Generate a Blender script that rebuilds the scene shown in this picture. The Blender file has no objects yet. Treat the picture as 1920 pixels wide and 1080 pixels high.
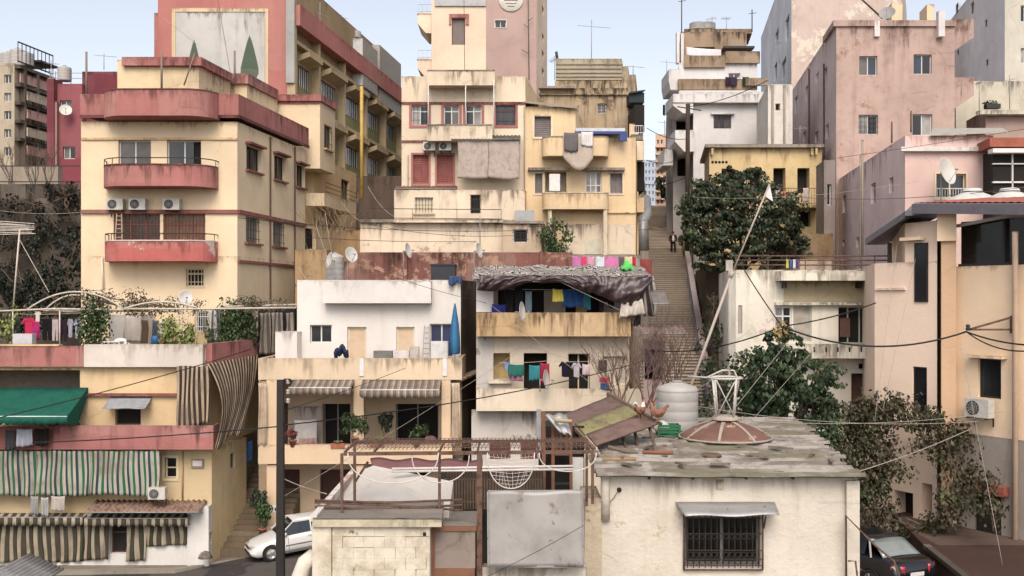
import bpy, math, random
from mathutils import Vector, noise
rnd = random.Random(7)
R = math.radians
sc = bpy.context.scene
# ---------------------------------------------------------------- camera, sky, sun, exposure
F = 1920.0; HZ = 560.0; CZ = 11.5
cam = bpy.data.cameras.new('camera'); camo = bpy.data.objects.new('camera', cam)
sc.collection.objects.link(camo); camo.location = (0, 0, CZ); camo.rotation_euler = (R(90), 0, 0)
cam.sensor_width = 36; cam.lens = 36; cam.shift_y = 20/1920; cam.clip_start = .5; cam.clip_end = 3000
sc.camera = camo
w = bpy.data.worlds.new('World'); sc.world = w; w.use_nodes = True
SUN_EL, SUN_AZ = 46, 0          # azimuth: degrees from behind the camera towards the right
sky = w.node_tree.nodes.new('ShaderNodeTexSky'); sky.sky_type = 'NISHITA'; sky.sun_disc = False
sky.sun_elevation = R(SUN_EL); sky.sun_rotation = R(180-SUN_AZ); sky.air_density = .75; sky.dust_density = 3.0; sky.ozone_density = 1.0
bg = w.node_tree.nodes['Background']; bg.inputs['Strength'].default_value = .13
hs = w.node_tree.nodes.new('ShaderNodeHueSaturation'); hs.inputs['Saturation'].default_value = .4
w.node_tree.links.new(sky.outputs[0], hs.inputs['Color']); w.node_tree.links.new(hs.outputs[0], bg.inputs[0])
sun = bpy.data.lights.new('sun', 'SUN'); suno = bpy.data.objects.new('sun', sun); sc.collection.objects.link(suno)
sun.energy = 1.2; sun.angle = R(38); sun.color = (1, .83, .66)
sd = Vector((math.sin(R(SUN_AZ))*math.cos(R(SUN_EL)), -math.cos(R(SUN_AZ))*math.cos(R(SUN_EL)), math.sin(R(SUN_EL))))
suno.rotation_euler = sd.to_track_quat('Z', 'Y').to_euler(); suno.location = (30, -30, 60)
sc.view_settings.view_transform = 'Standard'; sc.view_settings.look = 'None'; sc.view_settings.exposure = .92; sc.view_settings.gamma = 1
sc.cycles.max_bounces = 6; sc.cycles.diffuse_bounces = 2; sc.cycles.glossy_bounces = 2; sc.cycles.transparent_max_bounces = 6

# ---------------------------------------------------------------- materials
def lin(c): c = c/255; return c/12.92 if c <= .04045 else ((c+.055)/1.055)**2.4
def C(r, g, b, k=1.2, ds=.13):
    r, g, b = lin(r), lin(g), lin(b); y = .3*r+.6*g+.1*b
    return tuple(min(.84, (c+(y-c)*ds)/k) for c in (r, g, b))+(1,)
MATS = {}
class NT:
    def __init__(s, name):
        s.m = bpy.data.materials.new(name); s.m.use_nodes = True; s.t = s.m.node_tree
        s.b = s.t.nodes['Principled BSDF']
    def n(s, ty, **kw):
        o = s.t.nodes.new('ShaderNode'+ty)
        for k, v in kw.items(): setattr(o, k, v)
        return o
    def l(s, a, b): s.t.links.new(a, b)
    def math(s, op, a, b=None, c=None):
        o = s.n('Math', operation=op)
        for i, v in enumerate((a, b, c)):
            if v is None: continue
            if isinstance(v, (int, float)): o.inputs[i].default_value = v
            else: s.l(v, o.inputs[i])
        return o.outputs[0]
    def noise(s, vec, scale=1, detail=3, rough=.55, sv=None):
        if sv:
            m = s.n('VectorMath', operation='MULTIPLY'); s.l(vec, m.inputs[0]); m.inputs[1].default_value = sv; vec = m.outputs[0]
        o = s.n('TexNoise'); o.inputs['Scale'].default_value = scale; o.inputs['Detail'].default_value = detail
        o.inputs['Roughness'].default_value = rough; s.l(vec, o.inputs['Vector']); return o.outputs['Fac']
    def ss(s, v, a, b, lo=0., hi=1.):
        o = s.n('MapRange', interpolation_type='SMOOTHSTEP'); s.l(v, o.inputs[0])
        for i, x in enumerate((a, b, lo, hi)): o.inputs[i+1].default_value = x
        return o.outputs[0]
    def mix(s, f, a, b):
        o = s.n('Mix', data_type='RGBA')
        if isinstance(f, (int, float)): o.inputs[0].default_value = f
        else: s.l(f, o.inputs[0])
        for i, v in ((6, a), (7, b)):
            if isinstance(v, tuple): o.inputs[i].default_value = v
            else: s.l(v, o.inputs[i])
        return o.outputs[2]
def sc4(c, k): return (c[0]*k, c[1]*k, c[2]*k, 1)
def plaster(name, rgb, dirt=.5, drip=.5, patch=None, pamt=.0, bump=.4, stain=(70, 58, 48), seed=0., rough=.92, blocks=None):
    if name in MATS: return MATS[name]
    s = NT(name); col = C(*rgb); q_ = random.Random(name); seed = seed or q_.uniform(1, 9); fs_ = q_.uniform(1.3, 2.9)
    g = s.n('NewGeometry').outputs['Position']
    ad = s.n('VectorMath', operation='ADD'); s.l(g, ad.inputs[0]); ad.inputs[1].default_value = (seed*3.7, seed*1.3, seed*2.1); pos = ad.outputs[0]
    n1 = s.noise(pos, .22, 3); n2 = s.noise(pos, 1.3, 7, .68); st = s.noise(pos, 1, 5, .62, (fs_, fs_, .16)); st2 = s.noise(pos, 1, 3, .6, (5.5, 5.5, .7))
    uv = s.n('UVMap'); sep = s.n('SeparateXYZ'); s.l(uv.outputs[0], sep.inputs[0]); v = sep.outputs[1]
    c = s.mix(s.ss(n1, .3, .7), sc4(col, 1.06), sc4(col, .84))
    grime = C(*stain)
    wp = s.n('VectorMath', operation='ADD'); s.l(pos, wp.inputs[0]); cb = s.n('CombineXYZ'); s.l(s.math('MULTIPLY', s.noise(pos, 2.5, 2), .5), cb.inputs[0]); s.l(s.math('MULTIPLY', n2, .5), cb.inputs[2]); s.l(cb.outputs[0], wp.inputs[1])
    sn = s.n('VectorMath', operation='SNAP'); s.l(wp.outputs[0], sn.inputs[0]); sn.inputs[1].default_value = (q_.uniform(1.8, 3.2), 4.1, q_.uniform(1.2, 2.4)); wn_ = s.n('TexWhiteNoise'); s.l(sn.outputs[0], wn_.inputs['Vector'])
    c = s.mix(s.ss(wn_.outputs['Value'], .55, .95, 0, .55*min(1, dirt+.3)), c, s.mix(.3, col, (.42, .36, .3, 1)))
    vo = s.n('TexVoronoi', feature='DISTANCE_TO_EDGE'); s.l(wp.outputs[0], vo.inputs['Vector']); vo.inputs['Scale'].default_value = .38
    c = s.mix(s.math('MULTIPLY', s.ss(vo.outputs['Distance'], .016, .004), s.ss(n1, .5, .58, 0, .26*min(1, dirt+.2))), c, sc4(grime, .7))
    c = s.mix(s.math('MULTIPLY', s.ss(n2, .46, .72), .62*dirt), c, s.mix(.5, col, grime))
    c = s.mix(s.math('MULTIPLY', s.ss(st, .48, .74), .55*dirt), c, s.mix(.62, col, grime))
    c = s.mix(s.math('MULTIPLY', s.ss(n2, .5, .3), .25*dirt), c, sc4(col, 1.15))
    if patch:
        pn = s.noise(pos, .75, 9, .72)
        c = s.mix(s.ss(pn, .62-pamt*.25, .66-pamt*.25), c, C(*patch))
    if drip:
        ln = s.math('MULTIPLY', s.ss(st, .4, .72), 2.4*drip)
        ln = s.math('ADD', ln, .12*drip)
        d = s.math('DIVIDE', v, ln)
        mk = s.math('MULTIPLY', s.ss(d, 1.15, .1), s.math('MULTIPLY', s.ss(st2, .34, .6, .12, .92), s.ss(s.noise(pos, .45, 3), .38, .6, .12, 1.)))
        c = s.mix(s.math('MULTIPLY', mk, min(1, .5+.5*drip)), c, s.mix(s.ss(n2, .4, .6), grime, sc4(grime, .45)))
    s.l(c, s.b.inputs['Base Color'])
    s.b.inputs['Roughness'].default_value = rough; s.b.inputs['Specular IOR Level'].default_value = .2
    bp = s.n('Bump'); bp.inputs['Strength'].default_value = bump; bp.inputs['Distance'].default_value = .05
    h = s.math('ADD', n2, s.math('MULTIPLY', s.noise(pos, 9, 3), .4)); s.l(h, bp.inputs['Height']); s.l(bp.outputs[0], s.b.inputs['Normal'])
    MATS[name] = s.m; return s.m
def paint(name, rgb, rough=.6, metal=0., dirt=.25, rust=None, ramt=0., sc_=3., bump=.1, spec=.4):
    if name in MATS: return MATS[name]
    s = NT(name); col = C(*rgb)
    pos = s.n('NewGeometry').outputs['Position']
    n2 = s.noise(pos, sc_, 5, .65)
    c = s.mix(s.math('MULTIPLY', s.ss(n2, .4, .7), dirt), col, sc4(col, .45))
    if rust:
        n3 = s.noise(pos, sc_*1.7, 6, .7); c = s.mix(s.ss(n3, .68-ramt*.4, .74-ramt*.4), c, C(*rust))
    s.l(c, s.b.inputs['Base Color']); s.b.inputs['Roughness'].default_value = rough; s.b.inputs['Metallic'].default_value = metal
    s.b.inputs['Specular IOR Level'].default_value = spec
    if bump:
        bp = s.n('Bump'); bp.inputs['Strength'].default_value = bump; bp.inputs['Distance'].default_value = .03
        s.l(n2, bp.inputs['Height']); s.l(bp.outputs[0], s.b.inputs['Normal'])
    MATS[name] = s.m; return s.m
def stripes(name, cols, period, dirt=.3, trans=0.):
    """cols: [(fraction, rgb)...] across one period of uv.x (metres)"""
    if name in MATS: return MATS[name]
    s = NT(name); uv = s.n('UVMap'); sep = s.n('SeparateXYZ'); s.l(uv.outputs[0], sep.inputs[0])
    pos = s.n('NewGeometry').outputs['Position']
    fr = s.math('FRACT', s.math('DIVIDE', sep.outputs[0], period))
    rp = s.n('ValToRGB'); rp.color_ramp.interpolation = 'CONSTANT'; s.l(fr, rp.inputs[0])
    a = 0; el = rp.color_ramp.elements
    for i, (f, rgb) in enumerate(cols):
        e = el[i] if i < 2 else el.new(a)
        e.position = a; e.color = C(*rgb); a += f
    n = s.noise(pos, 1.1, 5, .6)
    c = s.mix(s.math('MULTIPLY', s.ss(n, .4, .68), dirt), rp.outputs[0], C(92, 80, 68))
    s.l(c, s.b.inputs['Base Color']); s.b.inputs['Roughness'].default_value = .95; s.b.inputs['Specular IOR Level'].default_value = .1
    MATS[name] = s.m; return s.m
def glass(name, rgb=(38, 42, 46), rough=.12):
    if name in MATS: return MATS[name]
    s = NT(name); pos = s.n('NewGeometry').outputs['Position']; n = s.noise(pos, .9, 2)
    c = s.mix(s.ss(n, .35, .65), C(*rgb), sc4(C(*rgb), .5)); s.l(c, s.b.inputs['Base Color'])
    s.b.inputs['Roughness'].default_value = rough; s.b.inputs['Specular IOR Level'].default_value = .5
    MATS[name] = s.m; return s.m
def leafmat(name, a, b, c3=None):
    if name in MATS: return MATS[name]
    s = NT(name); pos = s.n('NewGeometry').outputs['Position']; n = s.noise(pos, .8, 3); n2 = s.noise(pos, 7, 2)
    c = s.mix(s.ss(n2, .35, .65), C(*a), C(*b))
    if c3: c = s.mix(s.ss(n, .52, .66), c, C(*c3))
    s.l(c, s.b.inputs['Base Color']); s.b.inputs['Roughness'].default_value = .55; s.b.inputs['Specular IOR Level'].default_value = .3
    MATS[name] = s.m; return s.m

# ---------------------------------------------------------------- mesh building
org = {}
UP = Vector((0, 0, 1))
class MB:
    def __init__(s): s.v = []; s.f = []; s.m = []; s.uv = []; s.sm = []; s.top = None; s.mi = 0; s.smooth = False
    def face(s, pts, uv=None, mi=None):
        i0 = len(s.v); s.v += [Vector(p) for p in pts]; s.f.append(tuple(range(i0, i0+len(pts)))); s.m.append(s.mi if mi is None else mi)
        s.sm.append(s.smooth)
        if uv is None: uv = [(p[0]*.93+p[1]*.37, (s.top-p[2]) if s.top is not None else None) for p in s.v[i0:]]
        s.uv.append(uv)
    def idx(s, verts, faces, uvs=None, smooth=True, mi=None):
        i0 = len(s.v); s.v += [Vector(p) for p in verts]
        for k, f in enumerate(faces):
            s.f.append(tuple(i0+i for i in f)); s.m.append(s.mi if mi is None else mi); s.sm.append(smooth)
            s.uv.append([uvs[i] for i in f] if uvs else [(verts[i][0]*.93+verts[i][1]*.37, (s.top-verts[i][2]) if s.top is not None else None) for i in f])
    def hexa(s, p, mi=None):   # p[0..3] bottom ccw, p[4..7] top
        for q in ((3, 2, 1, 0), (4, 5, 6, 7), (0, 1, 5, 4), (1, 2, 6, 5), (2, 3, 7, 6), (3, 0, 4, 7)): s.face([p[i] for i in q], mi=mi)
    def box(s, x0, y0, z0, x1, y1, z1, mi=None):
        s.hexa([(x0, y0, z0), (x1, y0, z0), (x1, y1, z0), (x0, y1, z0), (x0, y0, z1), (x1, y0, z1), (x1, y1, z1), (x0, y1, z1)], mi)
    def tube(s, pts, r, n=6, cap=True, r1=None):
        pts = [Vector(p) for p in pts]; vs = []; fs = []; L = len(pts)
        prev = None
        for i, p in enumerate(pts):
            d = (pts[min(i+1, L-1)]-pts[max(i-1, 0)]).normalized()
            a = d.cross(UP if abs(d.z) < .95 else Vector((1, 0, 0))).normalized() if prev is None else (prev-d*prev.dot(d)).normalized()
            prev = a; b = d.cross(a); rr = r if r1 is None else r+(r1-r)*i/max(1, L-1)
            for k in range(n):
                t = 2*math.pi*k/n+math.pi/4; vs.append(p+a*math.cos(t)*rr+b*math.sin(t)*rr)
        for i in range(L-1):
            for k in range(n): fs.append((i*n+k, i*n+(k+1) % n, (i+1)*n+(k+1) % n, (i+1)*n+k))
        if cap: fs.append(tuple(range(n))[::-1]); fs.append(tuple((L-1)*n+k for k in range(n)))
        s.idx(vs, fs, smooth=n > 4)
    def bar(s, a, b, w, h=None):
        """rectangular bar a->b"""
        a = Vector(a); b = Vector(b); h = h or w; d = (b-a).normalized()
        x = d.cross(UP if abs(d.z) < .95 else Vector((1, 0, 0))).normalized()*w/2; y = x.normalized().cross(d)*h/2
        s.hexa([a-x-y, a+x-y, a+x+y, a-x+y, b-x-y, b+x-y, b+x+y, b-x+y])
    def lathe(s, c, prof, n=24, ax=None, mi=None, smooth=True):
        """prof [(r,h)], revolve round axis ax at c"""
        ax = (ax or UP).normalized(); a = ax.cross(Vector((0, 1, 0)) if abs(ax.y) < .9 else Vector((1, 0, 0))).normalized(); b = ax.cross(a); c = Vector(c)
        vs = []; fs = []
        for r, h in prof:
            for k in range(n): t = 2*math.pi*k/n; vs.append(c+ax*h+(a*math.cos(t)+b*math.sin(t))*r)
        for i in range(len(prof)-1):
            for k in range(n): fs.append((i*n+k, i*n+(k+1) % n, (i+1)*n+(k+1) % n, (i+1)*n+k))
        s.idx(vs, fs, smooth=smooth, mi=mi)
    def grid(s, fn, nu, nv, uvf=None, smooth=True, mi=None):
        vs = []; uvs = []; fs = []
        for j in range(nv+1):
            for i in range(nu+1):
                vs.append(Vector(fn(i/nu, j/nv))); uvs.append(uvf(i/nu, j/nv) if uvf else (vs[-1][0], 0))
        for j in range(nv):
            for i in range(nu): a = j*(nu+1)+i; fs.append((a, a+1, a+nu+2, a+nu+1))
        s.idx(vs, fs, uvs, smooth, mi)
    def build(s, name, mats, parent=None, thick=0):
        me = bpy.data.meshes.new(name)
        if parent is None:
            zs = min(v.z for v in s.v); cx = (min(v.x for v in s.v)+max(v.x for v in s.v))/2; cy = (min(v.y for v in s.v)+max(v.y for v in s.v))/2
            o0 = Vector((cx, cy, zs))
        else: o0 = org[parent]
        me.from_pydata([tuple(v-o0) for v in s.v], [], s.f)
        top = max(v.z for v in s.v); ul = me.uv_layers.new(name='UVMap'); k = 0
        for f, uv in zip(s.f, s.uv):
            for i, (a, b) in zip(f, uv): ul.data[k].uv = (a, top-s.v[i].z if b is None else b); k += 1
        me.polygons.foreach_set('material_index', s.m); me.polygons.foreach_set('use_smooth', s.sm)
        for m in (mats if isinstance(mats, (list, tuple)) else [mats]): me.materials.append(m)
        ob = bpy.data.objects.new(name, me); sc.collection.objects.link(ob)
        if parent is None: ob.location = o0
        else: ob.parent = parent
        if thick:
            md = ob.modifiers.new('Solidify', 'SOLIDIFY'); md.thickness = thick; md.offset = 0
        org[ob] = o0; return ob
def tag(o, label, cat, group=None, kind=None):
    if label: o['label'] = label
    if cat: o['category'] = cat
    if group: o['group'] = group
    if kind: o['kind'] = kind
    return o
def thing(name, label, cat, loc, group=None):
    o = bpy.data.objects.new(name, None); sc.collection.objects.link(o); o.location = loc; org[o] = Vector(loc); o.empty_display_size = .3
    return tag(o, label, cat, group)
def struct(o): o['kind'] = 'structure'; return o
def P(px, py, Y): return Vector(((px-960)/F*Y, Y, CZ+(HZ-py)/F*Y))
def sag(a, b, s_, n=14):
    a = Vector(a); b = Vector(b); return [a.lerp(b, i/n)-UP*(4*s_*(i/n)*(1-i/n)) for i in range(n+1)]

# ---------------------------------------------------------------- faces: a vertical plane seen in the photo
class Face:
    def __init__(s, p0, p1):
        s.p0 = Vector((p0[0], p0[1])); s.p1 = Vector((p1[0], p1[1])); s.U = (s.p1-s.p0).normalized(); s.N = Vector((s.U.y, -s.U.x)); s.L = (s.p1-s.p0).length
        s.op = []; s.mi = 0
    def uz(s, px, py=HZ, d=0):
        k = (px-960)/F; a = s.p0+s.N*d; t = (k*a.y-a.x)/(s.U.x-k*s.U.y); Y = a.y+s.U.y*t
        return t, CZ+(HZ-py)/F*Y
    def w(s, u, z, d=0.):
        q = s.p0+s.U*u+s.N*d; return Vector((q.x, q.y, z))
    def px(s, px, py, d=0.): return s.w(*s.uz(px, py, d), d)
    def rect(s, x0, y0, x1, y1, d=0):
        u0, zt = s.uz(x0, y0, d); _, zb = s.uz(x0, y1, d); u1, _ = s.uz(x1, y0, d); return u0, u1, zb, zt
    def bx(s, mb, u0, u1, z0, z1, d0, d1, mi=None):
        mb.hexa([s.w(u0, z0, d1), s.w(u1, z0, d1), s.w(u1, z0, d0), s.w(u0, z0, d0), s.w(u0, z1, d1), s.w(u1, z1, d1), s.w(u1, z1, d0), s.w(u0, z1, d0)], mi)
def px_box(f, mb, x0, y0, x1, y1, d0, d1, mi=None):
    """box whose front (at offset d1) covers the pixel rect"""
    u0, u1, z0, z1 = f.rect(x0, y0, x1, y1, d1); f.bx(mb, u0, u1, z0, z1, d0, d1, mi)
SK = .142      # the street grid runs away towards pixel 1232 on the horizon
def corner(px, Y, px2):
    """depth step from (px,Y) along the street direction until pixel px2"""
    x0 = (px-960)/F*Y; k = (px2-960)/F; return (k*Y-x0)/(SK-k)
def foot(pxL, pxR, YL, dep, YR=None):
    YR = YR or YL
    A = ((pxL-960)/F*YL, YL); B = ((pxR-960)/F*YR, YR)
    return [A, B, (B[0]+SK*dep, B[1]+dep), (A[0]+SK*dep, A[1]+dep)]
ZY = lambda py, Y: CZ+(HZ-py)/F*Y

class Bldg:
    def __init__(s, name, label, mats, group=None, cat='building'):
        s.name = name; s.blocks = []; s.mats = mats if isinstance(mats, list) else [mats]; s.root = None; s.label = label; s.cat = cat; s.group = group; s.xt = MB()
    def block(s, ft, zt, zb, mi=0, roof=None, inner=None, rim=0):
        """prism on a ccw footprint; returns its faces. rim: parapet height above a sunk roof"""
        fs = [Face(ft[i], ft[(i+1) % len(ft)]) for i in range(len(ft))]
        for k, f in enumerate(fs): f.mi = mi[k % len(mi)] if isinstance(mi, (list, tuple)) else mi
        s.blocks.append((ft, zt, zb, fs, roof if roof is not None else fs[0].mi, rim))
        if s.root is None:
            s.root = thing(s.name, s.label, s.cat, (ft[0][0], ft[0][1], zb), s.group)
        return fs
    def done(s, part='wall'):
        mb = s.xt
        for ft, zt, zb, fs, rmi, rim in s.blocks:
            mb.top = zt
            for f in fs: wall_grid(mb, f, 0, f.L, zb, zt)
            zr = zt-rim
            n = len(ft)
            if rim:
                cx = sum(p[0] for p in ft)/n; cy = sum(p[1] for p in ft)/n; th = .14
                inn = []
                for i in range(n):
                    a = Vector(ft[i]); e1 = fs[i].N+fs[i-1].N; e1 = e1/max(.3, e1.length_squared)*2; q = a-e1*th; inn.append((q.x, q.y))
                for i in range(n):
                    j = (i+1) % n; a, b, c, d = ft[i], ft[j], inn[j], inn[i]
                    mb.face([(*a, zt), (*b, zt), (*c, zt), (*d, zt)], mi=fs[i].mi); mb.face([(*d, zt), (*c, zt), (*c, zr), (*d, zr)], mi=fs[i].mi)
                mb.face([(*p, zr) for p in inn], mi=rmi)
            else: mb.face([(*p, zt) for p in ft], mi=rmi)
            mb.face([(*p, zb) for p in ft[::-1]], mi=rmi)
        mb.top = None
        s.wall = mb.build(part, s.mats, s.root); return s.root
def wall_grid(mb, f, u0, u1, z0, z1):
    ops = [o for o in f.op if o[1] > u0 and o[0] < u1 and o[3] > z0 and o[2] < z1]
    us = sorted({u0, u1, *[max(u0, o[0]) for o in ops], *[min(u1, o[1]) for o in ops]}); zs = sorted({z0, z1, *[max(z0, o[2]) for o in ops], *[min(z1, o[3]) for o in ops]})
    def uvp(u, z): return (u, mb.top-z)
    for j in range(len(zs)-1):
        za, zb = zs[j], zs[j+1]; i = 0
        def inside(i): 
            um = (us[i]+us[i+1])/2; zm = (za+zb)/2; return any(o[0] < um < o[1] and o[2] < zm < o[3] for o in ops)
        while i < len(us)-1:
            if inside(i): i += 1; continue
            k = i
            while k+1 < len(us)-1 and not inside(k+1): k += 1
            a, b = us[i], us[k+1]
            mb.face([f.w(a, za), f.w(b, za), f.w(b, zb), f.w(a, zb)], [uvp(a, za), uvp(b, za), uvp(b, zb), uvp(a, zb)], f.mi); i = k+1
    for (a, b, za, zb, dep) in ops:
        for q in (((a, za, 0), (a, zb, 0), (a, zb, -dep), (a, za, -dep)), ((b, zb, 0), (b, za, 0), (b, za, -dep), (b, zb, -dep)),
                  ((a, zb, 0), (b, zb, 0), (b, zb, -dep), (a, zb, -dep)), ((b, za, 0), (a, za, 0), (a, za, -dep), (b, za, -dep)),
                  ((a, za, -dep), (b, za, -dep), (b, zb, -dep), (a, zb, -dep))):
            mb.face([f.w(*t) for t in q], [(t[0], mb.top-t[1]+.3) for t in q], f.mi)

# common materials
WHITE = paint('white_paint', (222, 220, 216), .5); CREAMF = paint('cream_frame', (226, 208, 170), .6); BROWNF = paint('brown_frame', (88, 56, 42), .6)
REDF = paint('red_frame', (150, 84, 76), .75, dirt=.35); DARKF = paint('dark_frame', (52, 48, 46), .6); GREYF = paint('grey_frame', (150, 148, 145), .6)
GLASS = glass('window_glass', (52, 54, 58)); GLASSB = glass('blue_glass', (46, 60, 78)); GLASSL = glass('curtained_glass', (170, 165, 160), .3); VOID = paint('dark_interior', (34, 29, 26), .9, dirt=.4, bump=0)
SHUT = paint('brown_shutter', (112, 78, 66), .8, dirt=.4); SHUTG = paint('grey_shutter', (128, 118, 116), .8, dirt=.4); IRON = paint('dark_iron', (46, 42, 40), .55); RUST = paint('rusty_iron', (112, 84, 70), .85, dirt=.5, rust=(86, 56, 44), ramt=.4, sc_=5)
CONC = plaster('bare_concrete', (158, 146, 132), dirt=.8, drip=.4, stain=(72, 62, 54)); WIRE = paint('cable_black', (30, 27, 27), .7, dirt=0, bump=0); WIREW = paint('cable_pale', (170, 160, 148), .6, dirt=.2, bump=0)
GALV = paint('galvanised_steel', (165, 165, 166), .45, .3, dirt=.35, rust=(120, 96, 80), ramt=.15)

def win(f, x0, y0, x1, y1, frame=None, pane=None, n=2, dep=.3, bars=0, hb=0, sill=None, sur=None, sw=.12, shut=False, hood=None, name='window', fw=.055, par=None, bmat=None, root=None, trans=0, label=None, open_=None):
    """opening + window part. n panes; bars: vertical bars; sur: surround material; sill/hood: material"""
    frame = frame or WHITE; pane = pane or GLASS
    u0, u1, z0, z1 = f.rect(x0, y0, x1, y1); f.op.append((u0, u1, z0, z1, dep)); root = root or par
    m = MB(); d0 = -dep*.75; d1 = d0+.06; W = u1-u0; e = .003
    for a, b, c, d in ((u0+e, u0+fw, z0+e, z1-e), (u1-fw, u1-e, z0+e, z1-e), (u0+fw, u1-fw, z0+e, z0+fw), (u0+fw, u1-fw, z1-fw, z1-e)): f.bx(m, a, b, c, d, d0, d1)
    for i in range(1, n): c = u0+W*i/n; f.bx(m, c-fw/2, c+fw/2, z0+fw, z1-fw, d0, d1+.01)
    if trans: c = z1-(z1-z0)*trans; f.bx(m, u0+fw, u1-fw, c-fw/2, c+fw/2, d0, d1+.004)
    wn = m.build(name, frame, root)
    if label: wn['label'] = label
    m = MB()
    if shut:
        for i in range(n):
            a = u0+W*i/n+fw*.6; b = u0+W*(i+1)/n-fw*.6; k = max(4, int((z1-z0-2*fw)/.11)); 
            for j in range(k):
                za = z0+fw+(z1-z0-2*fw)*j/k; h = (z1-z0-2*fw)/k
                m.face([f.w(a, za, d0+.05), f.w(b, za, d0+.05), f.w(b, za+h, d0+.01), f.w(a, za+h, d0+.01)]); m.face([f.w(a, za, d0+.05), f.w(a, za, d0-.0), f.w(b, za, d0-.0), f.w(b, za, d0+.05)])
        m.build('shutter', pane, wn)
    else:
        if open_ is None: f.bx(m, u0+fw*.5, u1-fw*.5, z0+fw*.5, z1-fw*.5, d0+.015, d0+.03)
        else:
            k0, k1 = open_; f.bx(m, u0+W*k0, u0+W*k1, z0+fw*.5, z1-fw*.5, d0+.015, d0+.03)
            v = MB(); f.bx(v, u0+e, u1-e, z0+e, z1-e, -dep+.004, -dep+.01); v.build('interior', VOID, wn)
        if open_ is None and n > 1 and (z1-z0) < 2.2 and pane in (GLASS, GLASSB, GLASSL):
            m = MB()
            for i in range(n):
                m.mi = rnd.choice((0, 0, 1, 2)); f.bx(m, u0+fw*.5+(W-fw)*i/n+.002, u0+fw*.5+(W-fw)*(i+1)/n-.002, z0+fw*.5, z1-fw*.5, d0+.015, d0+.03, mi=m.mi)
            m.build('pane', [pane, glass('curtained_dim', (104, 98, 92), .25), glass('window_black', (26, 26, 28), .1)], wn)
        else: m.build('pane', pane, wn)
    if bars:
        m = MB(); d = .03
        for i in range(bars): c = u0+W*(i+.5)/bars; f.bx(m, c-.011, c+.011, z0+.02, z1-.02, d, d+.022)
        for j in range(hb or 2): c = z0+(z1-z0)*(j+.5)/(hb or 2); f.bx(m, u0-.02, u1+.02, c-.012, c+.012, d+.004, d+.02)
        m.build('grille', bmat or IRON, wn)
    if sur:
        m = MB(); t = .04
        for a, b, c, d in ((u0-sw, u0, z0-sw, z1+sw), (u1, u1+sw, z0-sw, z1+sw), (u0, u1, z1, z1+sw), (u0, u1, z0-sw, z0)): f.bx(m, a, b, c, d, .001, t)
        m.build('surround', sur, wn)
    if sill: m = MB(); f.bx(m, u0-sw-.06, u1+sw+.06, z0-.1-(sw if sur else 0), z0-.004-(sw if sur else 0), .002, .16); m.build('sill', sill, wn)
    if hood: m = MB(); f.bx(m, u0-sw-.1, u1+sw+.1, z1+(sw if sur else .03)+.004, z1+(sw if sur else .03)+.1, .002, .28); m.build('hood', hood, wn)
    return wn
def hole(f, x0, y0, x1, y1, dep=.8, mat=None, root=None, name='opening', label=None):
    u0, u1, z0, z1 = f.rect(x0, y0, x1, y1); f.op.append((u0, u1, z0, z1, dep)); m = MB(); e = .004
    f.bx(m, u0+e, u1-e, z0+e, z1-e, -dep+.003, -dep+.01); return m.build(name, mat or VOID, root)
def trim(f, x0, y0, x1, y1, d, mat, root, name='ledge', d0=.002):
    m = MB(); u0, u1, z0, z1 = f.rect(x0, y0, x1, y1, d); f.bx(m, u0, u1, z0, z1, d0, d); return m.build(name, mat, root)
def ribbon(mb, f, path, z0, z1, th, mi=None):
    """wall of thickness th following path [(u,d)] outward side on the left of travel... closed top/bottom"""
    pts = [Vector(p) for p in path]; n = len(pts); inn = []
    for i, p in enumerate(pts):
        a = pts[max(0, i-1)]; b = pts[min(n-1, i+1)]; t = (b-a).normalized(); nn = Vector((t.y, -t.x)); inn.append(p+nn*th)
    for i in range(n-1):
        a, b, c, d = pts[i], pts[i+1], inn[i+1], inn[i]
        q = [f.w(a.x, z0, a.y), f.w(b.x, z0, b.y), f.w(c.x, z0, c.y), f.w(d.x, z0, d.y)]; t = [v+UP*(z1-z0) for v in q]
        mb.face([q[0], q[1], t[1], t[0]], mi=mi); mb.face([q[2], q[3], t[3], t[2]], mi=mi); mb.face([t[0], t[1], t[2], t[3]], mi=mi); mb.face([q[3], q[2], q[1], q[0]], mi=mi)
        if i == 0: mb.face([q[3], q[0], t[0], t[3]], mi=mi)
        if i == n-2: mb.face([q[1], q[2], t[2], t[1]], mi=mi)
def bpath(u0, u1, D, r, round_=True, n=7):
    if not round_: return [(u0, .003), (u0, D), (u1, D), (u1, .003)]
    p = [(u0, .003)]
    for i in range(n+1): t = math.pi/2*i/n; p.append((u0+r-r*math.cos(t), D-r+r*math.sin(t)))
    for i in range(n+1): t = math.pi/2*i/n; p.append((u1-r+r*math.sin(t), D-r+r*math.cos(t)))
    return p+[(u1, .003)]
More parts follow.
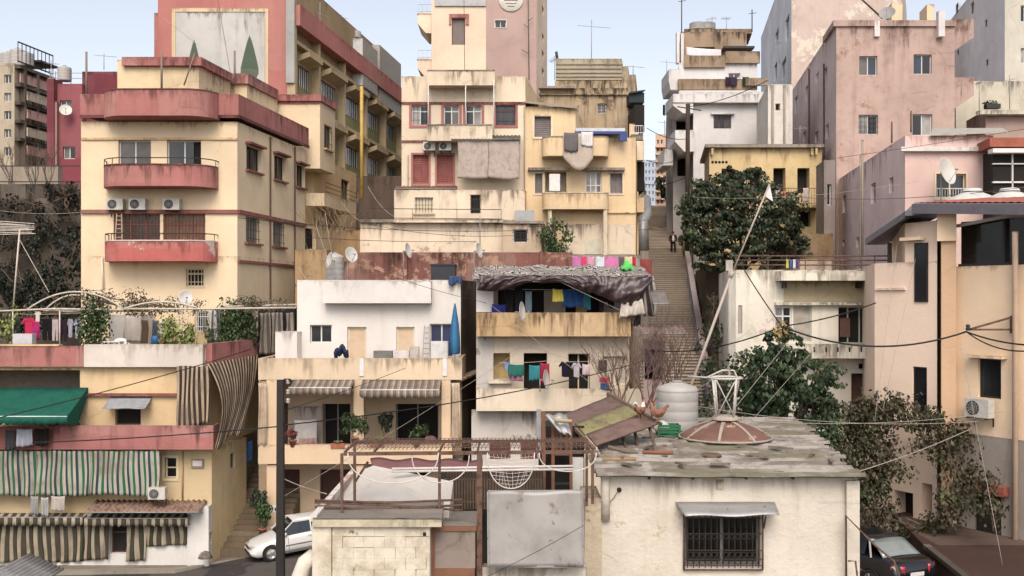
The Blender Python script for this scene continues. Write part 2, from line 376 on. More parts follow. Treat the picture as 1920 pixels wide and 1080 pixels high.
def balcony(f, x0, y0, x1, y1, D, mat, root, r=0, slab=None, rail=0, rmat=None, name='balcony', cope=None, th=.1):
    """solid-parapet balcony; pixel rect is its front at distance D"""
    u0, u1, z0, z1 = f.rect(x0, y0, x1, y1, D); mb = MB(); pth = bpath(u0, u1, D, r, r > 0)
    ribbon(mb, f, pth, z0, z1, th)
    zs = z0-.002
    top = [f.w(p[0], zs+.12, min(p[1], D-th*.6)) for p in pth]; bot = [f.w(p[0]*1., zs-.08, p[1]) for p in pth]; t2 = [f.w(p[0], zs, p[1]) for p in pth]
    mb.face(bot[::-1]); mb.face(top)
    for i in range(len(pth)-1): mb.face([bot[i], bot[i+1], t2[i+1], t2[i]])
    ob = mb.build(name, mat, root)
    if cope:
        m = MB(); ribbon(m, f, [(p[0]+(0), p[1]+(.03 if p[1] > .01 else 0)) for p in pth], z1+.002, z1+.06, th+.06); m.build('coping', cope, ob)
    if rail:
        m = MB(); pp = [f.w(p[0], z1+rail, max(.01, p[1]-.05)) for p in pth]; m.tube(pp, .025, 5)
        for q in pth[::3]: m.tube([f.w(q[0], z1, max(.01, q[1]-.05)), f.w(q[0], z1+rail, max(.01, q[1]-.05))], .018, 4)
        m.build('railing', rmat or IRON, ob)
    return ob
def railing(pts, h, mat, root, n=None, rails=2, name='railing', r=.018, bars=True, step=.14):
    m = MB(); pts = [Vector(p) for p in pts]
    for j in range(rails): m.tube([p+UP*(h-(j*(h-.1)/max(1, rails-1))) for p in pts], r*1.3, 4)
    if bars:
        for a, b in zip(pts, pts[1:]):
            k = max(1, int((b-a).length/step))
            for i in range(k+1): q = a.lerp(b, i/k); m.bar(q, q+UP*h, r)
    return m.build(name, mat, root)
def ac_unit(f, x0, y0, x1, label, group='air conditioner units fixed to the walls', d=.0):
    u0, u1, z0, z1 = f.rect(x0, y0, x1, y0+(x1-x0)*.68, .42+d); W = u1-u0; H = W*.68; z0 = z1-H
    t = thing('air_conditioner', label, 'air conditioner', f.w((u0+u1)/2, z0, d+.2), group)
    m = MB(); f.bx(m, u0, u1, z0, z1, .1+d, .42+d); m.build('casing', paint('ac_white', (205, 200, 190), .5, dirt=.35), t)
    m = MB(); c = f.w(u0+W*.36, z0+H*.5, .425+d); N = Vector((f.N.x, f.N.y, 0)); r = H*.4
    m.lathe(c, [(0.001, .002), (r, .002), (r, -.03)], 20, N); m.build('fan_opening', VOID, t)
    m = MB()
    for k in (1., .7, .4): m.tube([c+N*.015+(Vector((f.U.x, f.U.y, 0))*math.cos(a*math.pi/9)+UP*math.sin(a*math.pi/9))*r*k for a in range(19)], .009, 4, False)
    for a in range(6): dd = (Vector((f.U.x, f.U.y, 0))*math.cos(a*math.pi/6)+UP*math.sin(a*math.pi/6))*r; m.tube([c+N*.012-dd, c+N*.012+dd], .007, 4)
    m.build('fan_grille', GREYF, t)
    m = MB()
    for u in (u0+W*.12, u1-W*.12): f.bx(m, u-.02, u+.02, z0-.05, z0-.004, .003+d, .44+d); f.bx(m, u-.02, u+.02, z0-.3, z0-.05, .003+d, .04+d)
    m.build('bracket', IRON, t); return t
def dish(pos, r, yaw, tilt, label, mat=None, pole=.6, group='satellite dishes on roofs and walls', bent=None):
    """pos: centre of the reflector; yaw/tilt degrees, faces (sin yaw, -cos yaw)"""
    pos = Vector(pos); ax = Vector((math.sin(R(yaw))*math.cos(R(tilt)), -math.cos(R(yaw))*math.cos(R(tilt)), math.sin(R(tilt))))
    t = thing('satellite_dish', label, 'satellite dish', pos-UP*pole, group)
    m = MB(); pr = [(r*k/8, .22*r*(k/8)**2) for k in range(9)]
    m.lathe(pos, [(max(a, .001), b) for a, b in pr]+[(r+.012, .22*r)]+[(max(a, .001), b-.015) for a, b in pr[::-1]], 28, ax); m.build('reflector', mat or paint('dish_white', (214, 210, 203), .5, dirt=.3), t)
    m = MB(); e = pos+ax*r*1.0; lo = pos-UP*r*.92+ax*.2*r; m.tube([lo, e-UP*r*.15], .014, 5); m.tube([e-UP*r*.15, e-ax*.12-UP*r*.1], .035, 6); m.build('feed_arm', GREYF, t)
    m = MB(); m.tube([pos-ax*.02, pos-ax*.2], .03, 6); m.tube([pos-ax*.2+UP*.05, pos-ax*.2-UP*pole], .024, 6); m.build('pole', GREYF, t)
    return t
def tank(c, r, h, label, mat=None, group=None, n=28):
    c = Vector(c); t = thing('water_tank', label, 'water tank', c, group)
    pr = [(0.001, 0), (r*.97, 0), (r, .03)]
    k = 4
    for i in range(1, k+1): z = h*.8*i/k; pr += [(r, z-.03), (r*.99, z-.012), (r*.99, z+.012), (r, z+.03)]
    pr += [(r, h*.84), (r*.93, h*.9), (r*.5, h*.97), (r*.3, h*.985), (r*.3, h), (.001, h)]
    m = MB(); m.lathe(c, pr, n); m.build('body', mat or paint('tank_plastic', (178, 173, 168), .5, dirt=.25, sc_=1.2), t)
    m = MB(); m.lathe(c+UP*(h+.002), [(.001, .05), (r*.26, .05), (r*.28, 0), (.001, 0)], 16); m.build('lid', GREYF, t); return t
def cloth_item(a, b, h, mat, label, folds=3, amp=.04, name='hanging_cloth', cat='laundry', group='laundry hanging on lines', taper=0., shape=None, nu=14, nv=8, parent=None):
    """cloth hung from a to b (top corners) with length h"""
    a = Vector(a); b = Vector(b); d = (b-a); W = d.length; nn = Vector((d.y, -d.x, 0)).normalized(); ph = rnd.random()*6; ph2 = rnd.random()*6
    def fn(u, v):
        k = 1-taper*v; uu = .5+(u-.5)*k; hh = h*(1+.04*math.sin(u*5+ph))
        if shape: hh *= shape(u)
        return a+d*uu-UP*(v*hh+.03*math.sin(math.pi*u)*1)+nn*(amp*(.3+v)*math.sin(u*folds*6.28+ph)+amp*.5*math.sin(v*4+ph2+u*3))
    m = MB(); m.grid(fn, nu, nv, lambda u, v: (u*W, v*h)); o = m.build(name, mat, parent, thick=.012)
    if label: tag(o, label, cat, group)
    return o
def shirt(a, b, h, mat, label, name='hanging_shirt', group='laundry hanging on lines'):
    a = Vector(a); b = Vector(b); d = (b-a); W = d.length; nn = Vector((d.y, -d.x, 0)).normalized(); ph = rnd.random()*6
    m = MB()
    def q(u, z, k=0): return a+d*u-UP*z*h+nn*(.02*math.sin(u*9+ph)+k)
    body = [(.2, 0), (.38, .0), (.5, .05), (.62, 0), (.8, 0), (1.04, .3), (.93, .38), (.8, .26), (.78, 1), (.5, 1.03), (.22, 1), (.2, .26), (.07, .38), (-.04, .3)]
    for k, flip in ((.02, 0), (-.02, 1)):
        pts = [q(u, z, k) for u, z in body]; m.face(pts[::-1] if flip else pts)
    n = len(body)
    for i in range(n): j = (i+1) % n; m.face([q(*body[i], -.02), q(*body[j], -.02), q(*body[j], .02), q(*body[i], .02)])
    return tag(m.build(name, mat), label, 'laundry', group)
def pants(a, b, h, mat, label, name='hanging_trousers', group='laundry hanging on lines'):
    a = Vector(a); b = Vector(b); d = (b-a); nn = Vector((d.y, -d.x, 0)).normalized(); m = MB()
    def q(u, z, k=0): return a+d*u-UP*z*h+nn*(k+.015*math.sin(u*8))
    body = [(0, 0), (1, 0), (1.02, .4), (.95, 1), (.62, 1), (.5, .36), (.38, 1), (.05, 1), (-.02, .4)]
    n = len(body)
    for k, fl in ((.025, 0), (-.025, 1)):
        for poly in ((0, 1, 2, 5, 8), (2, 3, 4, 5), (8, 5, 6, 7)): pts = [q(*body[i], k) for i in poly]; m.face(pts[::-1] if fl else pts)
    for i in range(n): j = (i+1) % n; m.face([q(*body[i], -.025), q(*body[j], -.025), q(*body[j], .025), q(*body[i], .025)])
    return tag(m.build(name, mat), label, 'laundry', group)
def clothm(name, rgb, **k): return paint('cloth_'+name, rgb, .95, dirt=k.get('dirt', .25), bump=.2, spec=.1, sc_=4)
def cable(pts, r, label, mat=None, cat='cable', group='cables strung across the scene', s=0, name='cable'):
    if len(pts) == 2: pts = sag(pts[0], pts[1], s, 18)
    m = MB(); m.tube(pts, r, 5); return tag(m.build(name, mat or WIRE), label, cat, group)
def leaves(m, c, rad, n, size, flat=1., rn=None, drop=0):
    rn = rn or rnd
    for _ in range(n):
        while True:
            p = Vector((rn.uniform(-1, 1), rn.uniform(-1, 1), rn.uniform(-1, 1)))
            if .25 < p.length < 1: break
        p = p*(.6+.4*rn.random()) if rn.random() < .4 else p.normalized()*rn.uniform(.75, 1.05)
        q = c+Vector((p.x*rad[0], p.y*rad[1], p.z*rad[2])); s = size*rn.uniform(.6, 1.3)
        nrm = (p.normalized()+Vector((rn.uniform(-1, 1), rn.uniform(-1, 1), rn.uniform(-.4, 1)))*.8).normalized()
        a = nrm.cross(UP+Vector((rn.uniform(-.3, .3), .1, 0))).normalized()*s*.42; b = nrm.cross(a).normalized()*s*.6; b.z -= abs(b.z)*.0+drop*s
        m.face([q-b, q+a, q+b, q-a], [(0, 0)]*4)
def tree(name, label, base, crown, mat, trunk_mat, n_leaf=9000, size=.2, group=None, tr=.22, cat='tree', lobes=None, seed=1, cl=5):
    """crown: list of (centre, radius-vector) lobes"""
    rn = random.Random(seed); base = Vector(base); t = thing(name, label, cat, base, group); m = MB()
    top = sum((Vector(c) for c, r in crown), Vector())/len(crown); fork = base.lerp(top, .45)
    m.tube([base-UP*.3, base.lerp(fork, .5)+Vector((.1, 0, 0)), fork], tr, 8, r1=tr*.75)
    tot = sum(r[0]*r[2] for c, r in crown); lf = MB()
    for c, r in crown:
        c = Vector(c); m.tube([fork, fork.lerp(c, .5)+Vector((rn.uniform(-.3, .3), 0, .2)), c], tr*.5, 6, r1=tr*.16)
        for k in range(5):
            e = c+Vector((rn.uniform(-1, 1)*r[0], rn.uniform(-1, 1)*r[1], rn.uniform(-.6, 1)*r[2]))*.8; m.tube([c.lerp(fork, .3), c.lerp(e, .5)+UP*.1, e], tr*.16, 5, r1=.012)
        nn = int(n_leaf*r[0]*r[2]/tot); ncl = max(6, nn//38)
        for _ in range(ncl):   # clumps over the lobe's outer volume
            while True:
                p = Vector((rn.uniform(-1, 1), rn.uniform(-1, 1), rn.uniform(-1, 1)))
                if .45 < p.length < 1.02: break
            q = c+Vector((p.x*r[0]*1.08, p.y*r[1], p.z*r[2]*1.08)); cr = min(r[0], r[2])*rn.uniform(.09, .24)
            if noise.noise(q*(1.1/min(r[0], r[2])*1.3)) < -.12: continue
            leaves(lf, q, (cr*1.5, cr*1.3, cr*.8), 38, size, rn=rn)
    m.build('trunk', trunk_mat, t); lf.build('crown', mat, t); return t
BARK = paint('bark', (104, 88, 74), .9, dirt=.6, sc_=6, bump=.5)
# ---------------------------------------------------------------- more builders
def awning(f, x0, x1, yw, yf, D, mat, root, val=.22, scallop=.3, label=None, group=None, amp=.015, sides=False, bar=None, name='awning', corr=0, Dw=.02):
    """sloping sheet: wall edge at pixel y yw (depth Dw), front edge at yf (depth D)"""
    u0, z1 = f.uz(x0, yf, D); u1, _ = f.uz(x1, yf, D); _, z0 = f.uz(x0, yw, Dw); m = MB(); W = u1-u0; n = max(8, int(W/.08))
    if corr: n = int(W/.05)
    def fn(u, v): 
        z = z0+(z1-z0)*v+(amp*math.sin(u*W*(6.283/corr if corr else 2.2))*(1 if corr else .3+v))-(0 if corr else .05*math.sin(v*3.14))
        return f.w(u0+W*u, z, Dw+(D-Dw)*v)
    m.grid(fn, n, 5, lambda u, v: (u*W, v))
    own = root is None
    if own: t = thing(name, label, 'awning', f.w((u0+u1)/2, z1-val, D/2), group)
    else: t = root
    o = m.build('canopy' if own else name, mat, t, thick=.012)
    if val:
        m = MB(); m.grid(lambda u, v: f.w(u0+W*u, z1-.01+(amp*math.sin(u*W*6.283/corr) if corr else 0)-v*(val*(.72+.28*abs(math.sin(u*W*math.pi/scallop))) if scallop else val), D+.015+.02*math.sin(u*W*5)*v), n*2, 2, lambda u, v: (u*W, v)); m.build('valance', mat, t, thick=.008)
    m = MB(); br = bar or GREYF; m.tube([f.w(u0, z1, D), f.w(u1, z1, D)], .025, 5); m.tube([f.w(u0+.03, z0-.5, Dw+.03), f.w(u0+.03, z1, D)], .018, 4); m.tube([f.w(u1-.03, z0-.5, Dw+.03), f.w(u1-.03, z1, D)], .018, 4); m.build('frame', br, t)
    if sides:
        for u in (u0, u1): m = MB(); m.face([f.w(u, z0, Dw), f.w(u, z1, D), f.w(u, z1-val, D), f.w(u, z1-val-.1, D*.5), f.w(u, z0-.3, Dw)]); m.build('side_flap', mat, t, thick=.01)
    return t
def curtain(f, x0, y0, x1, y1, d, mat, label, folds=None, amp=.06, group='striped curtains closing off balconies', root=None, name='curtain', skew=0, sagb=0, ytop1=None, ybot1=None):
    u0, zt = f.uz(x0, y0, d); u1, zt1 = f.uz(x1, ytop1 or y0, d); _, zb = f.uz(x0, y1, d); _, zb1 = f.uz(x1, ybot1 or y1, d)
    if ytop1 is None: zt1 = zt
    if ybot1 is None: zb1 = zb
    W = u1-u0; fo = folds or W*1.6; ph = rnd.random()*6; nu = int(max(20, W*14)); ph3 = rnd.random()*6
    def fn(u, v):
        a = zt+(zt1-zt)*u; b = zb+(zb1-zb)*u; z = a+(b-a)*v
        z += -.03*math.sin(u*W*2.1+ph)*v-sagb*math.sin(math.pi*u)*v+.035*abs(math.sin(u*W*2.6+ph))*(1-v)-.03*(1-v)
        dd = d+amp*(.35+.65*v)*math.sin(u*fo*6.283+ph+1.5*math.sin(v*2+u*5))+amp*.5*math.sin(u*fo*15+ph3+v*2)*(.4+.6*v)+.05*noise.noise(Vector((u*W*.8, v*2, ph)))
        return f.w(u0+W*u+skew*v+.03*math.sin(v*4+u*6), z, dd)
    m = MB(); m.grid(fn, nu, 14, lambda u, v: (u*W, v*2)); o = m.build(name, mat, root, thick=.01)
    return o if root else tag(o, label, 'curtain', group)
def pot_plant(base, r, h, label, leaf, n=350, size=.12, potm=None, group='potted plants on the balconies', spread=1., cat='potted plant', name='potted_plant', box=0):
    base = Vector(base); t = thing(name, label, cat, base, group); m = MB(); ph = .3*min(1, r*3)
    if box: m.box(base.x-box/2, base.y-.12, base.z, base.x+box/2, base.y+.12, base.z+.2); ph = .2
    else: m.lathe(base, [(.001, 0), (.11, 0), (.16, ph-.04), (.18, ph-.04), (.18, ph), (.14, ph), (.14, ph-.05), (.001, ph-.05)], 14)
    m.build('pot', potm or paint('terracotta', (168, 100, 76), .85, dirt=.4), t)
    m = MB()
    for k in range(6): 
        a = rnd.random()*6.28; e = base+Vector((math.cos(a)*r*.6, math.sin(a)*r*.5, ph+h*rnd.uniform(.4, .8))); m.tube([base+UP*(ph-.08), base.lerp(e, .6)+UP*.1, e], .012, 4, r1=.005)
    m.build('stem', BARK, t)
    m = MB(); k = max(3, n//40)
    for _ in range(k): 
        a = rnd.random()*6.28; q = rnd.random()**.5*.75; leaves(m, base+Vector((math.cos(a)*r*q*(box or 1), math.sin(a)*r*q*.6, ph+h*rnd.uniform(.3, .85))), (r*.4, r*.35, h*.28), 40, size)
    m.build('foliage', leaf, t); return t
LEAF = leafmat('leaf_mid', (70, 92, 48), (48, 70, 36)); LEAFD = leafmat('leaf_dark', (68, 80, 54), (42, 52, 36), (92, 102, 68)); LEAFY = leafmat('leaf_yellow_green', (142, 150, 70), (96, 112, 52)); LEAFB = leafmat('leaf_brown_vine', (84, 76, 52), (56, 54, 36), (70, 80, 40))
def fence_grid(): pass
def bare_bush(base, h, sp, n, label, mat=None, group=None, seed=3, name='bare_shrub', thick=.025):
    rn = random.Random(seed); base = Vector(base); m = MB()
    def grow(p, d, L, r, dep):
        q = p+d*L*.5+Vector((rn.uniform(-.05, .05), rn.uniform(-.05, .05), 0))*L; e = p+d*L; m.tube([p, q, e], r, 4, False, r1=r*.55)
        if dep:
            for _ in range(3): nd = (d+Vector((rn.uniform(-.7, .7), rn.uniform(-.5, .5), rn.uniform(-.1, .6)))).normalized(); grow(p.lerp(e, rn.uniform(.45, 1)), nd, L*rn.uniform(.5, .8), r*.55, dep-1)
    for _ in range(n): grow(base+Vector((rn.uniform(-.3, .3)*sp, rn.uniform(-.2, .2), 0)), Vector((rn.uniform(-sp, sp), rn.uniform(-.3, .3), 1)).normalized(), h*rn.uniform(.4, .6), thick, 3)
    return tag(m.build(name, mat or BARK), label, 'shrub', group)
def antenna(p, h, label, arm=.5, yaw=0, group='television antennas on the roofs'):
    p = Vector(p); t = thing('tv_antenna', label, 'antenna', p, group); m = MB(); m.tube([p, p+UP*h], .025, 5); m.build('mast', GREYF, t)
    m = MB(); d = Vector((math.cos(yaw), math.sin(yaw), -.08)); n_ = Vector((-d.y, d.x, 0)); c = p+UP*h*.85; m.tube([c-d*arm*.7, c+d*arm], .018, 4)
    for k in range(7): q = c-d*arm*.7+d*(arm*1.7*k/6); L = .28-.02*k; m.tube([q-n_*L-UP*.06, q+n_*L+UP*.06], .01, 4)
    m.build('crossbars', GREYF, t); return t
def plastic_chair(p, yaw, col, label):
    p = Vector(p); t = thing('plastic_chair', label, 'chair', p, 'plastic chairs on the balconies'); c, s_ = math.cos(R(yaw)), math.sin(R(yaw))
    def W(x, y, z): return p+Vector((x*c-y*s_, x*s_+y*c, z))
    def bxx(m, x0, y0, z0, x1, y1, z1): m.hexa([W(x0, y0, z0), W(x1, y0, z0), W(x1, y1, z0), W(x0, y1, z0), W(x0, y0, z1), W(x1, y0, z1), W(x1, y1, z1), W(x0, y1, z1)])
    m = MB(); bxx(m, -.24, -.24, .4, .24, .24, .44); m.build('seat', col, t)
    m = MB()
    m.grid(lambda u, v: W(-.24+.48*u, .22+.1*v+.05*math.sin(u*3.14)-.05, .44+.42*v*(1-.15*(2*u-1)**2)), 8, 5); m.build('backrest', col, t, thick=.02)
    for sx in (-1, 1):
        for sy in (-1, 1): m = MB(); m.bar(W(sx*.2, sy*.2, .4), W(sx*.24, sy*.24, 0), .04); m.build('leg', col, t)
        m = MB(); m.tube([W(sx*.26, -.2, .42), W(sx*.27, -.2, .62), W(sx*.26, .22, .66)], .02, 5); m.build('armrest', col, t)
    return t
# ================================================================ setting
def stair_z(y): return 15+(y-80)*.31
def ground_z(x, y):
    b = .5+max(0., min(1., (x-4)/5))*2.7 if y < 50 else .5
    if y < 46: return b
    up = .5+(min(y, 97)-46)*.38+max(0, min(y, 220)-97)*.09
    k = min(1, (y-46)/4); return max(b, up) if y < 50 else up
m = MB(); xs = sorted(set([-1500, -400, -120, -80]+list(range(-60, 61, 4))+[80, 120, 400, 1500])); ys = [-300, -50, 0, 10, 20, 30, 40, 44, 46, 48, 50, 54, 60, 70, 80, 90, 97, 110, 140, 220, 500, 2600]
vs = [(x, y, ground_z(x, y)) for y in ys for x in xs]; n = len(xs)
m.idx(vs, [(j*n+i, j*n+i+1, (j+1)*n+i+1, (j+1)*n+i) for j in range(len(ys)-1) for i in range(n-1)])
struct(m.build('ground', plaster('earth', (112, 98, 80), dirt=.8, drip=0, stain=(58, 60, 40))))
ASPH = plaster('asphalt', (66, 62, 62), dirt=.4, drip=0, stain=(50, 46, 44)); PAVE = plaster('paving', (128, 116, 104), dirt=.7, drip=0, stain=(66, 70, 48))
rz = lambda x: .506+max(0, x+13.5)*.09
m = MB(); m.idx([(-60, 24, .506), (-13.5, 24, .506), (-4, 24, rz(-4)), (-4, 43.0, rz(-4)), (-9.8, 43.4, rz(-9.8)), (-13.5, 41.2, .506), (-60, 38, .506)], [(0, 1, 5, 6), (1, 2, 3, 4, 5)], smooth=False); struct(m.build('road', ASPH))
# kerb and pavement in front of the curtained building
KERB = plaster('kerb_stone', (150, 142, 128), dirt=.7, drip=0, stain=(80, 82, 54))
m = MB()
for a, b in (((-60, 37.8), (-13.5, 41.0)), ((-13.5, 41.0), (-10.4, 43.2))):
    a = Vector(a); b = Vector(b); m.hexa([(a.x, a.y, .3), (b.x, b.y, .3), (b.x, b.y+.3, .3), (a.x, a.y+.3, .3), (a.x, a.y, .66), (b.x, b.y, .66), (b.x, b.y+.3, .66), (a.x, a.y+.3, .66)])
struct(m.build('kerb', KERB))
m = MB(); m.idx([(-60, 38.1, .62), (-13.5, 41.3, .62), (-10.4, 43.5, .64), (-6, 45, .62), (-60, 45, .62)], [(0, 1, 2, 3, 4)], smooth=False); struct(m.build('pavement', PAVE))
# long public stair
ST = plaster('stair_stone', (170, 158, 144), dirt=.9, drip=0, stain=(96, 80, 70), patch=(190, 156, 112), pamt=.2)
EDGE = plaster('stair_nosing', (206, 190, 170), dirt=.5, drip=0, stain=(98, 80, 68))
xl = lambda y: 10.6+(y-80)*.125; xr = lambda y: 13.42+(y-80)*.127
stairs = thing('stairway', 'long worn stone stairway climbing between the houses to the far street', 'stairway', (11, 60, 3))
m = MB(); m2 = MB(); y = 46.; N = 108; dy = (97-46)/N
for i in range(N):
    a, b = y, y+dy; z = stair_z(b); zz = z-.155; lo = ground_z(11, a)-.6; o = rnd.uniform(-.012, .012)
    m.box(xl(a)-.9, a+o, lo, xr(a), b+.01, z); m2.box(xl(a)-.88, a+o-.07, z-.04+o, xr(a)-.02, a+.06, z+.006); y = b
m.build('steps', ST, stairs); m2.build('nosings', EDGE, stairs)
PW = plaster('stair_parapet', (190, 174, 174), dirt=.6, drip=.4, stain=(84, 72, 72))
m = MB(); y = 46
while y < 97:
    b = y+4.25; za, zb = stair_z(y)+.72, stair_z(b)+.72
    m.hexa([(xr(y)+.01, y, za-3), (xr(y)+.36, y, za-3), (xr(b)+.36, b, zb-3), (xr(b)+.01, b, zb-3), (xr(y)+.01, y, za), (xr(y)+.36, y, za), (xr(b)+.36, b, zb), (xr(b)+.01, b, zb)]); y = b
tag(m.build('stair_parapet', PW), 'low mauve parapet wall running down the right side of the long stairway', 'wall')
m = MB(); m.tube([(xr(y)-.12, y, stair_z(y)+.95) for y in (47, 60, 72)], .03, 5)
for y in range(47, 73, 3): m.tube([(xr(y)-.12, y, stair_z(y)-.05), (xr(y)-.12, y, stair_z(y)+.95)], .024, 4)
tag(m.build('handrail', paint('blue_pipe', (92, 112, 148), .5)), 'blue tube handrail along the parapet of the lower stairway', 'handrail')
# far street wall + far hazy buildings at the top of the stair
fs = [((1244, 258), (1200, 1244), 150, (205, 160, 128), 'tall peach apartment block far away at the head of the stairway'), ((1215, 318), (1196, 1228), 210, (176, 186, 205), 'bluish distant block between the houses at the head of the stairway')]
m = Bldg('apartment_building', fs[0][4], [plaster('far_peach', (214, 172, 140), dirt=.5, drip=.2), VOID]); f = m.block(foot(1229, 1250, 150, 30), ZY(252, 150), 20)
for r in range(9):
    for x in (1232, 1239): 
        win(f[0], x, 262+r*14, x+4, 270+r*14, WHITE, GLASS, n=1, root=m.root); 
    trim(f[0], 1229.5, 274+r*14, 1249, 276+r*14, .6, plaster('far_peach2', (226, 196, 170)), m.root, 'floor_slab')
m.done()
m = Bldg('apartment_building', fs[1][4], [plaster('far_blue', (178, 190, 210), dirt=.4, drip=.2)]); f = m.block(foot(1206, 1231, 210, 30), ZY(300, 210), 20)
for r in range(6):
    for x in (1210, 1216, 1223): win(f[0], x, 306+r*13, x+3, 313+r*13, WHITE, GLASSB, n=1, root=m.root)
m.done()
# ================================================================ left, upper: yellow corner building
PINK = plaster('pink_plaster', (180, 114, 108), dirt=.75, drip=.6, stain=(92, 56, 52)); PINKT = plaster('pink_trim', (150, 92, 84), dirt=.9, drip=.3, stain=(70, 44, 40)); PINKD = plaster('pink_grimy', (124, 78, 72), dirt=1., drip=.3, stain=(56, 40, 36))
YEL = plaster('yellow_plaster', (234, 210, 172), dirt=.3, drip=.25, stain=(150, 112, 76)); YEL2 = plaster('ochre_plaster', (222, 188, 138), dirt=.5, drip=.1, stain=(168, 118, 70))
CRP = plaster('cream_peeling', (232, 208, 164), dirt=.6, drip=.7, stain=(112, 92, 76), patch=(170, 140, 118), pamt=.12)
Y2 = 47.5
b = Bldg('apartment_building', 'yellow corner apartment building with rounded pink balconies, upper left', [YEL, PINK, CRP, YEL2])
dp = corner(445, Y2, 572); F4 = b.block(foot(152, 445, Y2, dp), ZY(228, Y2), ZY(480, Y2), 0); fr, sd_ = F4[0], F4[1]
F5 = b.block(foot(152, 445, Y2, dp), ZY(480, Y2)-.001, 0, 0); fr2 = F5[0]
r_ = b.root
# parapet band
ft = foot(150, 447, Y2-.22, dp+.4); b.block(ft, ZY(178, Y2), ZY(218, Y2), 1, rim=.9)
balcony(fr, 178, 168, 397, 213, 1.35, PINK, r_, r=1.25, cope=PINKD)
m = MB(); zg = ZY(218, Y2); q4 = [Face(ft[i], ft[(i+1) % 4]) for i in range(4)]
for q_ in q4[:2]: q_.bx(m, 0, q_.L, zg-.12, zg+.02, -.02, .05)
m.build('ledge', PINKD, r_)
trim(fr, 152, 258, 445, 262, .08, YEL2, r_); trim(fr, 151, 393, 446, 400, .12, PINKT, r_); 
u, z = sd_.uz(445.5, 393); m = MB(); sd_.bx(m, 0, sd_.L-.1, z-.18, z, .002, .12); z2 = ZY(487, Y2); sd_.bx(m, 0, sd_.L-.9, z2-.13, z2, .002, .1); m.build('ledge', PINKT, r_)
win(fr, 222, 263, 283, 345, WHITE, GLASS, root=r_, dep=.3); win(fr, 313, 263, 377, 345, WHITE, GLASS, root=r_, dep=.3, open_=(.05, .75))
balcony(fr, 177, 309, 393, 345, 1.4, PINK, r_, r=1.3, cope=PINKD, rail=.33)
RP = plaster('pink_peeling', (186, 98, 92), dirt=.8, drip=.5, stain=(110, 56, 50), patch=(205, 190, 178), pamt=.2)
balcony(fr, 183, 452, 393, 486, 1.3, RP, r_, r=1.0, cope=paint('coping_white', (205, 196, 186), .8, dirt=.5), rail=.35)
win(fr, 213, 401, 300, 478, REDF, glass('warm_glass', (92, 62, 48), .25), n=3, root=r_, dep=.35, bars=14, hb=3, bmat=BROWNF, trans=.25)
win(fr, 306, 401, 385, 478, REDF, glass('warm_glass2', (150, 98, 60), .3), n=3, root=r_, dep=.35, bars=12, hb=3, bmat=BROWNF, trans=.25, label='red framed balcony window with warm orange panes')
win(fr2, 349, 504, 382, 537, CREAMF, VOID, n=1, root=r_, dep=.3, bars=5, hb=2, bmat=CREAMF, sur=CREAMF, sw=.06, trans=.3)
for x0, y0, x1, y1, kw in ((462, 271, 489, 317, {}), (514, 289, 535, 335, {}), (556, 307, 571, 349, {})):
    win(sd_, x0, y0, x1, y1, DARKF, GLASS, root=r_, hood=PINKT, sill=PINKT, sw=.05, n=2, **kw)
for x0, y0, x1, y1 in ((461, 405, 486, 454), (512, 415, 532, 461)): win(sd_, x0, y0, x1, y1, GREYF, glass('pale_glass', (150, 140, 130), .3), root=r_, sill=PINKT, bars=5, hb=3)
m = MB(); q = fr.px(191, 482, .1); q2 = fr.px(194, 548, .1); m.tube([q, q2], .045, 6); m.build('drain_pipe', paint('pipe_white', (220, 210, 196), .5), r_)
for px in (505, 551): u, _ = sd_.uz(px); m = MB(); m.tube([sd_.w(u, ZY(232, Y2), .07), sd_.w(u, 2, .07)], .045, 6); m.build('drain_pipe', BROWNF, r_)
# roof rooms
b.block(foot(220, 373, 49.2, corner(373, 49.2, 432)), ZY(112, 49.2), ZY(185, 49.2), 2)
b.block(foot(228, 377, 48.95, corner(377, 48.95, 436)), ZY(107, 49), ZY(123, 49), 1, rim=.3)
b.block(foot(432, 463, 53, corner(463, 53, 520)), ZY(150, 53), ZY(215, 53), 2)
b.block(foot(431, 465, 52.8, corner(465, 52.8, 522)), ZY(139, 53), ZY(158, 53), 1, rim=.3)
b.done()
for i, (x0, s_) in enumerate(((199, 'leftmost of the three air conditioners above the peeling pink balcony'), (241, 'middle one of the three air conditioners above the peeling pink balcony'), (305, 'right one of the three air conditioners, set apart, above the peeling pink balcony'))): ac_unit(fr, x0, 372, x0+31, s_, d=.0)
# ladder on the lower pink balcony
m = MB(); a0, a1 = fr.px(215, 465, .9), fr.px(229, 465, .9); b0, b1 = fr.px(219, 401, .25), fr.px(228, 401, .25); m.bar(a0, b0, .05); m.bar(a1, b1, .05)
for k in range(8): t = (k+.5)/8; m.bar(a0.lerp(b0, t), a1.lerp(b1, t), .04)
tag(m.build('ladder', paint('worn_wood', (168, 140, 112), .8)), 'wooden ladder leaning behind the peeling pink balcony', 'ladder')
for px, yt, yb, Y in ((162, 97, 185, 48.5), (303, 97, 168, 48.5), (440, 95, 160, 52.5), (345, 100, 160, 48.8)):
    m = MB(); p = P(px, yb, Y); q = P(px+(20 if px == 345 else 0), yt, Y); m.tube([p, q], .05 if px != 345 else .035, 6)
    tag(m.build('roof_pole', paint('pole_grey', (140, 118, 104), .7)), {162: 'upright pole at the left end of the pink roof parapet', 303: 'upright pole in front of the stained roof room', 440: 'upright pole beside the small roof room with pink cap', 345: 'slanting pole leaning against the stained roof room'}[px], 'pole')
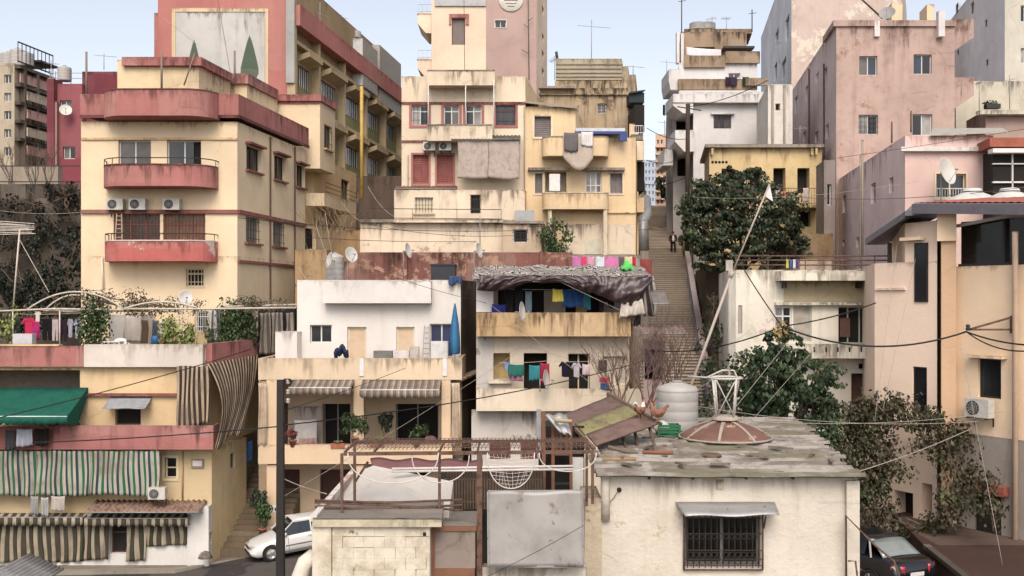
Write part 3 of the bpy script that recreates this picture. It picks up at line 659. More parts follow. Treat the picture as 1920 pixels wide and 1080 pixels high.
# ---- bay building just behind it
b = Bldg('apartment_building', 'cream building with jutting upper bay and wrap-around balcony behind the yellow building', [YEL, PINK, CRP, YEL2])
f = b.block(foot(500, 600, 57.5, corner(600, 57.5, 628)), ZY(188, 57.5), ZY(316, 57.5), (0, 0, 0, 0)); r_ = b.root
win(f[1], 608, 232, 622, 277, DARKF, GLASS, root=r_, sill=YEL2, sw=.03, bars=4)
b.block(foot(498, 602, 57.3, corner(602, 57.3, 632)), ZY(177, 57.3), ZY(189, 57.3), 1, rim=.5)
f2 = b.block(foot(500, 588, 59.0, corner(588, 59, 668)), ZY(292, 59), 6, 3)
win(f2[1], 640, 335, 655, 378, DARKF, GLASS, root=r_)
ft = foot(573, 608, 57.2, corner(608, 57.2, 668)); b.block(ft, ZY(362, 57.2), ZY(386, 57.2), 0, rim=.6)
fb = b.block(foot(556, 592, 57.6, 4), ZY(425, 57.6), 4, 2)
win(fb[0], 560, 428, 586, 467, BROWNF, VOID, root=r_, n=2, dep=.3)
b.done()
p0 = P(608, 362, 57.2); p1 = p0+Vector((SK, 1, 0))*corner(608, 57.2, 668); railing([P(610, 362, 57.2), p1], .6, IRON, r_, rails=3, bars=False)
# ================================================================ mural building with long balcony side
SAL = plaster('salmon_plaster', (188, 118, 110), dirt=.35, drip=.35, stain=(120, 66, 60)); OCH = plaster('facade_ochre', (190, 168, 130), dirt=.5, drip=.3, stain=(110, 86, 58)); OLV = plaster('olive_panel', (136, 134, 88), dirt=.5, drip=.2, stain=(66, 60, 40)); GRW = plaster('grey_strip', (170, 172, 168), dirt=.4, drip=.3)
b = Bldg('apartment_building', 'long apartment block with salmon end wall, painted panel and receding rows of balconies', [SAL, OCH, CRP, GRW, OLV, plaster('recess_brown', (168, 144, 108), dirt=.5, drip=.3, stain=(90, 74, 50))])
Y3 = 61.; D3 = 25.5; F3 = b.block(foot(296, 540, Y3, D3), ZY(-60, Y3), 6, (0, 1, 0, 0)); r_ = b.root
b.block(foot(289, 297, Y3+2, 14), ZY(24, Y3+2), 6, 0)
F3[1].mi = 5; f = F3[0]; f3 = F3[1]
trim(f, 540-4, -40, 552, 155, .35, GRW, r_, 'corner_pilaster', d0=-.3)
# painted panel
m = MB(); px_box(f, m, 322, 15, 503, 22, .002, .06); px_box(f, m, 322, 22.5, 329, 175, .002, .06); px_box(f, m, 497, 22.5, 503, 175, .002, .06); pn = m.build('panel_frame', plaster('panel_cream', (226, 200, 160), dirt=.3), r_)
m = MB(); px_box(f, m, 329.5, 22.5, 496.5, 175, .002, .02); pan = m.build('panel', plaster('panel_grey', (196, 194, 190), dirt=.5, drip=.8, stain=(110, 104, 98)), r_)
m = MB()
for cx, yt, yb, wd in ((364, 74, 118, 9), (468, 66, 148, 17)):
    m = MB()
    pts = []
    for k in range(9): t = k/8; pts.append((cx+wd*min(1, t*1.3)**.8*(1 if t < .9 else .7), yt+(yb-yt)*t))
    poly = [(cx, yt-2)]+pts+[(2*cx-x, y) for x, y in pts[::-1]]; m.face([f.px(x, y, .026) for x, y in poly[::-1]]); m.build('painted_cypress', plaster('mural_green', (84, 100, 84), dirt=.7, drip=0, stain=(120, 116, 100)), pan)
# long side
ytop = ZY(12, Y3); flo = [27.0, 23.5, 20.0, 16.5]; bays = [0, 4.3, 9.6, 14.9, 20.2, 25.3]
m = MB(); f3.bx(m, 0, f3.L, ytop-1.15, ytop+.1, .003, .75); m.build('parapet_band', SAL, r_)
cs = MB(); fins = MB(); ol = MB(); sh = MB(); U = f3.L/25.5
for i, ub in enumerate(bays): fins and f3.bx(fins, ub*U-.14, ub*U+.14, 15, ytop-1.16, .003, .5)
for z in flo: f3.bx(fins, 0, f3.L, z-.22, z, .003, .42)
fins.build('facade_grid', OCH, r_)
for i in range(5):
    u0, u1 = bays[i]*U+.2, bays[i+1]*U-.2
    for k, z in enumerate(flo):
        zt = z-.3; lit = i == 0
        # jutting box above the window
        sh = MB(); q = [f3.w(u0+1.4, zt-.42, .8), f3.w(u1-.1, zt-.42, .8), f3.w(u1-.1, zt-.7, .003), f3.w(u0+1.4, zt-.7, .003)]; tq = [v+UP*.34 for v in q]; sh.hexa(q+tq); sh.build('sunshade', OCH, r_)
        a, c = u0+1.5, u1-.3; f3.op.append((a, c, zt-2.2, zt-.85, .3)); wn = MB()
        for s_ in range(7): x = a+(c-a)*s_/6; f3.bx(wn, max(a, x-.04)+.003, min(c, x+.04)-.003, zt-2.195, zt-.855, -.2, -.14)
        w_ = wn.build('window', WHITE if i < 4 else GREYF, r_); g = MB(); f3.bx(g, a+.01, c-.01, zt-2.19, zt-.86, -.19, -.17); g.build('pane', glass('pale_blue_glass', (120, 128, 134), .2) if (i+k) % 3 else GLASS, w_)
        ol = MB(); f3.bx(ol, a, c, zt-3.1, zt-2.21, .003, .1); ol.build('olive_panel', OLV, r_)
        f3.op.append((u0+.2, u0+1.0, zt-2.9, zt-.6, .35))
z0 = 19.; m = MB(); f3.bx(m, 4.3*U, f3.L, 17.2, 19.0, 1.0, 1.15); f3.bx(m, 4.3*U, f3.L, 17.0, 17.2, .003, 1.15); m.build('gallery', CONC, r_)
railing([f3.w(4.4*U, 19.0, 1.1), f3.w(f3.L-.1, 19.0, 1.1)], 1.0, IRON, r_, step=.22)
b.xt.top = 33
b.done()
# rooms on its roof
b = Bldg('roof_room', 'whitewashed roof room with grey sheet cladding on top of the long balcony block', [plaster('roof_white', (206, 206, 204), dirt=.4, drip=.4), paint('grey_sheet', (168, 160, 148), .6, dirt=.4), CONC], cat='roof room')
b.block(foot(634, 680, 74, corner(680, 74, 708)), ZY(72, 74), ZY(160, 74), (0, 1, 0, 0)); b.block(foot(690, 712, 79, corner(712, 79, 752)), ZY(84, 79), ZY(190, 79), 1); b.done()
for i, px in enumerate((648, 664)): tank(P(px, 72, 75), .5, .55, ('left', 'right')[i]+' one of two squat tanks on the whitewashed roof room', group='squat tanks on the long block')
# yellow pole in front
m = MB(); m.tube([P(678, 372, 58), P(678, 162, 58)], .1, 8); tag(m.build('street_pole', paint('yellow_pole', (200, 160, 60), .6, dirt=.5)), 'tall yellow pole rising in front of the long balcony block', 'pole')
# tower behind, centre
MAU = plaster('mauve_plaster', (190, 160, 150), dirt=.2, drip=.2, stain=(130, 100, 92)); CRM = plaster('cream_plaster', (236, 212, 184), dirt=.3, drip=.4, stain=(150, 124, 100)); 
b = Bldg('tower_block', 'tall cream and mauve tower rising behind the cream house, with a round sign', [CRM, MAU, plaster('corr_grey', (176, 172, 166), dirt=.3)])
Y5 = 74; f = b.block(foot(809, 911, Y5, 10), ZY(-60, Y5), 12, 0); g = b.block(foot(911, 1006, Y5, corner(1006, Y5, 1026)), ZY(-60, Y5), 12, (1, 0, 0, 0)); r_ = b.root
trim(f[0], 815, -40, 911, 11, .12, GALV, r_, 'sheet_cladding')
win(f[0], 847, 34, 872, 84, REDF, paint('grey_blind', (124, 112, 108), .7), n=1, root=r_); m = MB(); px_box(f[0], m, 842, 26, 879, 33, .003, .1); px_box(f[0], m, 842, 33.2, 846, 46, .003, .1); px_box(f[0], m, 873, 33.2, 879, 46, .003, .1); m.build('window_head', PINK, r_)
win(g[0], 928, 38, 949, 52, WHITE, GLASSB, n=2, root=r_, sur=WHITE, sw=.04)
m = MB(); c = g[0].px(958, -1, .0); N_ = Vector((0, -1, 0)); m.lathe(c, [(.001, .1), (.86, .1), (.9, .06), (.9, .01)], 36, N_); o = m.build('round_sign', paint('sign_pale', (226, 220, 210), .6), r_)
m = MB()
for k, (a, w_) in enumerate(((.1, .7), (-.12, 1.0), (-.34, .8), (-.55, .5))): m.box(c.x-w_/2, c.y-.12, c.z+a, c.x+w_/2, c.y-.105, c.z+a+.05)
m.build('sign_lettering', paint('sign_ink', (120, 110, 104), .7), o)
for yb in (57, 140): balcony(f[0], 783, yb-28, 812, yb-8, .01+1.0, CRM, r_, rail=.9, rmat=GREYF) if False else None
sideL = Face((f[3].p1.x, f[3].p1.y), (f[3].p1.x, f[3].p1.y))
for k, (yt, yb) in enumerate(((26, 44), (112, 128))):
    m = MB(); a = P(783, yt, Y5+.2); q = P(809, yb, Y5+.2); m.box(a.x, a.y, q.z, q.x-.003, a.y+3.2, a.z); m.box(a.x-.05, a.y-.05, a.z, q.x-.003, a.y+3.3, a.z+.08)
    m.hexa([(q.x-.4, a.y, q.z-.7), (q.x-.003, a.y, q.z-.7), (q.x-.003, a.y+3.2, q.z-.7), (q.x-.4, a.y+3.2, q.z-.7), (a.x, a.y, q.z-.003), (q.x-.003, a.y, q.z-.003), (q.x-.003, a.y+3.2, q.z-.003), (a.x, a.y+3.2, q.z-.003)])
    bo = m.build('side_balcony', CRM, r_); railing([(a.x+.05, a.y+.02, a.z+.08), (q.x, a.y+.02, a.z+.08)], .6, GREYF, bo, step=.3, r=.012)
for yy in (8, 60, 92, 125): win(g[1], 1016, yy, 1020, yy+12, WHITE, GLASS, n=1, root=r_)
b.done()
m = MB(); m.tube([P(990, -20, Y5-.3), P(992, 150, Y5-.3)], .03, 5)
for yy, dx in ((40, 9), (52, -8), (100, -12)): m.tube([P(990, yy, Y5-.3), P(990+dx, yy-7, Y5-.3)], .025, 4)
tag(m.build('antenna_mast', DARKF), 'thin antenna mast with short arms against the mauve tower wall', 'antenna')
# ================================================================ far left background
GB = plaster('grey_beige_block', (190, 176, 152), dirt=.7, drip=.5, stain=(96, 84, 70)); DKB = plaster('dark_band', (92, 80, 72), dirt=.6)
b = Bldg('apartment_building', 'grey beige apartment block with dark framing bands at the far left edge', [GB, DKB]); Y = 80
f = b.block(foot(-70, 27, Y, corner(27, Y, 93)), ZY(122, Y), 5, 0); r_ = b.root; f0, f1 = f[0], f[1]
b.block(foot(-70, 26.5, Y+.3, 4), ZY(117, Y), ZY(122, Y)-.5, 0)
for k in range(5):
    y0 = 122+k*34; u = f0.L
    win(f0, 8, y0+18, 21, y0+34, WHITE, GLASSL if k % 2 else GLASS, root=r_)
    z = ZY(y0, Y); m = MB(); f1.bx(m, 0, f1.L, z-.25, z, .003, .5); m.build('floor_band', DKB, r_)
    m = MB(); f1.bx(m, .2, f1.L-.2, z-1.3, z-.6, .9 if k else .3, 1.0 if k else .4); m.build('balcony', GB if k % 2 else plaster('balcony_pinkish', (196, 150, 138), dirt=.6), r_)
    win(f1, 40, y0+18+k*1.5, 56, y0+36+k*1.5, WHITE, GLASSL, root=r_); win(f1, 66, y0+27+k*1.5, 84, y0+43+k*1.5, WHITE, GLASS if k == 1 else GLASSL, root=r_)
for px in (37, 61): u, _ = f1.uz(px); m = MB(); f1.bx(m, u-.1, u+.1, 8, ZY(125, Y), .003, .55); m.build('vertical_band', DKB, r_)
p0 = f1.w(0, ZY(117, Y), .3); p1 = f1.w(f1.L, ZY(117, Y), .3); railing([p0, p1], 1.6, IRON, r_, step=.5, r=.05)
m = MB(); f1.bx(m, 2.2, f1.L, ZY(97, Y)-.3, ZY(97, Y)-.15, -2, .8); m.build('roof_canopy', IRON, r_)
b.done()
for px, n_ in ((15, 'left'), (33, 'middle'), (50, 'right')): tank(P(px, 124, Y+2), .58, 1.1+.3*(px == 33), n_+' of three pale water tanks on the grey beige apartment block', group='tanks on the far left block')
MAG = plaster('magenta_plaster', (150, 72, 84), dirt=.3, drip=.3, stain=(90, 50, 58)); MAG2 = plaster('magenta_dark', (128, 60, 72), dirt=.3)
b = Bldg('apartment_building', 'dark magenta building with white windows behind the yellow building', [MAG, MAG2]); Y = 68
f = b.block(foot(89, 154, Y, 8), ZY(157, Y), 4, (0, 0, 0, 1)); b.block(foot(154, 222, Y+.5, 8), ZY(131, Y), 4, 1); b.block(foot(88, 101, Y-.4, 1), ZY(150, Y), 4, 1); r_ = b.root
win(f[0], 112, 188, 134, 213, WHITE, GLASSB, root=r_); win(f[0], 118, 275, 141, 298, WHITE, GLASSB, root=r_)
m = MB(); u, _ = f[0].uz(106); f[0].bx(m, u-.16, u+.16, 5, ZY(192, Y), .003, .3); m.build('concrete_duct', plaster('duct_grey', (166, 130, 120), dirt=.4), r_); b.done()
tank(P(121, 152, Y+1), .45, 1.0, 'pale water tank on a rack above the magenta building', group=None)
m = MB()
for px in (94, 99, 104, 110, 133): m.tube([P(px, 157, Y+1), P(px, 134, Y+1)], .03, 4)
for y in (137, 147): m.tube([P(90, y, Y+1), P(153, y, Y+1)], .025, 4)
tag(m.build('roof_railing', GREYF), 'thin rail frame around the tank on the magenta roof', 'railing')
dish(P(123, 207, Y-.6), .38, 25, 20, 'small dish on the magenta wall', pole=.4); antenna(P(195, 131, Y+1), 1.1, 'small antenna on the magenta roof', arm=.8)
b = Bldg('garden_wall', 'pale wall with railing above the dark retaining wall at far left', [plaster('pale_wall', (186, 170, 150), dirt=.7, drip=.5)], cat='wall'); b.block(foot(-60, 110, 60.5, .4), ZY(312, 60.5), 8); b.done()
DRK = plaster('dark_retaining', (92, 82, 72), dirt=.9, drip=1., stain=(34, 32, 28)); b = Bldg('retaining_wall', 'tall dark stained retaining wall overgrown with creepers, left of the yellow building', [DRK], cat='wall')
b.block(foot(-80, 154, 58.5, 1.2), ZY(345, 58.5), 3); b.done()
railing([P(-20, 344, 58.6), P(153, 344, 58.6)], 1.0, IRON, None, step=1.1, r=.03); tag(bpy.data.objects['railing'] if False else sc.collection.objects[-1], 'thin dark railing on top of the tall retaining wall', 'railing')
for i, px in enumerate((20, 60, 92)): bare_bush(P(px, 345, 59.6), 2.3, .5, 5, ('leftmost', 'middle', 'rightmost')[i]+' leafless shrub on top of the dark retaining wall', seed=i+2, group='bare shrubs on the retaining wall')
def creeper(name, label, pts, mat, n, size, cat='creeper', thick=.35, group=None):
    """pts: centres & radii of leafy patches; one plant"""
    t = thing(name, label, cat, pts[0][0]-UP*pts[0][1][2], group); m = MB(); st = MB()
    for c, r in pts:
        k = max(3, int(n*r[0]*r[2]/40))
        for _ in range(k):
            q = c+Vector((rnd.uniform(-1, 1)*r[0], rnd.uniform(-1, 1)*r[1], rnd.uniform(-1, 1)*r[2])); leaves(m, q, (.35, .2, .4), 40, size)
        for _ in range(3): st.tube([c-Vector((rnd.uniform(-.5, .5)*r[0], 0, r[2])), c+Vector((rnd.uniform(-.5, .5)*r[0], -.1, 0)), c+Vector((rnd.uniform(-.9, .9)*r[0], 0, r[2]))], .03, 4)
    st.build('stem', BARK, t); m.build('foliage', mat, t); return t
creeper('creeper', 'dark creeper hanging over the tall retaining wall', [(P(60, 400, 57.9), (3.2, .3, 1.3)), (P(125, 380, 57.9), (.9, .3, 1.0)), (P(20, 470, 57.6), (1.5, .4, 1.8))], leafmat('leaf_black', (62, 56, 46), (40, 38, 32)), 420, .16)
creeper('shrub', 'dense dark green shrub at the foot of the retaining wall beside the yellow building', [(P(115, 520, 55), (1.6, 1, 2.6)), (P(80, 570, 54), (2.2, 1, 1.5)), (P(25, 560, 54), (1.8, 1, 1.6))], leafmat('leaf_blackgreen', (44, 54, 38), (28, 34, 26)), 700, .17, cat='shrub')
# ================================================================ front left building with striped curtains
BEI = plaster('beige_stained', (222, 190, 142), dirt=.6, drip=.5, stain=(128, 98, 64)); YWL = plaster('yellow_lower', (212, 186, 138), dirt=.6, drip=.35, stain=(120, 96, 60)); LILW = plaster('whitewash', (216, 204, 192), dirt=.4, drip=.5, stain=(130, 112, 92)); WHW = plaster('white_wall', (222, 218, 212), dirt=.3, drip=.25, stain=(130, 120, 108))
Y = 42.2; b = Bldg('apartment_building', 'low front building at bottom left with pink parapets, green awning and striped curtains', [BEI, PINK, LILW, YWL, WHW])
f = b.block(foot(-70, 397, Y, corner(397, Y, 462)), ZY(841, Y), .3, (3, 3, 0, 0)); lo, los = f[0], f[1]
g = b.block(foot(-70, 385, Y+.05, corner(385, Y, 485)), ZY(690, Y), ZY(841, Y)+.002, (0, 0, 0, 0)); up, ups = g[0], g[1]; r_ = b.root
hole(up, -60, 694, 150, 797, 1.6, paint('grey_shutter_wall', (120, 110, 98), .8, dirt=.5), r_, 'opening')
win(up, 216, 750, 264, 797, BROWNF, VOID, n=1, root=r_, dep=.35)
# parapets of the terrace
m = MB(); px_box(up, m, -70, 649, 157, 687, -.02, .3); m.build('parapet', PINK, r_); m = MB(); px_box(up, m, 157.2, 646, 380, 688, -.02, .34); m.build('parapet', LILW, r_)
m = MB(); z1, z0 = ZY(645, Y-.3), ZY(690, Y); ups.bx(m, .1, ups.L, z0, z1, -.02, .25); m.build('parapet', PINK, r_)
m = MB(); px_box(up, m, -70, 646, 110, 649, -.05, .34); m.build('coping', BEI, r_)
trim(up, 152, 738, 331, 743, .18, PINKT, r_)
balcony(lo, 90, 798, 400, 839, .85, PINK, r_); balcony(lo, -60, 800, 89.5, 839, .8, PINKT, r_)
win(lo, 309, 858, 331, 897, CREAMF, GLASS, n=1, root=r_, sur=CREAMF, sw=.1, trans=.5)
m = MB(); px_box(lo, m, 358, 861, 381, 877, .01, .1); o = m.build('wall_box', paint('tin_grey', (150, 140, 128), .7, dirt=.4), r_); m = MB(); px_box(lo, m, 361, 864, 378, 874, .101, .11); m.build('box_panel', paint('pale_pink', (222, 206, 202), .7), o)
m = MB(); q = lo.px(342, 845, .06); m.tube([q, lo.px(342, 935, .06)], .035, 5); m.build('drain_pipe', paint('pipe_ochre', (190, 160, 112), .6), r_)
win(los, 432, 850, 440, 880, GREYF, GLASS, n=1, root=r_, dep=.15)
b.block(foot(-70, 372, 41.8, .5), ZY(966, 41.8), .3, (4, 4, 4, 4), roof=3); an = b.blocks[-1][3][0]; ans = b.blocks[-1][3][1]
win(an, 206, 975, 238, 1038, BROWNF, VOID, n=1, root=r_, dep=.4, trans=.4, name='door')
b.block([(P(351, 0, 41.7).x, 41.7), (P(391, 0, 41.7).x, 41.7), (P(414, 0, 43.6).x, 43.6), (P(372, 0, 43.6).x, 43.6)], ZY(950, 41.7), .25, 4); win(b.blocks[-1][3][1], 393, 1000, 400, 1020, IRON, VOID, n=1, root=b.root)
b.done()
GRN = paint('green_canvas', (18, 92, 76), .85, dirt=.4, spec=.15)
awning(up, -50, 126, 727, 781, 2.0, GRN, None, val=.32, label='big green canvas awning over the dark recess at the left edge', sides=True, bar=WHITE)
awning(up, 192, 272, 744, 765, .8, paint('tin_sheet', (150, 154, 158), .5, dirt=.4), None, val=.03, scallop=0, label='small grey sheet awning over the dark square window')
BRS = stripes('brown_white_stripe', [(.45, (178, 158, 132)), (.55, (60, 44, 38))], .2, .55); GWS = stripes('green_white_stripe', [(.3, (164, 164, 146)), (.22, (36, 104, 76)), (.26, (184, 170, 154)), (.22, (48, 66, 80))], .42, .5); DGS = stripes('dark_green_stripe', [(.42, (168, 152, 130)), (.14, (58, 74, 58)), (.3, (72, 62, 52)), (.14, (44, 58, 46))], .34, .45)
curtain(up, 331, 686, 392, 806, .5, BRS, 'brown and white striped curtain hanging flat at the corner over the pink band', amp=.05, ybot1=792)
def drape(u, v):   # gathered cloth sweeping down and right along the side
    a = P(388, 682, 41.6).lerp(P(486, 664, 47.2), u); c = P(402, 842, 41.0).lerp(P(455, 806, 43.2), u)
    s_ = math.sin(v*math.pi)*.5; q = a.lerp(c, v**1.1); return q+Vector((.75*s_*(1-u)+.25*s_, -.25*s_, -.12*math.sin(u*9)*v))+Vector((.3, -1, 0))*(.06*math.sin(u*26+v*5)*(.3+v))
m = MB(); m.grid(drape, 60, 30, lambda u, v: (u*3.2, v)); tag(m.build('curtain', BRS, thick=.01), 'large brown and white striped curtain swept down along the side of the front left building', 'curtain', 'striped curtains closing off balconies')
GW = 'green and white striped curtain '
for x0, x1, l_ in ((-60, 68, GW+'at the left picture edge under the pink band'), (69, 170, GW+'second from the left under the pink band'), (166, 299, GW+'nearest to the air conditioner under the pink band')): curtain(lo, x0, 845, x1, 928, .75, GWS, l_, amp=.05, ybot1=930)
DG = 'dark green and grey striped curtain '
for x0, x1, y1, l_ in ((-60, 157, 1056, DG+'covering the ground floor wall at the left edge'), (157, 204, 1052, DG+'left of the dark ground floor doorway'), (238, 273, 1052, DG+'narrow one right of the dark ground floor doorway'), (273, 350, 1025, DG+'short one in front of the white ground floor wall')): curtain(an, x0, 975, x1, y1, .12, DGS, l_, amp=.06, ybot1=y1-3)
awning(an, -55, 155, 962, 970, .45, DGS, None, val=.35, scallop=.25, label='striped valance awning running along the ground floor at the left edge')
awning(an, 158, 352, 962, 972, .5, DGS, None, val=.33, scallop=.25, label='striped valance awning under the brown corrugated sheet')
awning(lo, 158, 372, 938, 961, 1.2, paint('corr_brown', (150, 120, 104), .8, dirt=.6, rust=(110, 74, 60), ramt=.4), None, val=0, label='brown corrugated sheet canopy above the striped ground floor curtains', corr=.22, amp=.04, Dw=.02)
ac_unit(lo, 277, 915, 309, 'air conditioner on the yellow wall right of the green striped curtains', d=.62)
for i, (x0, w_, y0, h_, c_) in enumerate(((57, 15, 930, 35, (150, 150, 148)), (77, 14, 932, 36, (166, 168, 166)), (96, 26, 930, 28, (178, 170, 160)))):
    cloth_item(lo.px(x0, y0, 1.0), lo.px(x0+w_, y0, 1.0), h_/F*41, clothm('grey%d' % i, c_), ('leftmost', 'middle', 'rightmost')[i]+' pale grey cloth hanging below the green striped curtain', group='pale cloths under the green curtains')
for i, (x0, w_, y0, h_, c_) in enumerate(((10, 18, 806, 38, (70, 70, 74)), (31, 30, 804, 32, (176, 178, 192)), (66, 24, 803, 32, (40, 36, 36)))):
    cloth_item(lo.px(x0, y0, 1.15), lo.px(x0+w_, y0, 1.15), h_/F*41, clothm('ga%d' % i, c_), ('dark grey cloth', 'pale bluish cloth', 'black cloth')[i]+' hung over the parapet under the green awning', group='cloths under the green awning')
# dark alley between the two front buildings with its stairs
m = MB(); y = 43.; 
for i in range(28):
    z = 1.0+i*.17; s_ = .04*y; m.box(-12.4+i*.015, y, -.2, -9.9+i*.03, y+.36, z); y += .33
tag(m.build('alley_steps', plaster('alley_stone', (120, 104, 84), dirt=.9, drip=0, stain=(52, 56, 36))), 'mossy stone steps climbing the dark alley beside the white car', 'steps')
b = Bldg('alley_house', 'shadowed grey house at the back of the alley with a blue cloth', [plaster('alley_grey', (150, 140, 132), dirt=.7, drip=.5)]); f = b.block(foot(430, 500, 52, 3), ZY(700, 52), 1); hole(f[0], 445, 870, 470, 905, .6, root=b.root); b.done()
cloth_item(P(459, 828, 46), P(473, 826, 46), .95, clothm('alleyblue', (52, 92, 140)), 'blue cloth hanging high in the dark alley')
# terrace pergola with white hoops
WP = paint('white_pipe', (206, 194, 178), .6, dirt=.4); m = MB(); t = thing('pergola', 'rounded white pipe pergola over the planted terrace', 'pergola', P(200, 640, 43), None)
def arc(a, pk, c, Y, n=14): return [P(a[0]+(c[0]-a[0])*k/n, 0, Y)*0+P(a[0]+(c[0]-a[0])*k/n, (1-k/n)**2*a[1]+2*(1-k/n)*k/n*(2*pk-(a[1]+c[1])/2)+(k/n)**2*c[1], Y) for k in range(n+1)]
for a, pk, c, Y in (((50, 581), 547, (232, 579), 43.), ((86, 579), 553, (200, 584), 44.5), ((150, 548), 548, (250, 582), 46.), ((232, 579), 566, (370, 577), 43.), ((246, 582), 562, (330, 580), 45)): m = MB(); m.tube(arc(a, pk, c, Y), .035, 6); m.build('hoop', WP, t)
for pts in (((-20, 584, 43), (100, 579, 43), (232, 581, 43)), ((232, 579, 43), (380, 579, 43), (555, 577, 43.5)), ((80, 582, 45), (340, 584, 45)), ((420, 575, 46), (556, 571, 46.5))): m = MB(); m.tube([P(*p) for p in pts], .04, 6); m.build('rail', WP, t)
for px, Y in ((112, 43), (341, 43.2), (24, 43), (232, 46)): m = MB(); m.tube([P(px, 583, Y), P(px, 660, Y)], .03, 5); m.build('post', WP, t)
creeper('creeper', 'dry brown creeper spread over the white hoops of the terrace pergola', [(P(205, 563, 44.5), (1.5, .8, .22)), (P(250, 575, 44), (1.6, .8, .12)), (P(330, 575, 44.5), (2., .7, .1)), (P(100, 586, 44.5), (1.5, .6, .1)), (P(480, 570, 46), (1.3, .6, .13))], leafmat('leaf_dry', (120, 100, 78), (86, 74, 56), (88, 96, 58)), 2600, .1)
m = MB(); m.grid(lambda u, v: P(85+110*u, 583, 43.2)+Vector((0, 1.2*v, .12*math.sin(u*12)*.3-.1*math.sin(3.14*v))), 16, 4); tag(m.build('canopy_sheet', paint('plastic_sheet', (190, 184, 172), .6, dirt=.6), thick=.02), 'dirty white plastic sheet sagging under the terrace pergola', 'tarp')
fr_ = Face(((-60-960)/F*47.2, 47.2), ((560-960)/F*47.2, 47.2))
b = Bldg('terrace_shed', 'white shed wall with curtain on the planted terrace', [WHW]); f = b.block(foot(204, 262, 46, 1.3), ZY(590, 46), 8.7); b.done()
curtain(f[0], 234, 592, 264, 640, .15, clothm('curtain_pale', (214, 204, 196)), 'pale curtain beside the white shed on the terrace', amp=.05, group=None)
curtain(f[0], 264, 600, 278, 644, .2, clothm('curtain_brown', (116, 98, 76)), 'brown curtain beside the white shed on the terrace', amp=.04, group=None)
fw = Face(((365-960)/F*46.9, 46.9), ((600-960)/F*46.9, 46.9)); b = Bldg('terrace_shed', 'lean-to with barred window and striped cloth at the right end of the planted terrace', [YWL]); f = b.block(foot(364, 400, 46.4, 1), ZY(578, 46.4), 8.7); win(f[0], 367, 584, 391, 622, WHITE, VOID, n=1, root=b.root, dep=.2, bars=6, hb=2, bmat=WHITE); b.done()
curtain(f[0], 391, 582, 412, 645, .12, stripes('grey_blue_stripe', [(.5, (190, 186, 180)), (.5, (84, 84, 96))], .25), 'grey striped cloth beside the barred terrace window', group=None)
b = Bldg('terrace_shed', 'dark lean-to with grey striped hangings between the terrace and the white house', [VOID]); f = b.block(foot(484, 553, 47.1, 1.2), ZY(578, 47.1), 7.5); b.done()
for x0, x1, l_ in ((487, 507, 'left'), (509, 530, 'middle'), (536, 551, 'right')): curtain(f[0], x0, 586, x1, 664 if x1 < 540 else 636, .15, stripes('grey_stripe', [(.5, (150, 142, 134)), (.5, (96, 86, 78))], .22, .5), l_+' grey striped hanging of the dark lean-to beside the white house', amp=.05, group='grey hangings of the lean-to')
# laundry on the terrace
cable([P(18, 588, 43.1), P(158, 586, 43.1)], .012, 'clothes line on the planted terrace', mat=WIREW, s=.05)
lt = [(24, 14, 598, 34, (40, 50, 46), 'dark green cloth'), (41, 26, 596, 32, (186, 26, 76), 'crimson shirt'), (60, 14, 600, 38, (176, 32, 110), 'magenta dress'), (65, 12, 583, 20, (206, 196, 180), 'cream shirt pegged high'), (80, 18, 598, 40, (30, 28, 30), 'black trousers'), (98, 12, 599, 40, (178, 160, 162), 'pale pink leggings'), (110, 16, 600, 40, (48, 34, 44), 'dark plum trousers'), (126, 12, 598, 34, (150, 150, 164), 'grey patterned shirt'), (139, 14, 598, 36, (168, 170, 186), 'pale blue shirt')]
for i, (x, w_, y, h_, c_, l_) in enumerate(lt):
    a, c = P(x, y, 43.08), P(x+w_, y, 43.08); lab = l_+' on the terrace clothes line at the left'; mt = clothm('tl%d' % i, c_)
    if 'shirt' in l_: shirt(a, c, h_/F*43, mt, lab)
    elif 'trousers' in l_ or 'leggings' in l_: pants(a, c, h_/F*43, mt, lab)
    else: cloth_item(a, c, h_/F*43, mt, lab)
m = MB(); px_box(up, m, 24, 626, 60, 645, -.6, -.2); tag(m.build('box', paint('box_white', (190, 190, 196), .7)), 'white plastic box behind the pink terrace parapet', 'box')
TZ = ZY(690, 42.2)
for x, h_, r_0, lf, n_, l_ in ((178, 2.7, .75, LEAF, 1500, 'tall feathery green plant in the middle of the terrace'), (12, 2.3, .5, LEAFY, 400, 'yellowing plant in a big pot at the left edge of the terrace'), (330, 1.8, .75, LEAFY, 800, 'yellow green bush at the terrace parapet'), (362, 1.5, .45, LEAFY, 400, 'smaller yellow green bush beside the terrace dish'), (440, 2.5, 1.1, LEAF, 2600, 'big leafy green bush at the right end of the terrace'), (404, 1.7, .6, LEAF, 700, 'low green plant next to the big leafy bush on the terrace'), (470, 1.8, .5, LEAFD, 500, 'dark green plant at the far end of the terrace')):
    pot_plant(Vector((P(x, 0, 46.6 if x > 400 else 43.1).x, 46.6 if x > 400 else 43.1, TZ)), r_0, h_, l_, lf, n_, .13, group='plants on the terrace')
dish(P(347, 558, 43.5), .3, 35, 10, 'oval white dish standing on the terrace pergola', pole=.5)
plastic_chair(P(228, 690, 43.2)+Vector((0, 0, .4)), 30, WHITE, 'white plastic chair behind the whitewashed terrace parapet')
t = thing('plastic_table', 'white plastic table behind the whitewashed terrace parapet', 'table', P(212, 690, 43.3)+Vector((0, 0, .4))); o = P(212, 690, 43.3)+Vector((0, 0, .4)); m = MB(); m.box(o.x-.4, o.y-.3, o.z+.7, o.x+.4, o.y+.3, o.z+.74); m.build('table_top', WHITE, t)
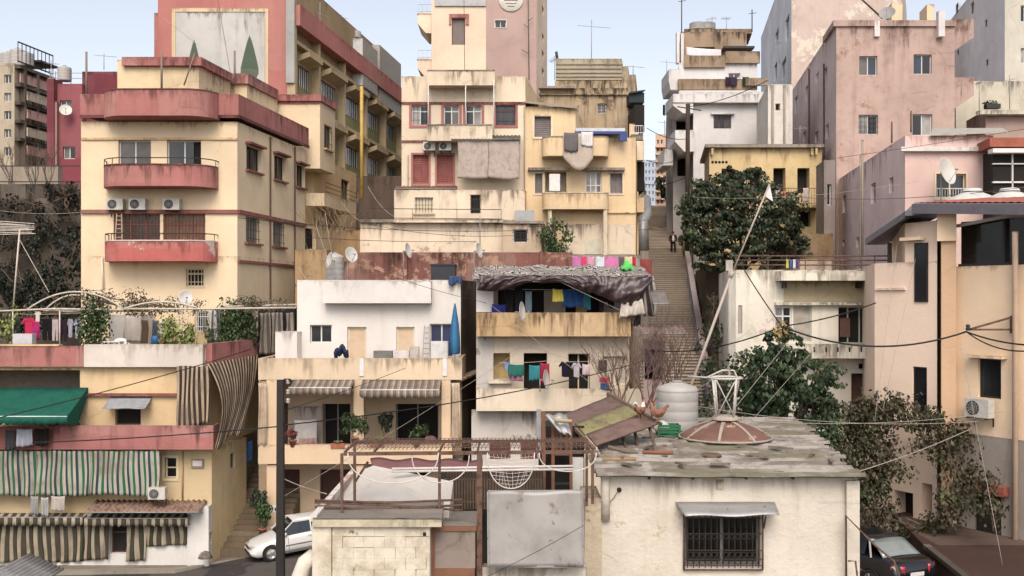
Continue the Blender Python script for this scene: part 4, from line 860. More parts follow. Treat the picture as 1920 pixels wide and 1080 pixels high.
for sx in (-.35, .35): m = MB(); m.bar(o+Vector((sx, -.25, 0)), o+Vector((sx, -.25, .7)), .05); m.build('leg', WHITE, t); m = MB(); m.bar(o+Vector((sx, .25, 0)), o+Vector((sx, .25, .7)), .05); m.build('leg', WHITE, t)
m = MB(); o = P(298, 645, 43.4); m.grid(lambda u, v: o+Vector((-.4+.8*u, 0, -.2+.55*math.sin(u*3.14)*v)), 10, 4); tag(m.build('tarp', paint('tarp_brown', (150, 96, 66), .9), thick=.3), 'orange brown bundle behind the terrace parapet', 'bundle')
m = MB(); o = P(292, 648, 43.3); m.lathe(o, [(.001, 0), (.18, 0), (.2, .35), (.16, .42), (.001, .43)], 14); tag(m.build('barrel', paint('blue_plastic', (40, 92, 150), .5)), 'blue plastic barrel behind the terrace parapet', 'barrel')
# mast with bundle of thin rods above the terrace, far left
t = thing('antenna_mast', 'slanted white mast with a rod bundle above the left terrace', 'antenna', P(24, 585, 44)); m = MB(); m.tube([P(24, 585, 44), P(37, 430, 44)], .035, 6); m.tube([P(37, 450, 44), P(92, 548, 44)], .015, 4); m.build('mast', WP, t); m = MB()
for k in range(9): m.tube([P(-12+rnd.uniform(-6, 6), 414+k*3.2, 44), P(62+rnd.uniform(-10, 6), 418+k*2.6+rnd.uniform(-3, 3), 44)], .02, 4)
m.build('rods', WP, t)
# ================================================================ central cream house on the hill
CR1 = plaster('cream_weathered', (232, 212, 184), dirt=.45, drip=.7, stain=(116, 96, 80), patch=(186, 158, 134), pamt=.06); CR2 = plaster('cream_warm', (228, 198, 152), dirt=.5, drip=.45, stain=(140, 106, 68)); OCW = plaster('ochre_wall', (216, 170, 104), dirt=.5, drip=.2, stain=(140, 96, 56)); WTH = plaster('weathered_black', (188, 164, 130), dirt=1.0, drip=1.4, stain=(58, 48, 42), patch=(120, 102, 84), pamt=.2)
RSH = paint('red_shutter', (150, 84, 76), .8, dirt=.5)
Y = 56.; b = Bldg('apartment_building', 'cream weathered house in the centre with red shuttered windows and grey hanging curtains', [CR1, CR2, PINKT, WTH])
f = b.block(foot(753, 985, Y, 7), ZY(143, Y), ZY(418, Y), (0, 1, 0, 0), rim=.5); A, AS = f[0], f[1]; r_ = b.root
balcony(A, 801, 133, 928, 157, .9, CR1, r_, cope=CONC); trim(A, 753, 191, 985, 195, .07, PINKT, r_)
for i, (x0, x1, p) in enumerate(((772, 803, GLASSL), (832, 861, GLASSL), (873, 903, GLASSL), (930, 966, GLASS))): win(A, x0, 197, x1, 235, WHITE if i < 3 else BROWNF, p, root=r_, sur=PINK, sw=.14, n=2, bars=4 if i in (0, 3) else 0, trans=.3)
balcony(A, 801, 235, 923, 261, 1.0, CR1, r_, cope=CONC); trim(A, 753, 263, 858, 267, .06, PINKT, r_)
for i, x in enumerate((793, 823)): ac_unit(A, x, 266, x+23, ('left', 'right')[i]+' one of two small air conditioners above the red shutters', d=.05)
for x0, x1 in ((774, 804), (819, 850)): win(A, x0, 290, x1, 345, REDF, RSH, root=r_, shut=True, n=2, sur=PINK, sw=.1)
m = MB(); awning(A, 740, 856, 349, 354, .6, paint('corr_red', (120, 84, 72), .8, dirt=.5), r_, val=0, corr=.2, amp=.03, name='ledge_sheet')
awning(A, 846, 976, 254, 261, 1.1, paint('corr_green', (84, 84, 74), .8, dirt=.5), r_, val=0, corr=.2, amp=.03, name='corrugated_canopy')
hole(A, 862, 270, 972, 334, .9, VOID, r_)
CG = clothm('curtain_greypink', (184, 168, 156), dirt=.5)
for x0, x1, l_ in ((858, 915, 'left'), (915, 974, 'right')): curtain(A, x0, 262, x1, 334, .95, CG, l_+' half of the big grey canvas curtain on the cream house balcony', amp=.035, folds=2, group='grey canvas curtains on the cream house', sagb=.06)
c = b.block(foot(739, 984, Y-.6, 1.2), ZY(356, Y-.6), ZY(418, Y-.6)+.003, (0, 1, 0, 0)); L = c[0]
win(L, 778, 370, 812, 399, WHITE, CREAMF, root=r_, n=2, bars=6, hb=1, sill=CR1, sw=.04); win(L, 882, 365, 901, 400, BROWNF, VOID, n=1, root=r_, bars=4, dep=.3)
trim(L, 737, 412, 985, 417, .35, CR1, r_)
tw = b.block(foot(675, 945, Y-.5, 1), ZY(414, Y-.5), 2, 0)[0]; trim(tw, 675, 411, 945, 417, .15, CONC, r_, 'coping')
b.done()
for px, y0, y1, d in ((873, 160, 233, 1.1), (926, 150, 252, 1.0), (803, 158, 232, 1.0), (765, 290, 412, .1), (983, 200, 412, .08)): m = MB(); m.tube([A.px(px, y0, d), A.px(px, y1, d)], .03, 5); tag(m.build('pipe', WHITE if d > .5 else CONC), {873: 'white pole before the pair of middle windows of the cream house', 926: 'white pole at the right end of the cream balcony', 803: 'white pole at the left end of the cream balcony', 765: 'grey drain pipe left of the red shutters', 983: 'grey drain pipe between the cream and ochre houses'}[px], 'pipe', 'poles and pipes on the cream house')
b = Bldg('garden_store', 'small weathered concrete block with square window on the terrace wall', [plaster('store_grey', (196, 172, 144), dirt=.8, drip=.9, stain=(86, 72, 60))], cat='shed'); f = b.block(foot(943, 1016, 54.6, 2.2), ZY(417, 54.6), 3); win(f[0], 962, 430, 990, 455, WHITE, VOID, n=1, root=b.root, bars=3); trim(f[0], 942, 414, 1018, 419, .12, CONC, b.root, 'roof_edge'); b.done()
m = MB(); o = P(984, 416, 55.2); m.box(o.x-.5, o.y-.3, o.z, o.x+.5, o.y+.3, o.z+.6); tag(m.build('metal_box', GALV), 'grey metal box on the roof of the concrete block', 'box')
# right half
b = Bldg('apartment_building', 'ochre stained house with rounded balconies and a hanging rug, right of the cream house', [CR2, OCW, CR1, WTH]); Y6 = 56.1
f = b.block(foot(985, 1192, Y6, 7), ZY(258, Y6), ZY(478, Y6), (0, 1, 0, 0)); A2 = f[0]; r_ = b.root
g = b.block(foot(985.3, 1079, Y6, 6), ZY(200, Y6), ZY(258, Y6)-.001, 0); A3 = g[0]
m = MB(); m.hexa([P(984, 193, Y6-.3), P(1084, 204, Y6-.3), P(1084, 204, Y6+6), P(984, 193, Y6+6), P(984, 189, Y6-.3), P(1084, 200, Y6-.3), P(1084, 200, Y6+6), P(984, 189, Y6+6)]); m.build('roof', CONC, r_)
win(A3, 1002, 218, 1033, 257, SHUTG, SHUTG, root=r_, shut=True, n=2, sur=CR1, sw=.1)
balcony(A2, 1017, 257, 1143, 289, 1.0, CR2, r_, r=.5, cope=CONC)
for x0, x1 in ((1003, 1017), (1144, 1167)): win(A2, x0, 325, x1, 363, SHUTG, SHUTG, root=r_, shut=True, n=1 if x1 < 1020 else 2, sur=CR1, sw=.08)
for x0, x1 in ((990, 1068), (1090, 1172)): trim(A2, x0, 314, x1, 319, .35, CONC, r_, 'hood')
hole(A2, 1022, 322, 1062, 385, .7, plaster('balcony_inner', (200, 186, 164), dirt=.4), r_); win(A2, 1098, 322, 1128, 385, WHITE, GLASSL, root=r_, n=3, dep=.3, trans=.4)
m = MB(); px_box(A2, m, 1030, 326, 1050, 358, .1, .5); m.build('cabinet', WHITE, r_)
balcony(A2, 1018, 362, 1143, 389, 1.0, CR2, r_, r=.5, cope=CR1)
for px in (1031, 1135): m = MB(); px_box(A2, m, px-3.5, 391, px+3.5, 478, .55, .85); m.build('column', CR1, r_)
h2 = b.block(foot(1062, 1192, Y6-.1, .12), ZY(398, Y6), ZY(400, Y6), 0)
m = MB(); px_box(A2, m, 1062, 420, 1190, 477, .004, .03); m.build('ground_floor_face', CR1, r_)
win(A2, 1095, 432, 1127, 446, SHUT, VOID, n=3, root=r_, dep=.2); win(A2, 1145, 430, 1163, 477, WHITE, GLASSL, n=2, root=r_, trans=.4, dep=.2)
m = MB(); px_box(A2, m, 1097, 448, 1126, 477, .03, .07); m.build('door', paint('cream_door', (206, 198, 176), .7), r_)
# canopies with blue edge
m = MB(); px_box(A2, m, 1080, 240, 1172, 246, -2.5, .6); m.build('tarp_roof', paint('pale_sheet', (200, 204, 210), .6, dirt=.3), r_); m = MB(); px_box(A2, m, 1078, 246.3, 1176, 251, .4, .65); px_box(A2, m, 1162, 251.2, 1176, 264, .4, .65); m.build('blue_edge', paint('blue_tarp', (52, 72, 142), .6, dirt=.3), r_)
b.done()
RUG = plaster('rug', (196, 178, 164), dirt=.9, drip=0, stain=(120, 92, 84)); cloth_item(A2.px(1056, 249, 1.12), A2.px(1112, 249, 1.12), 1.85, RUG, 'large pale rug hung over the rounded balcony of the ochre house', folds=2, amp=.03, group=None, shape=lambda u: .75+.3*math.sin(u*3.14))
cloth_item(A2.px(1058, 248, 1.2), A2.px(1084, 248, 1.2), 1.0, clothm('greyshirt', (110, 104, 104)), 'dark grey cloth in front of the large pale rug', group=None); cloth_item(A2.px(1090, 247, 1.2), A2.px(1112, 247, 1.2), .75, clothm('whitecl', (224, 220, 216)), 'white cloth next to the dark grey cloth on the rug balcony', group=None)
creeper('shrub', 'green leafy climbing bush on the terrace between the concrete block and the columns', [(P(1040, 440, 54.4), (.75, .4, .75)), (P(1038, 470, 54.4), (.7, .4, .6))], LEAF, 1500, .13, cat='shrub')
# block behind
b = Bldg('apartment_building', 'blackened weathered building with a concrete roof room behind the ochre house', [WTH, plaster('concrete_stack', (172, 160, 136), dirt=.6, drip=.5, stain=(90, 80, 62)), CR2]); Y7 = 63.5
f = b.block(foot(1012, 1178, Y7, 9), ZY(165, Y7), ZY(262, Y7)-3, (0, 2, 0, 0)); r_ = b.root; win(f[0], 1120, 194, 1137, 213, WHITE, GLASSL, root=r_, bars=3, hb=3)
b.block(foot(1040, 1176, Y7+.2, 8), ZY(150, Y7), ZY(165, Y7), 0); b.block(foot(1042, 1166, Y7+.6, 7), ZY(110, Y7+.6), ZY(150, Y7+.6), 1); b.block(foot(1165, 1178, Y7+1, 7), ZY(122, Y7+.6), ZY(150, Y7+.6), 1)
for yy in (120, 128, 136, 143): trim(Face(((1042-960)/F*(Y7+.6), Y7+.6), ((1166-960)/F*(Y7+.6), Y7+.6)), 1042, yy, 1166, yy+1.2, .06, CONC, r_, 'board_line')
trim(f[0], 1010, 161, 1078, 165, .5, CONC, r_, 'ledge'); trim(f[0], 1010, 176, 1180, 178, .15, WTH, r_, 'ledge')
b.done()
antenna(P(1109, 122, Y7+2), 2.9, 'tall antenna on the concrete roof room', arm=1.2); antenna(P(1187, 140, Y7+2), .6, 'small antenna right of the concrete roof room', arm=.7)
m = MB(); m.tube([P(1045, 112, Y7+1), P(1043, 97, Y7+1)], .09, 6); tag(m.build('vent_pipe', DARKF), 'short black vent pipe on the concrete roof room', 'pipe')
# street side of this block: stacked balconies over the stair
b = Bldg('apartment_building', 'narrow street front with stacked balconies and dark awning above the stairway', [CR2, CR1, WTH]); Y8 = 60.
f = b.block(foot(1180, 1197, Y8, corner(1197, Y8, 1213)), ZY(232, Y8), 8, 0); s8 = f[1]; r_ = b.root
f2 = b.block(foot(1170, 1192, Y8+4, 12), ZY(140, Y8+4), 10, 2)
for k, (yt, yb, px1, mt) in enumerate(((262, 300, 1208, CR1), (370, 398, 1208, CR2), (252, 264, 1206, CONC))):
    m = MB(); a = P(1184, yt, Y8-1); q = P(px1, yb, Y8-1); m.box(a.x, a.y, q.z, q.x, a.y+3.5, a.z); m.build('balcony', mt, r_)
for k, (yt, yb) in enumerate(((306, 360), (200, 250))): m = MB(); a = P(1188, yt, Y8+.5); q = P(1206, yb, Y8+.5); m.box(a.x, a.y-.55, q.z, q.x, a.y+4, a.z); m.build('dark_recess', VOID, r_)
railing([P(1184, 252, Y8-1.1), P(1206, 252, Y8-1.1)], .5, WHITE, r_, step=.12)
m = MB(); a = P(1180, 158, Y8+2); q = P(1208, 192, Y8+2); m.box(a.x, a.y, q.z, q.x, a.y+3, a.z-.5); m.build('dark_cloth', paint('dark_teal', (34, 52, 58), .8), r_); m = MB(); m.hexa([a+Vector((0, -.2, -.6)), P(1210, 170, Y8+1.8), P(1210, 170, Y8+5), a+Vector((0, 3, -.6)), a+Vector((0, -.2, -.5)), P(1210, 168, Y8+1.8), P(1210, 168, Y8+5), a+Vector((0, 3, -.5))]); m.build('awning', DARKF, r_)
b.done()
# pipe bundle & shabby shacks along the stair's left side
b = Bldg('shack', 'shabby grey shack with duct and red fence along the left of the stairway', [plaster('shack_grey', (158, 148, 136), dirt=.9, drip=.8), paint('red_sheet', (150, 60, 54), .8, dirt=.6, rust=(96, 70, 60), ramt=.3), WTH], cat='shack')
b.block(foot(1190, 1213, 62, 8), ZY(420, 62), 5, 0); b.block(foot(1196, 1222, 54, 3), ZY(486, 54), ZY(540, 54), 1); b.block(foot(1200, 1217, 58, 3), ZY(470, 58), 4, 0); r_ = b.root
m = MB(); m.tube([P(1210, 372, 64), P(1212, 405, 63), P(1204, 415, 62), P(1206, 470, 61.8)], .35, 8); m.build('duct', GALV, r_); b.done()
# ================================================================ red wall terrace
RWL = plaster('red_wall', (138, 90, 80), dirt=1.0, drip=1.3, stain=(74, 52, 44), patch=(176, 138, 116), pamt=.4)
b = Bldg('garden_wall', 'long peeling red wall behind the white house roof', [RWL], cat='wall'); b.block(foot(655, 1072, 53.2, .5), ZY(473, 53.2), 3); b.block(foot(600, 655.5, 53.4, .5), ZY(490, 53.4), 3); b.done()
b = Bldg('garden_wall', 'stained cream wall behind the pink towels', [CONC], cat='wall'); b.block(foot(1072.5, 1200, 53.3, .5), ZY(478, 53.2), 3); b.done()
for px in (760, 1015): m = MB(); f_ = Face((P(px-4, 0, 53.1).x, 53.1), (P(px+4, 0, 53.1).x, 53.1)); m.box(P(px-3, 0, 53).x, 53.0, 5, P(px+3, 0, 53).x, 53.19, ZY(471, 53)); tag(m.build('pilaster', RWL), 'buttress on the red wall '+('behind the white house' if px < 900 else 'beside the green climbing bush'), 'buttress')
b = Bldg('stone_wall', 'ochre stone wall with dry twigs between the yellow building and the red wall', [plaster('stone_ochre', (176, 142, 98), dirt=1., drip=.7, stain=(84, 70, 48), patch=(120, 98, 72), pamt=.2)], cat='wall'); b.block(foot(553, 612, 52.2, 1), ZY(468, 52.2), 4); b.block(foot(600, 682, 60, 1), ZY(432, 60), 4); b.done()
b = Bldg('rubble_wall', 'dark rubble wall under the long balcony block', [plaster('rubble', (110, 92, 80), dirt=1., drip=.6, stain=(48, 40, 36))], cat='wall'); b.block(foot(640, 752, 68, 1), ZY(330, 68), 8); b.done()
for i, px in enumerate((585, 622, 655)): bare_bush(P(px, 520-20*i, 52.8+i), 3.8, .45, 4, ('leftmost', 'middle', 'rightmost')[i]+' dry bare shrub above the roof of the white house', seed=20+i, group='dry shrubs above the white house', mat=paint('dry_twig', (150, 128, 98), .9))
# ================================================================ white house with terrace, and its columned gallery below
WHT = plaster('white_plaster', (226, 220, 214), dirt=.25, drip=.35, stain=(128, 112, 100)); BEG = plaster('beige_gallery', (222, 198, 166), dirt=.45, drip=.55, stain=(104, 84, 66)); BEG2 = plaster('beige_plain', (226, 196, 160), dirt=.25, drip=.1, stain=(150, 120, 90))
b = Bldg('terrace_house', 'white house with flat roof and terrace above a beige columned gallery', [WHT, BEG, BEG2, plaster('mould_dark', (96, 82, 70), dirt=1., drip=1., stain=(40, 34, 30))]); YW = 46.6  # last colour: side walls darkened so the gap beside them reads near-black
f = b.block(foot(557, 864, YW, 6), ZY(525, YW), ZY(672, YW)-1, (0, 3, 0, 0), rim=.25, roof=3); W_ = f[0]; r_ = b.root
balcony(W_, 605, 527, 808, 565, .6, WHT, r_)
win(W_, 581, 609, 622, 643, WHITE, GLASS, root=r_)
for x0, x1 in ((651, 687), (743, 777)): win(W_, x0, 613, x1, 680, CREAMF, paint('beige_door', (212, 184, 152), .7, dirt=.2), n=1, root=r_, dep=.25, name='door', fw=.09)
win(W_, 806, 607, 850, 670, WHITE, glass('blue_curtain', (40, 48, 92), .4), root=r_)
b.block(foot(516, 557, 46.0, 4), ZY(622, 46), ZY(672, 46)-1, 0)
ZG = ZY(672, 44); ZGb = ZY(712, 44); Zb1 = ZY(835, 44); Zb0 = ZY(871, 44)
fl = b.block(foot(485, 866, 44.3, 8), ZG-1.0, ZGb, (1, 1, 1, 1))     # terrace slab
FG = Face(((484-960)/F*44, 44.), ((866-960)/F*44, 44.)); m = MB()
for (x0, x1) in ((484, 833), (833, 866)): px_box(FG, m, x0+.2, 672, x1-.2, 712, -.25, .0)
m.build('parapet', BEG, r_)
m = MB(); m.box(P(484, 0, 44).x, 44.26, ZGb, P(484, 0, 44).x+.2, 50, ZG); m.build('parapet', BEG, r_); m = MB(); m.box(P(866, 0, 44).x-.2, 44.26, ZGb, P(866, 0, 44).x, 50, ZG); m.build('parapet', BEG, r_)
for px in (678, 834): m = MB(); px_box(FG, m, px-4, 672, px+4, 705, .003, .05); m.build('pilaster', WHITE, r_)
bw = b.block(foot(485, 866, 46.4, 5), ZGb-.002, .3, (2, 3, 2, 2)); B_ = bw[0]
for k, (x0, x1, yt) in enumerate(((500, 522, 712), (663, 682, 712), (828, 845, 712))):
    m = MB(); px_box(FG, m, x0, yt+.3, x1, 834, -.35, 0); m.build('column', BEG2, r_)
m = MB(); px_box(FG, m, 500, 872, 522, 1012, -.35, 0); m.build('column', BEG2, r_)
m = MB(); px_box(FG, m, 663, 872, 682, 1012, -.35, 0); m.build('column', BEG2, r_)
m = MB(); px_box(FG, m, 484, 835, 848, 870, -.3, .12); m.build('parapet', BEG2, r_); m = MB(); m.box(P(484, 0, 44).x, 44.32, Zb0, P(866, 0, 44).x, 46.38, Zb0+.18); m.build('floor_slab', CONC, r_)
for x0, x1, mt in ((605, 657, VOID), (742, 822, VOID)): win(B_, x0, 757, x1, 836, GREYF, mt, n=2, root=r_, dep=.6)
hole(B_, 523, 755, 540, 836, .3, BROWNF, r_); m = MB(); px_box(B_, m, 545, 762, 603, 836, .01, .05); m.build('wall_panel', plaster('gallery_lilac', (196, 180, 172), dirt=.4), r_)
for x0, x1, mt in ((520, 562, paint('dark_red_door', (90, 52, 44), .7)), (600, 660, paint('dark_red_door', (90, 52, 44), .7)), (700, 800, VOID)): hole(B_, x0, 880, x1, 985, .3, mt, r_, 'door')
m = MB(); px_box(FG, m, 503, 948, 520, 961, .003, .02); o = m.build('notice', WHITE, r_)
m = MB()
for i, x in enumerate((506, 511, 516)): px_box(FG, m, x-1, 952, x+1.4, 958-i % 2, .022, .026)
m.build('notice_marks', IRON, o)
b.done()
AW = stripes('grey_beige_awning', [(.5, (112, 104, 98)), (.3, (150, 130, 116)), (.2, (178, 160, 142))], .28, .6)
awning(FG, 541, 658, 712, 727, 1.0, AW, None, val=.3, label='left scalloped striped awning of the beige gallery', group='scalloped awnings of the beige gallery', bar=WHITE, Dw=.03)
awning(FG, 674, 824, 712, 731, 1.0, AW, None, val=.34, label='right wider scalloped striped awning of the beige gallery', group='scalloped awnings of the beige gallery', bar=WHITE, Dw=.03)
BC = clothm('curtain_beige', (196, 174, 150), dirt=.4)
for x0, x1, l_, d in ((484, 500, 'beige curtain tied at the left end of the gallery', .1), (846, 862, 'beige curtain hanging at the right end of the gallery', .1)): curtain(FG, x0, 718, x1, 838, d, BC, l_, amp=.08, folds=2.5, group='beige curtains at the gallery ends')
# gallery & terrace things
GZ = Zb1
pot_plant(P(665, 833, 43.95), .6, 1.0, 'bushy green pot plant on the gallery parapet by the middle column', LEAF, 700, .12)
pot_plant(P(549, 838, 43.95), .4, .45, 'red leaved plant in a bowl on the gallery parapet', leafmat('leaf_red', (130, 60, 64), (90, 50, 48)), 220, .1)
pot_plant(P(781, 838, 43.9), .6, .6, 'spreading fern on the gallery parapet near the pink chair', LEAF, 320, .13)
pot_plant(P(708, 838, 43.95), .4, .35, 'low planter box with pale shoots on the gallery parapet', LEAFY, 140, .08, box=.6); pot_plant(P(634, 840, 43.95), .3, .12, 'empty looking terracotta planter box on the gallery parapet', LEAFY, 20, .05, box=.6)
pot_plant(P(722, 836, 44.8), .4, 1.2, 'dark agave like plant behind the gallery parapet', LEAFD, 180, .16)
plastic_chair(Vector((P(810, 0, 45.2).x, 45.2, Zb0+.19)), 20, paint('pink_plastic', (170, 120, 140), .5), 'pink plastic chair in the beige gallery')
cloth_item(P(552, 788, 45.6), P(594, 786, 45.6), 1.1, clothm('white_shirt2', (214, 208, 204)), 'white sheet drying inside the beige gallery', folds=1.5)
cloth_item(P(560, 822, 45.0), P(594, 820, 45.0), .4, plaster('patterned', (176, 140, 130), dirt=.9, drip=0, stain=(90, 60, 60)), 'patterned cloth over the gallery rail', amp=.08)
def umb(): 
    t = thing('parasol', 'folded blue parasol standing at the right end of the white terrace', 'parasol', P(853, 672, 45.2)); m = MB(); o = P(853, 664, 45.2); h = (664-568)/F*45.2
    pr = [(.02, h), (.06, h*.9), (.15, h*.6), (.2, h*.3), (.21, .05), (.14, .0), (.001, 0)]; vs = []
    n = 20
    m.idx([o+Vector((math.cos(6.283*k/n)*r*(1+.25*math.sin(k*2.5)), math.sin(6.283*k/n)*r, z)) for r, z in pr for k in range(n)], [(i*n+k, i*n+(k+1) % n, (i+1)*n+(k+1) % n, (i+1)*n+k) for i in range(len(pr)-1) for k in range(n)]); m.build('canopy', clothm('blue_canvas', (60, 124, 172)), t)
    m = MB(); m.tube([o-UP*.6, o+UP*(h+.08)], .025, 6); m.build('pole', WHITE, t)
umb()
m = MB(); a0, a1 = P(792, 678, 45.6), P(806, 678, 45.6); c0, c1 = P(796, 610, 46.4), P(804, 610, 46.4); m.bar(a0, c0, .04); m.bar(a1, c1, .04)
for k in range(7): t_ = (k+.5)/7; m.bar(a0.lerp(c0, t_), a1.lerp(c1, t_), .035)
tag(m.build('ladder', GREYF), 'stepladder leaning on the white house beside the blue curtained window', 'ladder')
for x0, y0, x1, y1, c_, l_, nm in ((700, 658, 735, 674, (120, 116, 114), 'grey mesh crate on the white terrace between the two doors', 'crate'), (737, 657, 767, 674, (214, 204, 200), 'pale board leaning on the white terrace below the right door', 'board'), (808, 640, 840, 674, (214, 212, 210), 'white panel box standing under the blue curtained window', 'panel'), (768, 650, 785, 674, (190, 180, 166), 'cream bin beside the stepladder on the white terrace', 'bin')):
    m = MB(); a, c = P(x0, y0, 45.7), P(x1, y1+4, 45.7); m.box(a.x, a.y, c.z, c.x, a.y+.35, a.z); m.box(a.x+.04, a.y-.02, c.z+.04, c.x-.04, a.y-.003, a.z-.06); tag(m.build(nm, paint(nm+'_p', c_, .7, dirt=.5)), l_, nm)
m = MB(); m.grid(lambda u, v: P(628+24*u, 662, 45.6)+Vector((0, .2*v, .3*math.sin(u*3.1)+.08*math.sin(u*14)-.3*v)), 12, 5); tag(m.build('bundle', clothm('navy', (50, 56, 84)), thick=.15), 'dark blue bundle of cloth on the white terrace left of the left door', 'bundle')
# roof of the white house
tank(P(628, 528, 48.6), .42, 1.35, 'grey water tank among dry twigs on the white house roof', group=None)
for px, py, Y, yaw, r0, l_ in ((620, 488, 47.5, -60, .36, 'dish in front of the grey roof tank of the white house'), (657, 478, 47.8, 50, .36, 'dish right of the grey roof tank, turned right'), (763, 470, 51, 75, .38, 'dish seen edge on above the white house'), (896, 470, 51, 72, .38, 'dish seen edge on left of the concrete block')): dish(P(px, py, Y), r0, yaw, 12, l_, pole=1.5)
m = MB(); a, c = P(808, 498, 48), P(853, 527, 48); m.box(a.x, a.y, c.z, c.x, a.y+1.4, a.z); m.box(a.x-.04, a.y-.04, a.z+.003, c.x+.04, a.y+1.44, a.z+.08); tag(m.build('water_box', paint('black_tank', (48, 48, 58), .6, dirt=.5)), 'low black tank on the right of the white house roof', 'tank')
m = MB(); m.grid(lambda u, v: P(842+24*u, 522, 46.55)+Vector((0, -.15-.1*math.sin(u*9), .1-.35*v*(1+.3*math.sin(u*7)))), 10, 5); tag(m.build('tarp', clothm('bluegrey', (70, 88, 128)), thick=.05), 'crumpled blue cloth on the roof edge of the white house', 'tarp')
# ================================================================ tarp roofed house, centre right
GWL = plaster('greywhite_wall', (206, 198, 190), dirt=.6, drip=.6, stain=(96, 88, 82), patch=(140, 134, 130), pamt=.1); CWL = plaster('warm_white_wall', (222, 206, 182), dirt=.45, drip=.4, stain=(140, 112, 84)); OPB = plaster('ochre_parapet', (206, 172, 124), dirt=.8, drip=.9, stain=(92, 66, 44))
YC = 44.4; b = Bldg('terrace_house', 'narrow house with tarpaulin roof and laundry filled balconies, centre right', [CWL, OPB, GWL, VOID])
f = b.block(foot(893, 1180, YC, corner(1180, YC, 1204)), ZY(615, YC), .3, (0, 1, 0, 0)); C_, CS = f[0], f[1]; r_ = b.root
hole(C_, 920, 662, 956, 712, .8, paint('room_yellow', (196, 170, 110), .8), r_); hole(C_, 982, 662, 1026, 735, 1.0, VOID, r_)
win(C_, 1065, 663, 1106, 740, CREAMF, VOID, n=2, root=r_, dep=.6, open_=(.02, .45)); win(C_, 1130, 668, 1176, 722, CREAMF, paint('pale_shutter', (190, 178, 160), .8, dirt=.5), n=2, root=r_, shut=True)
m = MB(); px_box(C_, m, 893, 588, 925, 836, .003, .05); m.build('bare_patch_wall', GWL, r_)
balcony(C_, 893, 586, 1183, 627, .8, OPB, r_, cope=None)
balcony(C_, 893, 729, 1204, 767, .9, CWL, r_); m = MB(); px_box(C_, m, 884, 768.5, 1012, 900, .003, .2); m.build('lower_front', GWL, r_); win(C_, 0, 0, 1, 1, root=r_) if False else None
for x0, x1 in ((918, 957), (976, 1008)): m = MB(); px_box(C_, m, x0, 824, x1, 860, .2, .215); m.build('lower_opening', paint('dark_red_door', (90, 52, 44), .7), r_)
trim(C_, 916, 712, 960, 719, .3, CWL, r_, 'sill')
# upper loggia
g = b.block(foot(905, 1200, YC+2.6, 2.2), ZY(508, YC), ZY(615, YC)+.002, (3, 3, 3, 3)); 
m = MB(); px_box(C_, m, 893, 520, 925, 585, -.25, .0); m.build('pier', WHT, r_); m = MB(); px_box(C_, m, 1180, 520, 1186, 585, -.1, .0); m.build('post', GREYF, r_)
Lg = Face((P(905, 0, YC+2.55).x, YC+2.55), (P(1200, 0, YC+2.55).x, YC+2.55))
for x0, x1, y0, c_ in ((1020, 1060, 545, (200, 180, 168)), (1080, 1100, 560, (206, 176, 130)), (1130, 1165, 566, (176, 166, 160)), (925, 934, 530, (150, 130, 110))): m = MB(); px_box(Lg, m, x0, y0, x1, 592, .01, .08); m.build('loggia_panel', paint('lp%d' % x0, c_, .8, dirt=.4), r_)
b.done()
# crumpled tarpaulin roof
TB = paint('tarp_brown_dark', (60, 40, 42), .4, dirt=.5, spec=.6, bump=.3); TW = stripes('tarp_black_white', [(.3, (186, 178, 170)), (.24, (50, 44, 44)), (.22, (196, 190, 184)), (.24, (84, 70, 68))], .5, .4)
def fb(x, y, s_, a): return a*noise.fractal(Vector((x*s_, y*s_, 3.1)), 1, 2, 4)
xa, xb = P(886, 0, YC).x, P(1222, 0, YC).x; zt = ZY(520, YC)
m = MB(); m.grid(lambda u, v: Vector((xa+(xb-xa)*u, YC-1.0+4.4*v, zt-.12+.95*v-.25*v*v+fb(u*9, v*3, .9, .14)+.03*math.sin(u*60+v*9+3*math.sin(v*7))-.25*(u-.5)**2+(.3*max(0, .12-u)+.0))), 90, 30, lambda u, v: (v*4.4+fb(u*9, v*4, .8, 1.3)+u*1.5, u)); tag(m.build('tarpaulin', [TW], thick=.03), 'crumpled black and white striped plastic sheeting covering the roof terrace', 'tarp', 'tarpaulins on the laundry house roof')
def drp(u, v):
    x = xa+.3+(xb-xa-.45)*u; L_ = .42+.28*math.sin(u*9.5+1.2)*(.6+.4*u)+(.95*max(0, (u-.68)/.25) if u < .93 else .95*(1-(u-.93)/.09)); L_ = max(.25, L_)
    z = ZY(517, YC-1)-v*L_*1.05; f1 = u*7+v*1.2*math.sin(u*9); return Vector((x+.1*math.sin(v*4+u*20)*v, YC-1.05-.16*math.sin(v*3.1)+.08*math.sin(f1*6+2*math.sin(u*11)+v*3)*(.3+v)+.02*math.sin(f1*17-v*7+3*math.sin(u*8))+fb(u*9, v*2+u*5, 1.0, .08)+fb(u*5, v*1.5, .8, .1), z+fb(u*5, 1, .9, .07)-.05*abs(math.sin(u*13))*v))
m = MB(); m.grid(drp, 110, 22); tag(m.build('tarpaulin', TB, thick=.02), 'dark brown tarpaulin sagging from the roof edge over the upper laundry balcony', 'tarp', 'tarpaulins on the laundry house roof')
cloth_item(P(1206, 516, 43.6), P(1226, 520, 44.6), 1.7, TW, 'pale torn sheet hanging from the right corner of the tarpaulin roof', folds=2, amp=.12, group='tarpaulins on the laundry house roof'); cloth_item(P(1166, 566, 43.3), P(1204, 560, 43.3), .65, clothm('pale_rag', (200, 190, 178)), 'pale skirt like rag below the right corner of the brown tarpaulin', folds=3, amp=.08, taper=-.3, group='tarpaulins on the laundry house roof')
